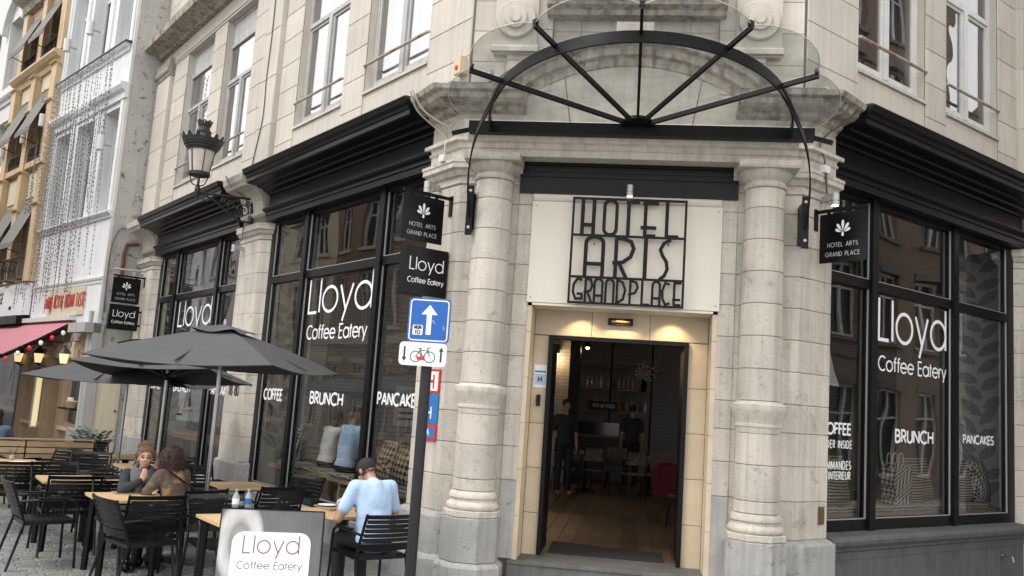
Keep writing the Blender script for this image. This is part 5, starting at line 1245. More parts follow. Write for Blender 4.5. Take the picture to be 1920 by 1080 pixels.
brickmat('brick_opp_r', (.17, .10, .065), (.22, .135, .09), (.25, .23, .2), 1, tuple(RF.u))
LOW = ((.5, 2.9), (4.2, 6.2), (7.2, 8.9)); TALL = LOW+((10.7, 12.2), (13, 15))
opp_house(LF, 9.0, 16.0, 9.4, 9.8, 'white_plaster', 'white plastered row house across the left street', 4, LOW, 'stone_plain')
opp_house(LF, 16.0, 23.5, 9.4, 10.2, 'brick_opp_l', 'brown brick row house across the left street', 4, LOW, 'stone_plain')
opp_house(LF, 23.5, 30.0, 9.4, 9.4, 'cream_plaster', 'cream row house across the left street', 3, LOW, 'stone_plain')
opp_house(LF, 30.0, 38.0, 9.4, 10.0, 'white_plaster', 'second white row house across the left street, beyond the cream one', 4, LOW, 'stone_plain')
opp_house(LF, 38.0, 48.0, 9.4, 9.6, 'pale_grey_render', 'grey row house at the far end across the left street', 5, LOW, 'stone_plain')
opp_house(RF, 5.0, 12.5, 7.6, 16.0, 'brick_opp_r', 'tall dark brick house across the right street near the crossing', 4, TALL, 'bluestone_dark')
opp_house(RF, 12.5, 19.0, 7.6, 16.5, 'brick_opp_r', 'tall dark brick house across the right street with five storeys', 3, TALL, 'bluestone_dark')
opp_house(RF, 19.0, 27.0, 7.6, 10.4, 'brick_opp_r', 'lower brick house across the right street', 4, LOW, 'bluestone_dark')
opp_house(RF, 27.0, 36.0, 7.6, 13.5, 'stone_plain', 'stone house at the far end across the right street', 4, LOW, 'bluestone_dark')
# neighbour beyond the hotel on the right street
NB = thing('stone_house', 'stone house adjoining the hotel along the right street', 'building', RF.p(12, 0, 0))
MB(RF).box(9.02, 18, -4, .02, 0, 12.5).build('wall', 'stone_plain', NB)
MB(RF).box(6.45, 9.0, -.4, -.05, -.2, 5.17).build('shop_wall', 'stone', NB)
# ================================================================== inside the coffee house
FZ = .185
def flr():
    pts = [LF.p(11.7, -.3, 0), LF.p(.6, -.3, 0), Vector((XC-.9, YW+.62, 0)), Vector((XC+.9, YW+.62, 0)), RF.p(.5, -.3, 0), RF.p(5.3, -.3, 0), Vector((7.5, 13.2, 0)), Vector((7.5, 24.5, 0)), Vector((-12, 24.5, 0))]
    return [(p.x, p.y) for p in pts]
IFl = struct(MB().prism(flr(), .02, FZ-.012).build('interior_floor', 'joint')); INV[IFl.name] = Matrix.Identity(4)
for i in range(22):
    x = -2.1+i*.19; y = YW+.64-rnd.uniform(0, .01) if -.98 < x < .6 else 11.6
    while y < 22:
        L_ = rnd.uniform(1.4, 2.4); MB().box(x+.002, x+.186, y+.002, y+L_-.002, FZ-.012, FZ+rnd.uniform(-.001, .001)).build('floor_board', 'floor_wood', IFl); y += L_
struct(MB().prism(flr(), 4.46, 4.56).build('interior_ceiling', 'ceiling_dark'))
brickmat('white_brick_x', (.42, .40, .37), (.36, .34, .31), (.2, .19, .17), 1, (1, 0, 0), .24, .075, .6)
brickmat('white_brick_l', (.50, .48, .45), (.44, .42, .39), (.25, .24, .22), 1, (-S2, S2, 0), .24, .075, .6)
brickmat('white_brick_n', (.50, .48, .45), (.44, .42, .39), (.25, .24, .22), 1, (S2, S2, 0), .24, .075, .6)
struct(MB().box(-12, 6, 24.2, 24.4, FZ, 4.46).build('back_wall', 'white_brick_x'))
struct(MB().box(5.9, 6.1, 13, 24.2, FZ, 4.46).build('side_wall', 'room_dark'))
# partitions running in from the pilasters; wallpaper with big printed leaves
def leafwall(fr, u, n0, n1, label_side):
    w_ = struct(MB(fr).box(u, u+.12, n0, n1, FZ, 4.46).build('partition_wall', 'wallpaper'))
    INV[w_.name] = Matrix.Identity(4)
    o = fr.p(u-.003, n1-.45, .5); x = fr.n*(-1) if True else fr.n
    M_ = plane_frame(o, fr.n*(1 if fr is RF else -1), (0, 0, 1))
    for k in range(30):
        z = .3+k*.125; sd = 1 if k % 2 else -1; L = rnd.uniform(.3, .42); a = R(rnd.uniform(15, 50)); cx = .05*math.sin(k*.7)
        m_ = MB(M_); pts = []
        for i in range(9):
            t_ = i/8; wv = .085*math.sin(math.pi*min(1, t_*1.02))**.8*(1 if i % 2 else .82); pts.append((t_*L, wv))
        for i in range(7, 0, -1):
            t_ = i/8; wv = -.085*math.sin(math.pi*t_)**.8*(1 if i % 2 else .82); pts.append((t_*L, wv))
        pts = [(cx+sd*(p_[0]*math.cos(a)-p_[1]*math.sin(a)), z+p_[0]*math.sin(a)+p_[1]*math.cos(a)) for p_ in pts]
        m_.ext(pts, .0, .002+.0005*(k % 3)); m_.build('printed_leaf', 'leaf_print', w_)
leafwall(LF, 6.1, -1.2, -.3, 0); leafwall(LF, 12.1, -1.2, -.3, 0); leafwall(RF, 5.5, -1.2, -.3, 1)
struct(MB(LF).box(6.0, 12.2, -3.9, -3.8, FZ, 4.46).build('partition_wall', 'white_brick_l'))
struct(MB(LF).box(4.75, 4.95, -3.4, -1.75, FZ, 4.46).build('partition_wall', 'white_brick_n'))
t = thing('menu_poster', 'pale menu sheet pinned to the white brick wall inside', 'poster', LF.p(4.73, -2.4, 1.5)); MB(LF).box(4.735, 4.745, -2.65, -2.15, 1.3, 1.95).build('sheet', 'paper', t)
for i in range(5): MB(LF).box(4.73, 4.734, -2.58, -2.22, 1.4+i*.1, 1.43+i*.1).build('line', 'scarf_grey', t)
# window benches with patterned seat pads
def patmat(name, c1, c2, sc_):
    m = bpy.data.materials.new(name); m.use_nodes = True; N = m.node_tree.nodes; L = m.node_tree.links; b = N['Principled BSDF']; b.inputs['Roughness'].default_value = .9
    g = N.new('ShaderNodeNewGeometry'); mp = N.new('ShaderNodeMapping'); mp.inputs['Rotation'].default_value = (.6, .4, .785); mp.inputs['Scale'].default_value = (sc_, sc_, sc_); L.new(g.outputs['Position'], mp.inputs[0])
    ck = N.new('ShaderNodeTexChecker'); ck.inputs['Scale'].default_value = 1; ck.inputs[1].default_value = (*c1, 1); ck.inputs[2].default_value = (*c2, 1); L.new(mp.outputs[0], ck.inputs[0])
    L.new(ck.outputs[0], b.inputs['Base Color']); MATS[name] = m
patmat('pattern_pad', (.42, .40, .36), (.03, .03, .03), 26); patmat('pattern_diamond', (.36, .27, .18), (.025, .022, .02), 18)
def wavemat(name, c1, c2, sc_):
    m = bpy.data.materials.new(name); m.use_nodes = True; N = m.node_tree.nodes; L = m.node_tree.links; b = N['Principled BSDF']; b.inputs['Roughness'].default_value = .9
    g = N.new('ShaderNodeNewGeometry'); wv = N.new('ShaderNodeTexWave'); wv.bands_direction = 'Z'; wv.inputs['Scale'].default_value = sc_; wv.inputs['Distortion'].default_value = 2.5; wv.inputs['Detail'].default_value = 2; wv.inputs['Detail Scale'].default_value = .8
    L.new(g.outputs['Position'], wv.inputs['Vector']); rp = N.new('ShaderNodeValToRGB'); rp.color_ramp.elements[0].color = (*c1, 1); rp.color_ramp.elements[1].color = (*c2, 1); rp.color_ramp.elements[0].position = .4; rp.color_ramp.elements[1].position = .6
    L.new(wv.outputs[0], rp.inputs[0]); L.new(rp.outputs[0], b.inputs['Base Color']); MATS[name] = m
wavemat('stripe_cloth', (.05, .045, .04), (.34, .30, .24), 9)
def bench(fr, u0, u1, n0, n1, zs, label, pad):
    t = thing('window_bench', label, 'bench', fr.p((u0+u1)/2, (n0+n1)/2, FZ))
    MB(fr).box(u0, u1, n0, n1, zs-.05, zs).build('seat', 'interior_wood', t); MB(fr).box(u0, u1, n0+.02, n0+.06, zs-.2, zs-.05).build('apron', 'interior_wood', t)
    k = max(2, int((u1-u0)/1.2))
    for i in range(k): u = u0+(u1-u0)*(i+.1)/(k-.6); MB(fr).box(u, u+.06, n0+.02, n1-.02, FZ, zs-.05).build('leg', 'interior_wood', t)
    mb = MB(fr); n = int((u1-u0)/.6)
    for i in range(n): a = u0+i*.6+.01; MB(fr).blk(a, a+.58, n0+.01, n1-.01, zs+.002, zs+.06, .01).build('seat_pad', pad, t)
bench(LF, .9, 5.4, -.85, -.36, .62, 'wooden window bench with a black and white seat pad behind the glass', 'pattern_pad')
bench(LF, 7.0, 11.5, -.85, -.36, .75, 'wooden window counter in the second shop window', 'interior_wood')
bench(RF, .7, 5.3, -.95, -.34, .80, 'low window seat with a striped pad behind the right window', 'stripe_cloth')
def cushion(fr, u, n, z, sx, sz, lean, m, label, grp=None):
    t = MB(fr); rings = []
    c = Vector((u, n, z)); k = 8
    for i in range(-k, k+1):
        for_ = []
    def pt(a, b, sd): th = .085*(max(0, (1-abs(a)**2.4))*max(0, (1-abs(b)**2.4)))**.5; y = sd*th; zz = sz/2*(b+1); xx = sx/2*a*(1-.08*(1-abs(b))); return (u+xx, n+y-lean*zz, z+zz)
    for sd in (-1, 1):
        vs = [pt(-1+2*i/k, -1+2*j/k, sd) for j in range(k+1) for i in range(k+1)]
        t._add(vs, [(j*(k+1)+i, j*(k+1)+i+1, (j+1)*(k+1)+i+1, (j+1)*(k+1)+i) for j in range(k) for i in range(k)])
    return tag(t.build('cushion', m, None, True), label, 'cushion', grp)
cushion(LF, 2.25, -.62, .69, .55, .5, .25, 'pattern_diamond', 'diamond patterned cushion on the window bench, right of its pair', 'diamond cushions')
cushion(LF, 1.75, -.55, .69, .55, .52, .25, 'pattern_diamond', 'diamond patterned cushion at the end of the window bench', 'diamond cushions')
cushion(LF, 5.25, -.6, .69, .55, .55, .2, 'pattern_pad', 'black and white patterned cushion under the leaf wallpaper', None)
for u, n, m, lb in ((1.55, -.5, 'stripe_cloth', 'tall striped cushion beside the right corner pilaster'), (2.0, -.75, 'jacket_dark', 'grey cushion behind the tall striped one'), (3.35, -.55, 'stripe_cloth', 'tilted striped cushion beside the woven bag'), (3.85, -.7, 'stripe_cloth', 'striped cushion left of the window mullion'), (4.65, -.55, 'stripe_cloth', 'striped cushion under the leaf wallpaper in the right window'), (5.05, -.5, 'pattern_pad', 'dark patterned cushion in the far end of the right window')):
    cushion(RF, u, n, .87, .5, .55, .2, m, lb)
BG = thing('woven_bag', 'cream and black woven bag with wire handles in the right window', 'bag', RF.p(2.8, -.5, .87))
MB(RF).loft([[(2.8+sx*q*.2, -.5+sy*.09, .865+z) for sx, sy in ((-1, -1), (1, -1), (1, 1), (-1, 1))] for z, q in ((0, .85), (.25, 1), (.5, .95))]).build('body', 'pattern_pad', BG)
for k in range(5): MB(RF).tube([(2.63+.07*k+.06*math.cos(math.pi*i/8), -.5+.03*(k % 2), 1.36+.13*math.sin(math.pi*i/8)) for i in range(9)], .006, 5).build('handle', 'cable_pale', BG, True)
t = thing('book_shelf', 'open wooden shelf with books and letters deep behind the right window', 'shelf', RF.p(2.7, -2.4, FZ))
for z in (.9, 1.3, 1.7, 2.1): MB(RF).box(2.0, 3.3, -2.5, -2.25, z, z+.03).build('shelf_board', 'interior_wood', t)
for u in (2.0, 2.62, 3.27): MB(RF).box(u, u+.03, -2.5, -2.25, FZ, 2.14).build('upright', 'interior_wood', t)
for i in range(26): u = 2.05+rnd.uniform(0, 1.15); z = rnd.choice((.93, 1.33, 1.73)); hgt = rnd.uniform(.16, .28); MB(RF).box(u, u+.035, -2.45, -2.3, z, z+hgt).build('book', rnd.choice(('hood_orange', 'kraft', 'denim', 'cream_panel', 'jacket_brown')), t)
t = thing('folded_parasol', 'pale folded parasol hanging behind the right window beside the pilaster', 'parasol', RF.p(1.75, -.9, 2.3)); MB(RF).loft([[(1.75+q*math.cos(a_*math.pi/4), -.9+q*.5*math.sin(a_*math.pi/4), z) for a_ in range(8)] for q, z in ((.02, 3.2), (.08, 2.9), (.22, 2.45), (.32, 2.25))]).build('cloth', 'white_cloth', t)
MB(RF).tube([(1.72, -.9, 3.4), (1.75, -.9, 2.2)], .015, 6).build('pole', 'grey_steel', t)

# hanging orange banner in second bay
t = thing('orange_banner', 'orange cloth hanging inside the second shop window', 'banner', LF.p(7.4, -.5, 2.5)); MB(LF).loft([[(7.2, -.5, z), (7.2+wd, -.45, z), (7.2+wd, -.47, z), (7.2, -.52, z)] for wd, z in ((.3, 2.65), (.5, 3.1), (.38, 3.5), (.15, 4.1))]).build('cloth', 'orange_red', t)

# entrance hall
t = thing('door_mat', 'black rubber mat just inside the hotel door', 'mat', (-.18, 10.4, FZ)); MB().prism([(-.80, 10.0), (.46, 10.0), (.45, 10.6), (-.82, 10.85)], FZ+.002, FZ+.014).build('pad', 'rubber', t)
CT = thing('bar_counter', 'dark tiled service counter at the back of the hall', 'counter', (-.6, 21.6, FZ))
MB().box(-2.6, .2, 21.4, 22.1, FZ, 1.15).build('front', 'scarf_grey', CT); MB().box(-2.7, .3, 21.3, 22.2, 1.15, 1.2).build('top', 'interior_wood', CT); MB().box(-1.3, -.2, 21.5, 22.0, 1.2, 1.5).build('cake_case', 'window_reflect', CT)
MB().box(-2.6, .1, 21.42, 21.43, FZ, FZ+.07).build('kick_light', 'lamp_glow', CT)
SHf = thing('bottle_shelf', 'black steel shelving with bottles behind the bar counter', 'shelf', (-.4, 23, FZ))
for z in (1.75, 2.3, 2.95, 3.55): MB().box(-1.5, .55, 22.8, 23.15, z, z+.05).build('shelf_board', 'interior_wood', SHf)
for x in (-1.5, -.5, .52): MB().box(x, x+.05, 22.8, 22.85, FZ, 4.3).build('upright', 'black_metal', SHf)
for i in range(34):
    x = -1.42+(i % 17)*.115; z = (1.8, 2.35)[i//17]; q = Vector((x, 22.95, z)); tag(MB().lathe([(.03, 0), (.032, .16), (.012, .22), (.012, .29)], q, 8).build('bottle', rnd.choice(('bottle_glass', 'label_blue', 'kraft', 'hair_red', 'ceramic')), None, True), 'small bottle standing on the dim steel shelves behind the bar', 'bottle', 'bottles behind the bar')
mb = MB(plane_frame((-.85, 22.78, 1.9), (1, 0, 0), (0, 0, 1))); t = thing('pickup_sign', 'small black pick-up food sign hanging on the bar shelving', 'sign', (-.6, 22.75, 1.9)); MB().box(-1.0, -.25, 22.74, 22.76, 1.78, 2.02).build('board', 'black_gloss', t); mb = MB(plane_frame((-.62, 22.735, 1.86), (1, 0, 0), (0, 0, 1))); text(mb, 'PICK-UP FOOD', 0, 0, .08, .16, .15, .8, 0, .002, .5); mb.build('lettering', 'white_print', t)
t = thing('flower_vase', 'vase of pale dried flowers on the bar shelves', 'vase', (.35, 22.5, 2.3)); MB().lathe([(.05, 2.3), (.09, 2.45), (.05, 2.6)], (.35, 22.6, 0), 12).build('vase', 'black_gloss', t)
for i in range(70): d = Vector((rnd.gauss(0, .17), rnd.gauss(0, .1), abs(rnd.gauss(.2, .13)))); MB().ell(Vector((.35, 22.6, 2.6))+d, .025, .025, .02, 5, 4).build('flower', 'ceramic', t)
struct(MB().box(-1.32, -1.10, 19.5, 19.8, FZ, 4.46).build('pillar', 'black_metal'))
struct(MB().box(-4.5, -1.33, 19.7, 19.9, FZ, 4.46).build('hall_wall', 'white_brick_x'))
WLm = thing('wall_lamp', 'warm wall light on the white brick beside the dark pillar', 'light', (-1.62, 19.6, 3.1)); MB().lathe([(.06, 2.95), (.06, 3.15)], (-1.62, 19.55, 0), 12).build('shade', 'black_metal', WLm); MB().lathe([(.05, 2.944), (.05, 2.949)], (-1.62, 19.55, 0), 12).build('lens', 'lamp_glow', WLm)
def lamp(loc, e, col=(1, .66, .36), r=.06, par=None, typ='POINT'):
    ld = bpy.data.lights.new('lamp', typ); ld.energy = e; ld.color = col; ld.shadow_soft_size = r; o = bpy.data.objects.new('lamp_light', ld); COL.objects.link(o); o.location = loc
    if par: o.parent = par; o.matrix_parent_inverse = INV[par.name]
    return o
lamp((-1.62, 19.45, 2.85), 8, par=WLm)
for i, (x, y, z, e) in enumerate(((-1.0, 20.6, 3.2, 2), (.6, 19, 3.3, .8), (-3.4, 15.2, 3.4, 5), (-2.2, 14.6, 3.4, 4))):
    t = thing('pendant_lamp', ('pendant lamp over the bar counter', 'pendant lamp over the hall tables', 'pendant lamp glowing behind the first shop window', 'second pendant lamp behind the first shop window, by the brick wall')[i], 'lamp', (x, y, z)); MB().tube([(x, y, z+.1), (x, y, 4.45)], .006, 5).build('cord', 'black_metal', t); MB().lathe([(.03, z+.12), (.09, z+.02), (.1, z), (.09, z)], (x, y, 0), 14).build('shade', 'black_metal', t, True); MB().ell((x, y, z-.01), .04, .04, .04, 10, 8).build('bulb', 'lamp_glow', t, True); lamp((x, y, z-.09), e, par=t)
# hall tables and chairs
def cafe_chair(x, y, rz, lb, m='jacket_brown'):
    t = thing('cafe_chair', lb, 'chair', (x, y, FZ), rz, 'chairs inside the coffee house'); Mx = Matrix.Translation((x, y, FZ)) @ Matrix.Rotation(rz, 4, 'Z')
    MB(Mx).box(-.2, .2, -.2, .2, .43, .46).build('seat', m, t); MB(Mx).loft([[(-.2, -.2, z), (.2, -.2, z), (.2, -.225, z), (-.2, -.225, z)] for z in (.62, .85)]).build('backrest', m, t)
    for sx in (-1, 1):
        MB(Mx).tube([(sx*.2, -.24, 0), (sx*.18, -.2, .45), (sx*.18, -.23, .85)], .011, 6).build('leg', 'black_metal', t); MB(Mx).tube([(sx*.2, .22, 0), (sx*.17, .17, .45)], .011, 6).build('leg', 'black_metal', t)
for i, (x, y, rz) in enumerate(((-1.15, 17.4, .4), (-.55, 17.6, -.3), (.15, 17.2, .2), (.6, 17.5, 3.0), (-.2, 18.6, 3.1), (.9, 13.2, 2.2))):
    cafe_chair(x, y, rz, 'dim brown cafe chair inside the hotel hall')
for x, y in ((-.8, 18.1), (.45, 18.1)):
    t = thing('cafe_table', 'dim cafe table inside the hotel hall', 'table', (x, y, FZ), group='tables inside the hall'); MB().box(x-.35, x+.35, y-.35, y+.35, FZ+.72, FZ+.75).build('top', 'interior_wood', t); MB().tube([(x, y, FZ), (x, y, FZ+.72)], .03, 8).build('post', 'black_metal', t); MB().lathe([(.22, FZ), (.22, FZ+.02), (.04, FZ+.04)], (x, y, 0), 12).build('base', 'black_metal', t)
t = thing('draped_blanket', 'dark red blanket draped over a chair in the hall', 'blanket', (.75, 14.9, FZ)); MB().loft([[(.47-q, 14.7, z), (.95+q, 14.8, z), (.95+q, 15.0, z), (.5-q, 14.95, z)] for z, q in ((.45, .0), (.7, .05), (.9, .02), (1.0, -.1))]).build('cloth', 'dark_red_cloth', t)
# ================================================================== the terrace
TK = 1.119       # terrace furniture stands on the lower street: same sight lines, a little further out
def place(o, x, y, rz): o.location = (x*TK, y*TK, GZ); o.rotation_euler = (0, 0, rz)
# ---- stackable black armchair with slatted seat and back; faces +Y
def make_chair():
    t = thing('terrace_chair', 'black slatted terrace armchair', 'chair', (0, 0, 0), 0, 'black slatted terrace armchairs')
    se = MB(); 
    for sx in (-1, 1): se.bar((sx*.245, -.21, .435), (sx*.245, .235, .445), .022, .035)
    se.bar((-.235, -.21, .43), (.235, -.21, .43), .022, .03); se.bar((-.235, .235, .44), (.235, .235, .44), .022, .03)
    S_ = se.build('seat', 'chair_metal', t)
    for i in range(11):
        y = -.18+i*.041; z = .452-.010*math.sin(math.pi*(i+.3)/10.6)+.002
        sl_ = MB(); sl_.loft([[(x, y-.0155, z-.012*(1-(x/.24)**2)), (x, y+.0155, z-.012*(1-(x/.24)**2)), (x, y+.0155, z+.009-.012*(1-(x/.24)**2)), (x, y-.0155, z+.009-.012*(1-(x/.24)**2))] for x in (-.236, -.12, 0, .12, .236)]); sl_.build('slat', 'chair_metal', S_)
    def by(z): return -.215-.16*(z-.45)/.4        # lean of the back
    def bowed(x, z): return by(z)-.035*(1-(x/.25)**2)
    bk = MB(); bk.loft([[(x, bowed(x, .80)-.013, .795), (x, bowed(x, .80)+.013, .795), (x, bowed(x, .83)+.013, .832), (x, bowed(x, .83)-.013, .832)] for x in (-.25, -.17, -.08, 0, .08, .17, .25)])
    B_ = bk.build('backrest', 'chair_metal', t); bk = MB()
    bk.loft([[(x, bowed(x, .50)-.011, .50), (x, bowed(x, .50)+.011, .50), (x, bowed(x, .53)+.011, .565), (x, bowed(x, .53)-.011, .565)] for x in (-.25, -.17, -.08, 0, .08, .17, .25)])
    bk.build('lower_rail', 'chair_metal', B_)
    for i in range(5):
        z = .582+i*.0425; sl_ = MB(); sl_.loft([[(x, bowed(x, z)-.007, z), (x, bowed(x, z)+.007, z), (x, bowed(x, z)+.007, z+.033), (x, bowed(x, z)-.007, z+.033)] for x in (-.235, -.16, -.08, 0, .08, .16, .235)]); sl_.build('slat', 'chair_metal', B_)
    for sx in (-1, 1):
        x = sx*.257
        MB().tube([(x*1.06, -.33, 0), (x, -.215, .44), (x, by(.6), .6), (x, by(.83), .835)], .0135, 8).build('leg', 'chair_metal', t, True)
        MB().tube([(x*1.08, .27, 0), (x*1.04, .255, .3), (x*1.03, .25, .56), (x*1.03, .235, .62), (x*1.03, .2, .652), (x*1.03, .14, .662), (x*1.02, -.05, .658), (x, by(.64)+.0, .645)], .0135, 8).build('leg', 'chair_metal', t, True)
        MB().box(x*1.03-.02, x*1.03+.02, -.12, .16, .668, .682).build('armrest', 'chair_metal', t)
    return t
def make_table(legs):
    t = thing('terrace_table', 'wooden topped terrace table', 'table', (0, 0, 0), 0, 'wooden topped terrace tables')
    hw, hd = .34, .30
    for i in range(5): y = -hd+.012+i*(2*hd-.024)/5; MB().box(-hw+.062, hw-.062, y+.001, y+(2*hd-.024)/5-.002, .715, .738).build('plank', 'table_wood', t)
    for sx in (-1, 1): MB().box(min(sx*hw, sx*(hw-.06)), max(sx*hw, sx*(hw-.06)), -hd, hd, .714, .739).build('end_board', 'table_wood', t)
    for sy in (-1, 1): MB().box(-hw+.061, hw-.061, min(sy*hd, sy*(hd-.011)), max(sy*hd, sy*(hd-.011)), .712, .7395).build('edge_board', 'table_wood', t)
    if legs:
        fm_ = MB(); fm_.box(-.29, .29, -.25, .25, .69, .711); fm_.build('frame', 'black_metal', t)
        for sx in (-1, 1):
            for sy in (-1, 1): MB().bar((sx*.27, sy*.23, .69), (sx*.28, sy*.24, 0), .045, .045).build('leg', 'black_metal', t)
    else:
        MB().box(-.2, .2, -.2, .2, .685, .711).build('plate', 'black_metal', t); MB().bar((0, 0, .03), (0, 0, .69), .07, .07).build('post', 'black_metal', t)
        for a in (0, 1): m_ = MB(); m_.bar((-.3, 0, .02), (.3, 0, .02), .06, .035) if a else m_.bar((0, -.3, .021), (0, .3, .021), .06, .034); m_.build('foot', 'black_metal', t)
    return t
A0 = R(-45)       # table long side along (1,-1): parallel to the left facade
TABLES = [(-4.33, 7.50, 1, 'wooden terrace table with a coffee cup where the two women sit'), (-5.48, 8.42, 1, 'wooden terrace table behind the empty chairs, next to the women'), (-5.02, 8.86, 1, 'wooden terrace table pushed against the empty one beside the women'),
          (-2.93, 6.80, 1, 'wooden terrace table with two small bottles behind the standing board'), (-2.40, 7.70, 0, 'wooden terrace table with a tray in front of the man'), (-3.98, 9.10, 0, 'bare wooden terrace table between the middle pilaster and the parasol pole'),
          (-5.75, 10.25, 0, 'wooden terrace table under the second parasol pole'), (-6.65, 11.4, 0, 'wooden terrace table beside the plant at the plank screen'), (-6.95, 9.55, 1, 'wooden terrace table with a drinking glass near the plank screen')]
tl = make_table(1); tp = make_table(0); usedl = usedp = False
for x, y, lg, lb in TABLES:
    src = tl if lg else tp
    if (lg and not usedl) or (not lg and not usedp): o = src
    else: o = copy_tree(src)
    if lg: usedl = True
    else: usedp = True
    o['label'] = lb; place(o, x, y, A0+R(rnd.uniform(-3, 3)))
def face(dx, dy): return math.atan2(dy, dx)-math.pi/2
FA = face(-1, 1); FT = face(1, -1); FW = face(1, 1); FO = face(-1, -1)
CHAIRS = [(-5.12, 7.55, face(.75, .8), 'empty chair set apart in front of the tables, its back to the street'), (-5.34, 8.20, face(-1, 1.05), 'empty chair tucked into the table next to the women, back outward'), (-6.55, 9.05, face(-1, 1.1), 'empty chair drawn up to the table with the drinking glass'),
          (-5.85, 8.85, face(1, -.9), 'empty chair across the table next to the women'), (-6.55, 10.35, face(.4, -1), 'tilted empty chair between the plank screen and the tables'), (-7.25, 10.6, face(-.3, -1), 'sideways chair near the plank screen'),
          (-7.55, 12.1, face(.9, -1), 'chair standing right against the plank screen'), (-8.0, 10.4, face(1, .2), 'chair at the street end of the plank screen'), (-6.35, 11.9, face(.8, -1), 'chair behind the table beside the plant'), (-5.45, 10.65, face(.9, -1), 'chair behind the table under the second parasol pole'),
          (-4.03, 7.30, face(-1, .95), 'empty chair with its back outward at the table of the two women'), (-3.86, 6.98, face(.62, .85), 'empty chair in front of the table of the two women, turned to the wall'), (-3.99, 7.87, face(-1, .45), 'chair on which the woman in the brown jacket sits'), (-4.62, 8.0, face(1, -1), 'chair on which the woman with the grey scarf sits'),
          (-3.28, 7.22, face(.9, -1.1), 'empty chair behind the table with the small bottles'), (-4.45, 9.05, face(.9, .4), 'angled chair beside the parasol pole'), (-4.75, 9.75, face(.9, -.9), 'chair against the middle pilaster behind the parasol pole'), (-3.52, 8.72, face(-1, .9), 'empty chair between the bare table and the man'), (-2.06, 7.38, face(-1, 1), 'chair on which the man in the blue polo sits'),
          (-3.62, 9.5, face(-.4, -1), 'chair behind the bare table at the shop window'), (-5.95, 9.8, face(-.9, -.5), 'chair between the parasol poles')]
c0 = make_chair()
for i, (x, y, rz, lb) in enumerate(CHAIRS):
    o = c0 if i == 0 else copy_tree(c0); o['label'] = lb; place(o, x, y, rz)

# ---- parasols
def parasol(x, y, rr, ph, ze, za, label, tilt=(0, 0, 0, 0)):
    t = thing('parasol', label, 'parasol', (x, y, 0), group=None)
    cn = [Vector((x+rr*math.cos(R(ph+90*k)), y+rr*math.sin(R(ph+90*k)), ze+tilt[k])) for k in range(4)]; ap = Vector((x, y, za)); n = 8
    mb = MB(); top = []
    for k in range(4):
        a, b = cn[k], cn[(k+1) % 4]; g = []
        for i in range(n+1):
            row_ = []
            for j in range(n+1):
                t_ = i/n; e = a.lerp(b, j/n); mid = math.sin(math.pi*j/n); p = ap.lerp(e, t_); p.z += -.055*mid*t_ + .05*math.sin(math.pi*t_)*.6; row_.append(p)
            g.append(row_)
        vs = [p for r_ in g for p in r_]; mb._add(vs, [(i*(n+1)+j, i*(n+1)+j+1, (i+1)*(n+1)+j+1, (i+1)*(n+1)+j) for i in range(n) for j in range(n)])
        mb._add([p-Vector((0, 0, .006)) for p in vs], [(i*(n+1)+j, (i+1)*(n+1)+j, (i+1)*(n+1)+j+1, i*(n+1)+j+1) for i in range(n) for j in range(n)])
    cv = mb.build('canopy', 'parasol', t, True, recalc=False)
    vm = MB()
    for k in range(4):
        a, b = cn[k], cn[(k+1) % 4]; q = []
        for j in range(9): e = a.lerp(b, j/8); p = ap.lerp(e, .26); p.z += .055+.02*math.sin(math.pi*j/8*2+k); q.append(p)
        for j in range(8): vm._add([ap+Vector((0, 0, .035)), q[j], q[j+1]], [(0, 1, 2)])
    vm.build('vent_cap', 'parasol', cv, True, recalc=False)
    MB().tube([(x, y, GZ+.05), (x, y, za-.03)], .024, 14).build('pole', 'grey_steel', t, True); MB().lathe([(.012, za), (.02, za+.04), (.012, za+.09)], (x, y, 0), 8).build('finial', 'grey_steel', t, True)
    MB().box(x-.28, x+.28, y-.28, y+.28, GZ, GZ+.06).build('base', 'bluestone_dark', t); MB().lathe([(.036, GZ+.06), (.036, .3), (.03, .32)], (x, y, 0), 12).build('sleeve', 'grey_steel', t, True)
    MB().lathe([(.04, ze-.02), (.05, ze), (.05, ze+.05), (.035, ze+.07)], (x, y, 0), 12).build('runner', 'black_metal', t, True)
    for k in range(4):
        for a, f in ((cn[k], 1.), ((cn[k]+cn[(k+1) % 4])/2, 1.)):
            e = ap.lerp(a, .985)-Vector((0, 0, .02)); MB().bar(ap-Vector((0, 0, .03)), e, .014, .02).build('rib', 'black_metal' if f < 1 else 'dark_steel', t)
            m_ = ap.lerp(a, .55)-Vector((0, 0, .03)); MB().bar(Vector((x, y, ze+.02)), m_, .012, .018).build('strut', 'dark_steel', t)
    return t
parasol(-4.50, 9.40, 1.44, 45, 1.99, 2.40, 'dark grey parasol whose tip reaches across the first shop window')
parasol(-6.20, 11.4, 1.27, 51, 1.80, 2.16, 'dark grey parasol tucked under the edge of the higher one', (0, 0, .16, .16))
parasol(-7.35, 12.4, 1.45, 51, 1.74, 2.12, 'dark grey parasol furthest along, above the plant and plank screen')
cable([(-5.35, 8.75, 2.13), (-5.25, 8.9, 2.18), (-5.05, 9.05, 2.20), (-4.95, 9.25, 2.27), (-5.02, 9.3, 2.28), (-5.15, 9.05, 2.20)], .009, 'black_metal', 'black strap lying across the top of the nearest parasol')

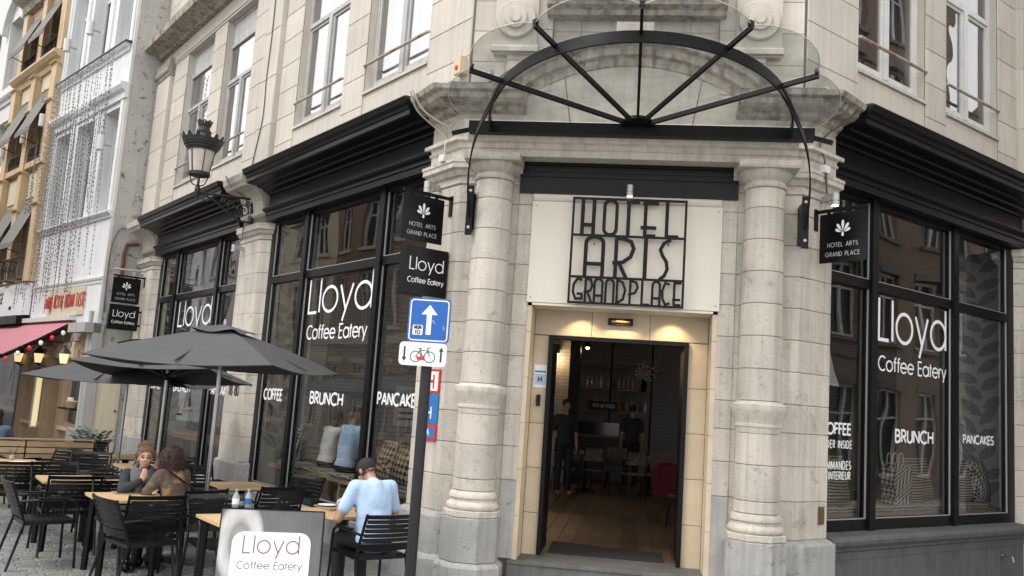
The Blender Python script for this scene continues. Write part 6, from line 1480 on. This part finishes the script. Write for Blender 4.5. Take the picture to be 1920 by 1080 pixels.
# ---- plank screen at the end of the terrace
FN = thing('plank_screen', 'low terrace screen of horizontal wooden planks', 'fence', (-8.9, 13.2, GZ))
e1 = atz(178, 824, .75); d_ = Vector((-S2, -S2, 0)); nf = Vector((S2, -S2, 0))
FFr = Fr((e1.x, e1.y, -.10), d_, nf)
for seg in range(3):
    for i in range(8): z = .012+i*.1; MB(FFr).box(seg*1.0+.012, seg*1.0+.988, -.02, .010+.012*rnd.random(), z, z+.083).build('plank', 'fence_wood', FN)
MB(FFr).box(-.02, 3.02, -.062, -.03, .05, .80).build('backing', 'black_metal', FN)
MB(FFr).box(0, 3, -.06, .03, .82, .838).build('top_board', 'fence_wood', FN)
for k in range(4): MB(FFr).box(k*1.0-.03, k*1.0+.03, -.11, -.064, -.02, .82).build('post', 'fence_wood', FN)
t = thing('fern_plant', 'grey-green fern-like plant between the plank screen and the last pilaster', 'plant', (-8.9, 14.2, 0))
for k in range(12):
    a = R(k*30+rnd.uniform(-10, 10)); L = rnd.uniform(.5, 1.0); pts = [Vector((-8.9+math.cos(a)*L*.5*t_, 14.2+math.sin(a)*L*.5*t_, .3+L*1.05*t_-.42*t_*t_*L)) for t_ in [i/8 for i in range(9)]]
    MB().tube(pts, .008, 4, .003).build('stem', 'plant_leaf', t)
    m_ = MB()
    for i in range(1, 9):
        for sd in (-1, 1):
            p = pts[i]; tn = (pts[i]-pts[i-1]).normalized(); sdv = tn.cross(Vector((0, 0, 1))).normalized()*sd; l_ = .17*(1-.5*i/9); b = p+sdv*l_+tn*l_*.4; wv = tn*.03
            m_._add([p, p+sdv*l_*.5+wv+tn*l_*.2, b, p+sdv*l_*.5-wv+tn*l_*.2], [(0, 1, 2, 3)])
    m_.build('leaflets', 'plant_leaf', t, kind='stuff', recalc=False)
MB().lathe([(.16, GZ), (.22, .34), (.2, .34)], (-8.9, 14.2, 0), 14).build('pot', 'bluestone', t, True)

# ---- standing board
AB = thing('standing_board', 'grey pavement board with a white Lloyd Coffee Eatery card', 'signboard', (-2.05, 5.45, 0))
tl_, tr_ = Vector((-2.47, 5.40, 1.0)), Vector((-1.885, 5.62, 1.0)); xx = (tr_-tl_).normalized(); yn = Vector((xx.y, -xx.x, 0))
up_ = (Vector((0, 0, 1))*.97-yn*.24).normalized(); wB = (tr_-tl_).length; hB = 1.15
MA = plane_frame(tl_-up_*hB, xx, up_)
def photomat():
    m = bpy.data.materials.new('coffee_photo'); m.use_nodes = True; N = m.node_tree.nodes; L = m.node_tree.links; b = N['Principled BSDF']; b.inputs['Roughness'].default_value = .3
    tcn = N.new('ShaderNodeTexCoord'); sp = N.new('ShaderNodeVectorMath'); sp.operation = 'DISTANCE'; L.new(tcn.outputs['UV'], sp.inputs[0]); sp.inputs[1].default_value = (.2, .83, 0)
    rp = N.new('ShaderNodeValToRGB'); e = rp.color_ramp.elements; e[0].position = 0; e[0].color = (.30, .29, .28, 1); e[1].position = 1; e[1].color = (.085, .087, .09, 1)
    for p_, c_ in ((.09, (.22, .21, .2)), (.13, (.45, .44, .43)), (.18, (.5, .49, .48)), (.205, (.4, .39, .39)), (.235, (.10, .10, .105))): q_ = e.new(p_); q_.color = (*c_, 1)
    nz_ = N.new('ShaderNodeTexNoise'); nz_.inputs['Scale'].default_value = 5; L.new(tcn.outputs['UV'], nz_.inputs['Vector']); L.new(sp.outputs['Value'], rp.inputs[0])
    mx_ = N.new('ShaderNodeMixRGB'); mx_.blend_type = 'OVERLAY'; mx_.inputs['Fac'].default_value = .5; L.new(rp.outputs[0], mx_.inputs['Color1']); L.new(nz_.outputs['Fac'], mx_.inputs['Color2']); L.new(mx_.outputs[0], b.inputs['Base Color']); MATS['coffee_photo'] = m
photomat()
fb = MB(MA).box(0, wB, 0, hB, -.012, 0).build('front_panel', 'coffee_photo', AB)
uv = fb.data.uv_layers.new(name='UVMap'); iM = MA.inverted() @ INV['standing_board'].inverted()
for lp in fb.data.loops: p = iM @ fb.data.vertices[lp.vertex_index].co; uv.data[lp.index].uv = (p.x/wB, p.y/hB)
for a, b, c, d in ((-.004, .003, 0, hB), (wB-.004, wB+.006, 0, hB), (0, wB, hB-.003, hB+.004)): MB(MA).box(a, b, c, d, -.014, .003).build('frame_bar', 'black_metal', AB)
MBk = plane_frame(tl_-yn*.06-Vector((0, 0, 1))*1.0-yn*.0, xx, Vector((0, 0, 1))*.97+yn*.0); bk = tl_-yn*.02
upb = (Vector((0, 0, 1))*.95+yn*.24).normalized(); MB(plane_frame(bk-upb*1.17, xx, upb)).box(0, wB, 0, 1.16, -.012, 0).build('back_panel', 'black_metal', AB)
cd_ = MB(MA); cw = .475; cx_ = wB*.51
cd_.ext(rrect(cw, .84, .07, 8, cx_, hB-.135-.42), .002, .004); CDp = cd_.build('card', 'board_white', AB)
mb = MB(MA); text(mb, 'Lloyd', cx_, hB-.262, .105, .075, .17, 1.0, .0045, .005, .5); mb.build('lettering', 'board_brown', CDp)
mb = MB(MA); text(mb, 'Coffee Eatery', cx_, hB-.355, .041, .09, .16, 1.08, .0045, .005, .5); mb.build('lettering', 'board_ink', CDp)
for dx in (-.088, .075):
    mb = MB(MA); y0 = hB-.44
    for s_ in ([(-.055, 0), (.055, 0)], [(-.06, -.028), (-.055, 0)], [(.06, -.028), (.055, 0)], [(-.062, -.03), (.062, -.03)], [(-.062, -.045), (.062, -.045)], [(-.062, -.03), (-.062, -.045)], [(.062, -.03), (.062, -.045)], [(-.052, -.045), (-.038, -.24), (.038, -.24), (.052, -.045)]): ribbon(mb, [(cx_+dx+a, y0+b) for a, b in s_], .0035, .0045, .005)
    mb.build('cup_drawing', 'board_ink', CDp)

# ---- things on the tables
def rot(v, a): return Vector((v[0]*math.cos(a)-v[1]*math.sin(a), v[0]*math.sin(a)+v[1]*math.cos(a), 0))
zt_ = .741+GZ
def glass(x, y, lb, h=.1, r=.036, straw=False):
    t = thing('drinking_glass', lb, 'glass', (x, y, zt_)); MB().lathe([(r*.85, zt_), (r, zt_+h), (r*.93, zt_+h), (r*.78, zt_+.012), (0.002, zt_+.012)], (x, y, 0), 16).build('bowl', 'glass_clear', t, True)
    MB().lathe([(r*.76, zt_+.013), (r*.82, zt_+h*.45)], (x, y, 0), 14).build('water', 'lamp_glass', t)
    if straw: MB().tube([(x, y, zt_+.02), (x+.06, y+.03, zt_+.19)], .004, 5).build('straw', 'black_metal', t)
p = atz(241, 921, zt_); glass(p.x, p.y, 'small water glass beside the coffee cup'); p = atz(22, 862, zt_); glass(p.x, p.y, 'tall glass with a dark straw on the table near the plank screen', .13, .045, True)
p = atz(451, 950, zt_); glass(p.x, p.y, 'glass standing between the two small bottles')
p = atz(269, 921, zt_); t = thing('coffee_cup', 'white coffee cup on a saucer on the table of the two women', 'cup', (p.x, p.y, zt_))
MB().lathe([(.02, zt_), (.075, zt_+.012), (.078, zt_+.016), (.02, zt_+.012)], (p.x, p.y, 0), 20).build('saucer', 'ceramic', t, True); MB().lathe([(.026, zt_+.013), (.04, zt_+.035), (.047, zt_+.075), (.043, zt_+.075), (.03, zt_+.03), (.002, zt_+.025)], (p.x, p.y, 0), 20).build('bowl', 'ceramic', t, True)
MB().tube([(p.x+.045, p.y, zt_+.065), (p.x+.075, p.y, zt_+.06), (p.x+.07, p.y, zt_+.035), (p.x+.042, p.y, zt_+.035)], .006, 6).build('handle', 'ceramic', t, True)
p = atz(225, 923, zt_); t = thing('serving_board', 'small wooden board under the water glass', 'board', (p.x, p.y, zt_)); Mx = Matrix.Translation((p.x+.1, p.y+.02, 0)) @ Matrix.Rotation(A0+R(90), 4, 'Z'); MB(Mx).box(-.16, .16, -.1, .1, zt_-.001, zt_+.008).build('board', 'interior_wood', t)
for px, lb, m in ((441, 'small clear bottle with a white label', 'ceramic'), (464, 'small clear bottle with a blue label', 'label_blue')):
    p = atz(px, 951, zt_); t = thing('small_bottle', lb, 'bottle', (p.x, p.y, zt_)); MB().lathe([(.03, zt_), (.034, zt_+.01), (.034, zt_+.10), (.014, zt_+.135), (.013, zt_+.155), (.016, zt_+.16)], (p.x, p.y, 0), 16).build('bottle', 'bottle_glass', t, True); MB().lathe([(.0345, zt_+.03), (.0348, zt_+.085)], (p.x, p.y, 0), 16).build('label', m, t, True); MB().lathe([(.016, zt_+.155), (.016, zt_+.17)], (p.x, p.y, 0), 10).build('cap', 'zinc', t, True)
p = atz(622, 953, zt_); t = thing('serving_tray', 'wooden tray on the table of the man', 'tray', (p.x, p.y, zt_)); Mx = Matrix.Translation((p.x, p.y, 0)) @ Matrix.Rotation(A0, 4, 'Z'); MB(Mx).box(-.18, .18, -.11, .11, zt_, zt_+.016).build('board', 'interior_wood', t)
q = p+Vector((-.06, .02, 0)); t = thing('white_plate', 'white plate on the wooden tray', 'plate', (q.x, q.y, zt_+.017)); MB().lathe([(.05, zt_+.018), (.09, zt_+.028), (.092, zt_+.031), (.05, zt_+.022)], (q.x, q.y, 0), 24).build('dish', 'ceramic', t, True)
q = p+Vector((.10, .02, 0)); t = MB(); 
for k in range(14): c = Vector((q.x+rnd.uniform(-.04, .04), q.y+rnd.uniform(-.04, .04), zt_+.04+rnd.uniform(0, .05))); t.ell(c, rnd.uniform(.02, .045), rnd.uniform(.012, .03), rnd.uniform(.012, .035), 6, 4, Matrix.Rotation(rnd.uniform(0, 3), 3, Vector((rnd.random(), rnd.random(), 1)).normalized()))
o = t.build('crumpled_napkin', 'kraft', None); o['label'] = 'crumpled brown paper napkin on the tray beside the plate'; o['category'] = 'napkin'; rm = o.modifiers.new('r', 'REMESH'); rm.mode = 'VOXEL'; rm.voxel_size = .006
p = atz(35, 866, zt_); t = thing('menu_card', 'white menu card lying beside the tall glass', 'menu', (p.x, p.y, zt_)); MB().box(p.x-.1, p.x+.1, p.y-.07, p.y+.07, zt_, zt_+.003).build('sheet', 'paper', t)
# ================================================================== people
def remesh(mb, name, m, vox, parent, smooth_it=4, smooth_f=.5):
    me = bpy.data.meshes.new('tmp'); me.from_pydata([tuple(p) for p in mb.v], [], mb.f)
    bm = bmesh.new(); bm.from_mesh(me); bmesh.ops.recalc_face_normals(bm, faces=bm.faces); bm.to_mesh(me); bm.free()
    o = bpy.data.objects.new('tmp', me); COL.objects.link(o)
    r_ = o.modifiers.new('r', 'REMESH'); r_.mode = 'VOXEL'; r_.voxel_size = vox; s_ = o.modifiers.new('s', 'SMOOTH'); s_.factor = smooth_f; s_.iterations = smooth_it
    dg = bpy.context.evaluated_depsgraph_get(); nm = bpy.data.meshes.new_from_object(o.evaluated_get(dg)); bpy.data.objects.remove(o)
    nm.name = name; nm.materials.clear(); nm.materials.append(MATS[m]); nm.polygons.foreach_set('use_smooth', [True]*len(nm.polygons))
    ob = bpy.data.objects.new(name, nm); COL.objects.link(ob)
    if parent is not None: ob.parent = parent
    return ob
V = Vector
def hand(mb, w_, d, nrm, s_=1., curl=.6):
    """palm and five fingers from wrist w_ along d; nrm = back of the hand"""
    d = V(d).normalized(); nrm = V(nrm); nrm = (nrm-d*nrm.dot(d)).normalized(); sd = d.cross(nrm)
    pe = w_+d*.075*s_
    for k in (-1.1, -.35, .35, 1.1): mb.cap(w_+sd*k*.014, pe+sd*k*.021*s_, .017*s_, .014*s_, 8)
    for k, L in ((-1.15, .062), (-.4, .075), (.38, .08), (1.15, .072)):
        b = pe+sd*k*.021*s_; a1 = curl; k1 = b+(d*math.cos(a1*.5)-nrm*math.sin(a1*.5))*L*.45*s_; k2 = k1+(d*math.cos(a1*1.4)-nrm*math.sin(a1*1.4))*L*.35*s_; k3 = k2+(d*math.cos(a1*2.1)-nrm*math.sin(a1*2.1))*L*.25*s_
        mb.cap(b, k1, .0095*s_, .0088*s_, 7); mb.cap(k1, k2, .0088*s_, .0082*s_, 7); mb.cap(k2, k3, .0082*s_, .007*s_, 7)
    b = w_+d*.025*s_+sd*.026*s_; k1 = b+(d*.6+sd*.7-nrm*.3).normalized()*.04*s_; k2 = k1+(d*.85+sd*.1-nrm*.5).normalized()*.032*s_
    mb.cap(b, k1, .0125*s_, .0105*s_, 7); mb.cap(k1, k2, .0105*s_, .0085*s_, 7)
def head(mb, hc, Rm, s_=1.):
    def P(x, y, z): return hc+Rm @ V((x*s_, y*s_, z*s_))
    mb.ell(hc+Rm @ V((0, -.012*s_, .02*s_)), .076*s_, .093*s_, .092*s_, 18, 12, Rm)
    mb.ell(P(0, .022, -.045), .058*s_, .066*s_, .068*s_, 16, 10, Rm)
    mb.ell(P(0, .058, -.088), .03*s_, .026*s_, .022*s_, 10, 8, Rm)               # chin
    mb.cap(P(0, .084, .012), P(0, .106, -.026), .009*s_, .0145*s_, 8)            # nose
    for sx in (-1, 1):
        mb.ell(P(sx*.016, .09, -.03), .010*s_, .012*s_, .009*s_, 8, 6, Rm)
        mb.ell(P(sx*.034, .07, -.03), .022*s_, .02*s_, .022*s_, 10, 8, Rm)       # cheeks
        mb.ell(P(sx*.078, -.008, -.012), .009*s_, .02*s_, .032*s_, 8, 8, Rm)     # ears
        mb.cap(P(sx*.045, .072, .026), P(sx*.014, .083, .022), .010*s_, .010*s_, 8)   # brow ridge
def face_bits(t, hc, Rm, hairm, s_=1., closed=False):
    def P(x, y, z): return hc+Rm @ V((x*s_, y*s_, z*s_))
    for sx in (-1, 1):
        mb = MB(); mb.cap(P(sx*.042, .078, .006), P(sx*.02, .087, .004), .0065, .0065, 7); mb.build('eye', 'eye_dark', t, True)
        mb = MB(); mb.cap(P(sx*.052, .074, .028), P(sx*.016, .092, .03), .0055, .006, 6); mb.build('eyebrow', hairm, t, True)
    mb = MB(); mb.cap(P(-.02, .083, -.062), P(.02, .083, -.062), .0065, .0065, 7); mb.ell(P(0, .089, -.064), .014, .007, .009, 8, 6, Rm); mb.build('mouth', 'lips', t, True)
def curls(hc, Rm, n, rx, ry, rz, L, cond, r=.006, amp=.018, drop=.5):
    mb = MB(); k = 0; tries = 0
    while k < n and tries < n*12:
        tries += 1; d = V((rnd.gauss(0, 1), rnd.gauss(0, 1), rnd.gauss(0, 1))).normalized()
        if not cond(d): continue
        k += 1; p0 = hc+Rm @ V((d.x*rx, d.y*ry, d.z*rz)); dw = Rm @ d; ph = rnd.uniform(0, 6.28); pts = []; x = dw.orthogonal().normalized(); y = dw.cross(x)
        for i in range(8):
            t_ = i/7; p = p0+dw*L*t_*rnd.uniform(.8, 1.1)*(1-drop*.5)+V((0, 0, -1))*L*drop*t_*t_*1.2+x*amp*math.cos(ph+t_*9)+y*amp*math.sin(ph+t_*9); pts.append(p)
        mb.tube(pts, [r*(1.1-.7*i/7) for i in range(8)], 4)
    return mb
def seated(name, label, x, y, rz, look, vox=.0085, lean=.08, skin='skin_pale', scale=1., arms=None, torso_m='polo_blue', leg_m='trousers_black', sleeve='short', headtilt=(0, 0), headpos=None, legs=True, sit=.465, belly=0., bust=0., gz=0.):
    """one continuous body mesh facing +Y, with shirt and trousers as children"""
    t = thing(name, label, 'person', (x, y, gz), rz)
    s_ = scale; up = V((0, lean, 0)); Z0 = sit
    pel = V((0, 0, Z0+.09)); ch = V((0, lean*.6, Z0+.36*s_)); nb = V((0, lean, Z0+.555*s_)); hc = headpos or V((0, lean+.05, Z0+.735*s_))
    sh = [V((sx*.175*s_, lean*.95, Z0+.53*s_)) for sx in (-1, 1)]
    Rm = Matrix.Rotation(headtilt[1], 3, 'Z') @ Matrix.Rotation(headtilt[0], 3, 'X')
    kn = [V((sx*.12, .43*s_, Z0+.04)) for sx in (-1, 1)]; an = [V((sx*.13, .40*s_, .09)) for sx in (-1, 1)]; toe = [V((sx*.145, .55*s_, .04)) for sx in (-1, 1)]
    arms = arms or [((-.25, .2, Z0+.30), (-.12, .42, .79), (.5, .8, .1)), ((.25, .2, Z0+.30), (.12, .42, .79), (-.5, .8, .1))]
    b = MB()
    def torso(b, g):
        b.ell(pel, .165*s_+g, .125*s_+g, .12+g, 16, 10); b.ell((pel+ch)/2+V((0, belly*.5, 0)), .15*s_+g, .115*s_+g+belly, .17*s_+g, 16, 10); b.ell(ch+V((0, bust, .02)), .165*s_+g, .118*s_+g, .16*s_+g, 16, 10)
        b.ell(V((0, lean*.75-.02, Z0+.40*s_)), .158*s_+g, .105*s_+g, .17*s_+g, 16, 10)
        for a in sh: b.cap(nb-V((0, .01, .035)), a, .055+g, .062*s_+g, 10)
        b.cap(V((0, lean*.6-.04, Z0+.28*s_)), V((0, lean*.95-.03, Z0+.52*s_)), .09*s_+g, .08*s_+g, 12)
        for sx in (-1, 1): b.cap(V((sx*.08, lean*.6-.03, Z0+.3*s_)), V((sx*.1, lean*.9-.02, Z0+.5*s_)), .085*s_+g, .075*s_+g, 10)
    torso(b, -.012)
    for a, (el, wr, hd) in zip(sh, arms):
        el = V(el); wr = V(wr); b.cap(a, el, .05*s_, .040*s_, 10); b.cap(el, wr, .040*s_, .027*s_, 10); hand(b, wr, V(hd), V((0, .2, 1)) if abs(V(hd).normalized().z) < .6 else V((0, 1, .1)), s_)
    b.cap(nb-V((0, .02, .03)), hc+Rm @ V((0, -.02, -.07)), .052*s_, .05*s_, 12); head(b, hc, Rm, s_*1.0)
    if legs:
        for k_, a_, t_, sx in zip(kn, an, toe, (-1, 1)): b.cap(pel+V((sx*.08, .02, -.02)), k_, .07, .05, 10); b.cap(k_, a_, .05, .035, 10); b.cap(a_, t_, .035, .03, 8)
    body = remesh(b, 'body', skin, vox, t)
    sb = MB(); torso(sb, .008)
    for a, (el, wr, hd) in zip(sh, arms):
        el = V(el); wr = V(wr)
        if sleeve == 'short': sb.cap(a, a.lerp(el, .66), .066*s_, .062*s_, 12)
        elif sleeve == 'long': sb.cap(a, el, .070*s_, .06*s_, 12); sb.cap(el, el.lerp(wr, .9), .06*s_, .045*s_, 12)
    if sleeve != 'none': sb.cap(nb-V((0, .0, .05)), nb+V((0, .005, .005)), .066*s_, .06*s_, 12)
    shirt = remesh(sb, 'shirt' if sleeve != 'long' else 'jacket', torso_m, max(vox, .011), t, 28)
    if legs:
        pb = MB(); pb.ell(pel-V((0, 0, .02)), .17*s_, .135*s_, .10, 16, 10)
        for k_, a_, t_, sx in zip(kn, an, toe, (-1, 1)): pb.cap(pel+V((sx*.085, .03, -.02)), k_, .088, .068, 12); pb.cap(k_, a_+V((0, 0, -.01)), .068, .054, 12)
        remesh(pb, 'trousers', leg_m, .014, t, 6)
        for a_, t_ in zip(an, toe): sh_ = MB(); sh_.cap(a_-V((0, .03, .035)), t_+V((0, .02, 0)), .052, .042, 10); own(sh_, 'shoe', 'black_gloss', t)
    return t, body, hc, Rm, nb, sh, Z0
ID = Matrix.Identity(4)
def loc(mb): return mb
# meshes of a person are built in the person's own frame, so parts need no inverse
_old = MB.build
def own(mb, name, m, parent, smooth=True):
    k = INV.pop(parent.name, None); o = mb.build(name, m, parent, smooth); 
    if k is not None: INV[parent.name] = k
    return o
def face_own(t, hc, Rm, hairm, s_=1.):
    k = INV.pop(t.name, None); face_bits(t, hc, Rm, hairm, s_); INV[t.name] = k

# ---- man in the blue polo
t, body, hc, Rm, nb, sh, Z0 = seated('person', 'man in a pale blue polo and black cap sitting with his back turned', -2.04*TK, 7.40*TK, face(-1, 1), None, gz=GZ, lean=.10, skin='skin_tan', scale=1.06, torso_m='polo_blue', headtilt=(R(-38), R(10)), belly=.03,
    headpos=V((0, .25, 1.16)), arms=[((-.31, .14, .73), (-.17, .40, .79), (.5, .8, 0)), ((.31, .16, .73), (.15, .42, .79), (-.5, .8, 0))])
cp_ = MB(); Rc = Rm
for i in range(7):
    a = i/6*math.pi/2*.97
c_ = hc+Rc @ V((0, -.012, .028)); vs = []; cp_.ell(c_, .088, .106, .092, 20, 12, Rc)
cap_ = own(cp_, 'cap', 'cap_black', t)
pk = MB(); pk.loft([[c_+Rc @ V((math.sin(a)*(.082), math.cos(a)*.098+dy, dz)) for a in [R(-62+i*124/10) for i in range(11)]] for dy, dz in ((-.012, .0), (.045, -.006), (.078, -.022), (.078, -.027), (.045, -.012), (-.012, -.006))], closed=False); own(pk, 'cap_peak', 'cap_black', t)
cl = MB(); cl.tube([nb+V((math.cos(a)*.068, .02+math.sin(a)*.066, .012-.02*math.sin(a))) for a in [i*2*math.pi/18 for i in range(18)]], .016, 8, closed=True); own(cl, 'collar', 'polo_blue', t)
hr = curls(hc, Rm, 150, .07, .088, .085, .02, lambda d: d.y < .1 and d.z < .25 and d.z > -.55, .004, .004, .2); own(hr, 'hair', 'hair_dark', t)
gl_ = MB()
for sx in (-1, 1): gl_.tube([hc+Rm @ V((sx*.08, .0, .01)), hc+Rm @ V((sx*.066, .085, .008))], .004, 5)
own(gl_, 'glasses', 'black_gloss', t)

# ---- woman with the grey scarf
t, body, hc, Rm, nb, sh, Z0 = seated('person', 'blonde woman in a grey scarf raising a hand to her mouth', -4.53*TK, 8.0*TK, face(1, -1.0), None, gz=GZ, lean=.17, torso_m='jacket_dark', sleeve='long', scale=.88, sit=.45, headtilt=(R(4), R(-16)), headpos=V((.0, .22, 1.085)),
    arms=[((-.24, .24, .74), (-.10, .42, .79), (.5, .8, 0)), ((.23, .36, .77), (.055, .38, .88), (-.3, -.15, 1))])
face_own(t, hc, Rm, 'hair_blond')
hb_ = MB(); hb_.ell(hc+Rm @ V((0, -.034, .038)), .086, .088, .082, 18, 12, Rm); hb_.ell(hc+Rm @ V((.01, -.06, .105)), .055, .055, .045, 12, 8, Rm)
own(hb_, 'hair', 'hair_blond', t)
own(curls(hc+Rm @ V((0, -.02, .03)), Rm, 230, .085, .092, .085, .04, lambda d: d.z > -.35 and not (d.y > .2 and d.z < .55), .0042, .012, .6), 'hair_curls', 'hair_blond', t)
own(curls(hc+Rm @ V((0, -.02, .03)), Rm, 60, .082, .092, .082, .035, lambda d: d.y > .45 and .5 < d.z < .8, .0035, .003, 1.3), 'fringe', 'hair_blond', t)
own(curls(hc+Rm @ V((.01, -.06, .11)), Rm, 70, .05, .05, .045, .04, lambda d: d.z > -.2, .004, .014, .2), 'bun', 'hair_blond', t)
sf = MB()
for k in range(4): sf.tube([nb+V((math.cos(a)*(.085+.018*k), .025+math.sin(a)*(.082+.016*k), .03-.028*k-.035*math.sin(a)+.008*math.sin(3*a+k))) for a in [i*2*math.pi/20 for i in range(20)]], .030, 8, closed=True)
sf.tube([nb+V((.05, .1, -.03)), nb+V((.07, .14, -.14)), nb+V((.06, .15, -.27))], [.045, .05, .045], 8)
remesh(sf, 'scarf', 'scarf_grey', .010, t, 5)

# ---- woman in the brown jacket, seen from behind
t, body, hc, Rm, nb, sh, Z0 = seated('person', 'woman with dark red curly hair in a brown patterned jacket', -4.01*TK, 7.85*TK, face(-1, .35), None, gz=GZ, lean=.14, torso_m='jacket_brown', sleeve='long', scale=.92, sit=.45, headtilt=(R(-14), R(20)), headpos=V((-.01, .2, 1.095)),
    arms=[((-.25, .2, .76), (-.08, .40, .79), (.5, .8, 0)), ((.25, .2, .76), (.1, .40, .79), (-.5, .8, 0))])
face_own(t, hc, Rm, 'hair_dark')
hb_ = MB(); hb_.ell(hc+Rm @ V((0, -.04, .025)), .105, .11, .105, 18, 12, Rm); own(hb_, 'hair', 'hair_auburn', t)
own(curls(hc+Rm @ V((0, -.035, .02)), Rm, 420, .10, .108, .105, .09, lambda d: d.y < .5, .0055, .018, 1.2), 'hair_curls', 'hair_auburn', t)
own(curls(hc+Rm @ V((0, -.02, .01)), Rm, 210, .098, .10, .09, .10, lambda d: d.x < -.15 and d.y > -.55 and d.z < .75, .0055, .017, 1.5), 'red_locks', 'hair_red', t)
hd_ = MB()
for k in range(4): hd_.tube([nb+V((math.cos(a)*(.075+.016*k), -.02+math.sin(a)*(.07+.018*k), .01-.03*k+.02*math.sin(a)+.012*math.sin(4*a+k))) for a in [math.pi*.9+i*math.pi*1.2/12 for i in range(13)]], .026, 8)
hd_.ell(nb+V((0, -.105, -.07)), .075, .04, .07); remesh(hd_, 'hood', 'hood_orange', .009, t, 2)
st_ = MB(); st_.strip([sh[0]+V((-.0, -.09, .06)), nb+V((-.02, -.155, -.06)), V((.10, -.135, Z0+.34))], .012, .045, V((0, 1, .3))); own(st_, 'strap', 'black_metal', t)

# ---- passer-by sitting beyond the plank screen
t, body, hc, Rm, nb, sh, Z0 = seated('person', 'dark-haired person in denim sitting beyond the plank screen', -9.9, 13.1, face(-.6, 1), None, gz=GZ, vox=.014, torso_m='denim', sleeve='long', scale=.95)
hb_ = MB(); hb_.ell(hc+V((0, -.03, .03)), .09, .105, .095, 14, 10); hb_.ell(hc+V((0, -.06, -.1)), .085, .06, .16, 12, 8); own(hb_, 'hair', 'hair_dark', t)
# ---- guests inside, behind the first window
p = LF.p(3.3, -.6, 0); t, body, hc, Rm, nb, sh, Z0 = seated('person', 'guest in a light blue shirt seen from behind through the shop window', p.x, p.y, face(.8, 1), None, vox=.014, torso_m='polo_blue', sleeve='short', scale=1.1, sit=.68, skin='skin_tan')
hb_ = MB(); hb_.ell(hc+V((0, -.015, .03)), .083, .1, .09, 14, 10); own(hb_, 'hair', 'hair_dark', t);
p = LF.p(4.05, -.68, 0); t, body, hc, Rm, nb, sh, Z0 = seated('person', 'guest in a white sleeveless top inside behind the first shop window', p.x, p.y, face(.9, 1), None, vox=.014, torso_m='white_cloth', sleeve='none', scale=1.0, sit=.68)
hb_ = MB(); hb_.ell(hc+V((0, -.03, .02)), .09, .1, .1, 14, 10); hb_.ell(hc+V((0, -.06, -.1)), .08, .05, .14, 12, 8); own(hb_, 'hair', 'jacket_brown', t)
# ---- staff standing in the dark hall
def standing(label, x, y, rz, top, leg, hairm):
    t = thing('person', label, 'person', (x, y, FZ), rz); b = MB()
    def tor(b, g): b.ell((0, 0, .98), .16+g, .12+g, .13+g, 14, 10); b.ell((0, 0, 1.15), .15+g, .11+g, .18+g, 14, 10); b.ell((0, 0, 1.32), .18+g, .12+g, .14+g, 14, 10); [b.cap((0, 0, 1.42), (sx*.18, 0, 1.40), .06+g, .06+g) for sx in (-1, 1)]
    tor(b, -.01)
    for sx in (-1, 1): b.cap((sx*.19, 0, 1.4), (sx*.24, -.03, 1.12), .05, .042); b.cap((sx*.24, -.03, 1.12), (sx*.23, .06, .88), .042, .03); hand(b, V((sx*.23, .06, .88)), (0, .1, -1), (sx, 0, 0)); b.cap((sx*.09, 0, .92), (sx*.1, .02, .5), .08, .055); b.cap((sx*.1, .02, .5), (sx*.11, 0, .08), .055, .035); b.cap((sx*.11, 0, .05), (sx*.12, .14, .035), .035, .03)
    b.cap((0, 0, 1.42), (0, .02, 1.56), .055, .05); head(b, V((0, .03, 1.65)), Matrix.Identity(3)); remesh(b, 'body', 'skin_tan', .013, t)
    s_ = MB(); tor(s_, .01)
    for sx in (-1, 1): s_.cap((sx*.18, 0, 1.4), (sx*.225, -.02, 1.2), .066, .06)
    remesh(s_, 'shirt', top, .014, t); l_ = MB(); l_.ell((0, 0, .95), .17, .13, .12, 14, 10)
    for sx in (-1, 1): l_.cap((sx*.09, 0, .9), (sx*.1, .02, .5), .1, .075); l_.cap((sx*.1, .02, .5), (sx*.11, 0, .08), .075, .06)
    remesh(l_, 'trousers', leg, .014, t); h_ = MB(); h_.ell((0, .015, 1.68), .083, .1, .09, 14, 10); own(h_, 'hair', hairm, t)
standing('waiter in black standing by the dark pillar inside the hall', -1.17, 17.0, face(.5, -1), 'jacket_dark', 'trousers_black', 'hair_dark')
standing('waiter in black standing before the bar shelves', .1, 19.9, face(-.3, 1), 'jacket_dark', 'trousers_black', 'hair_dark')
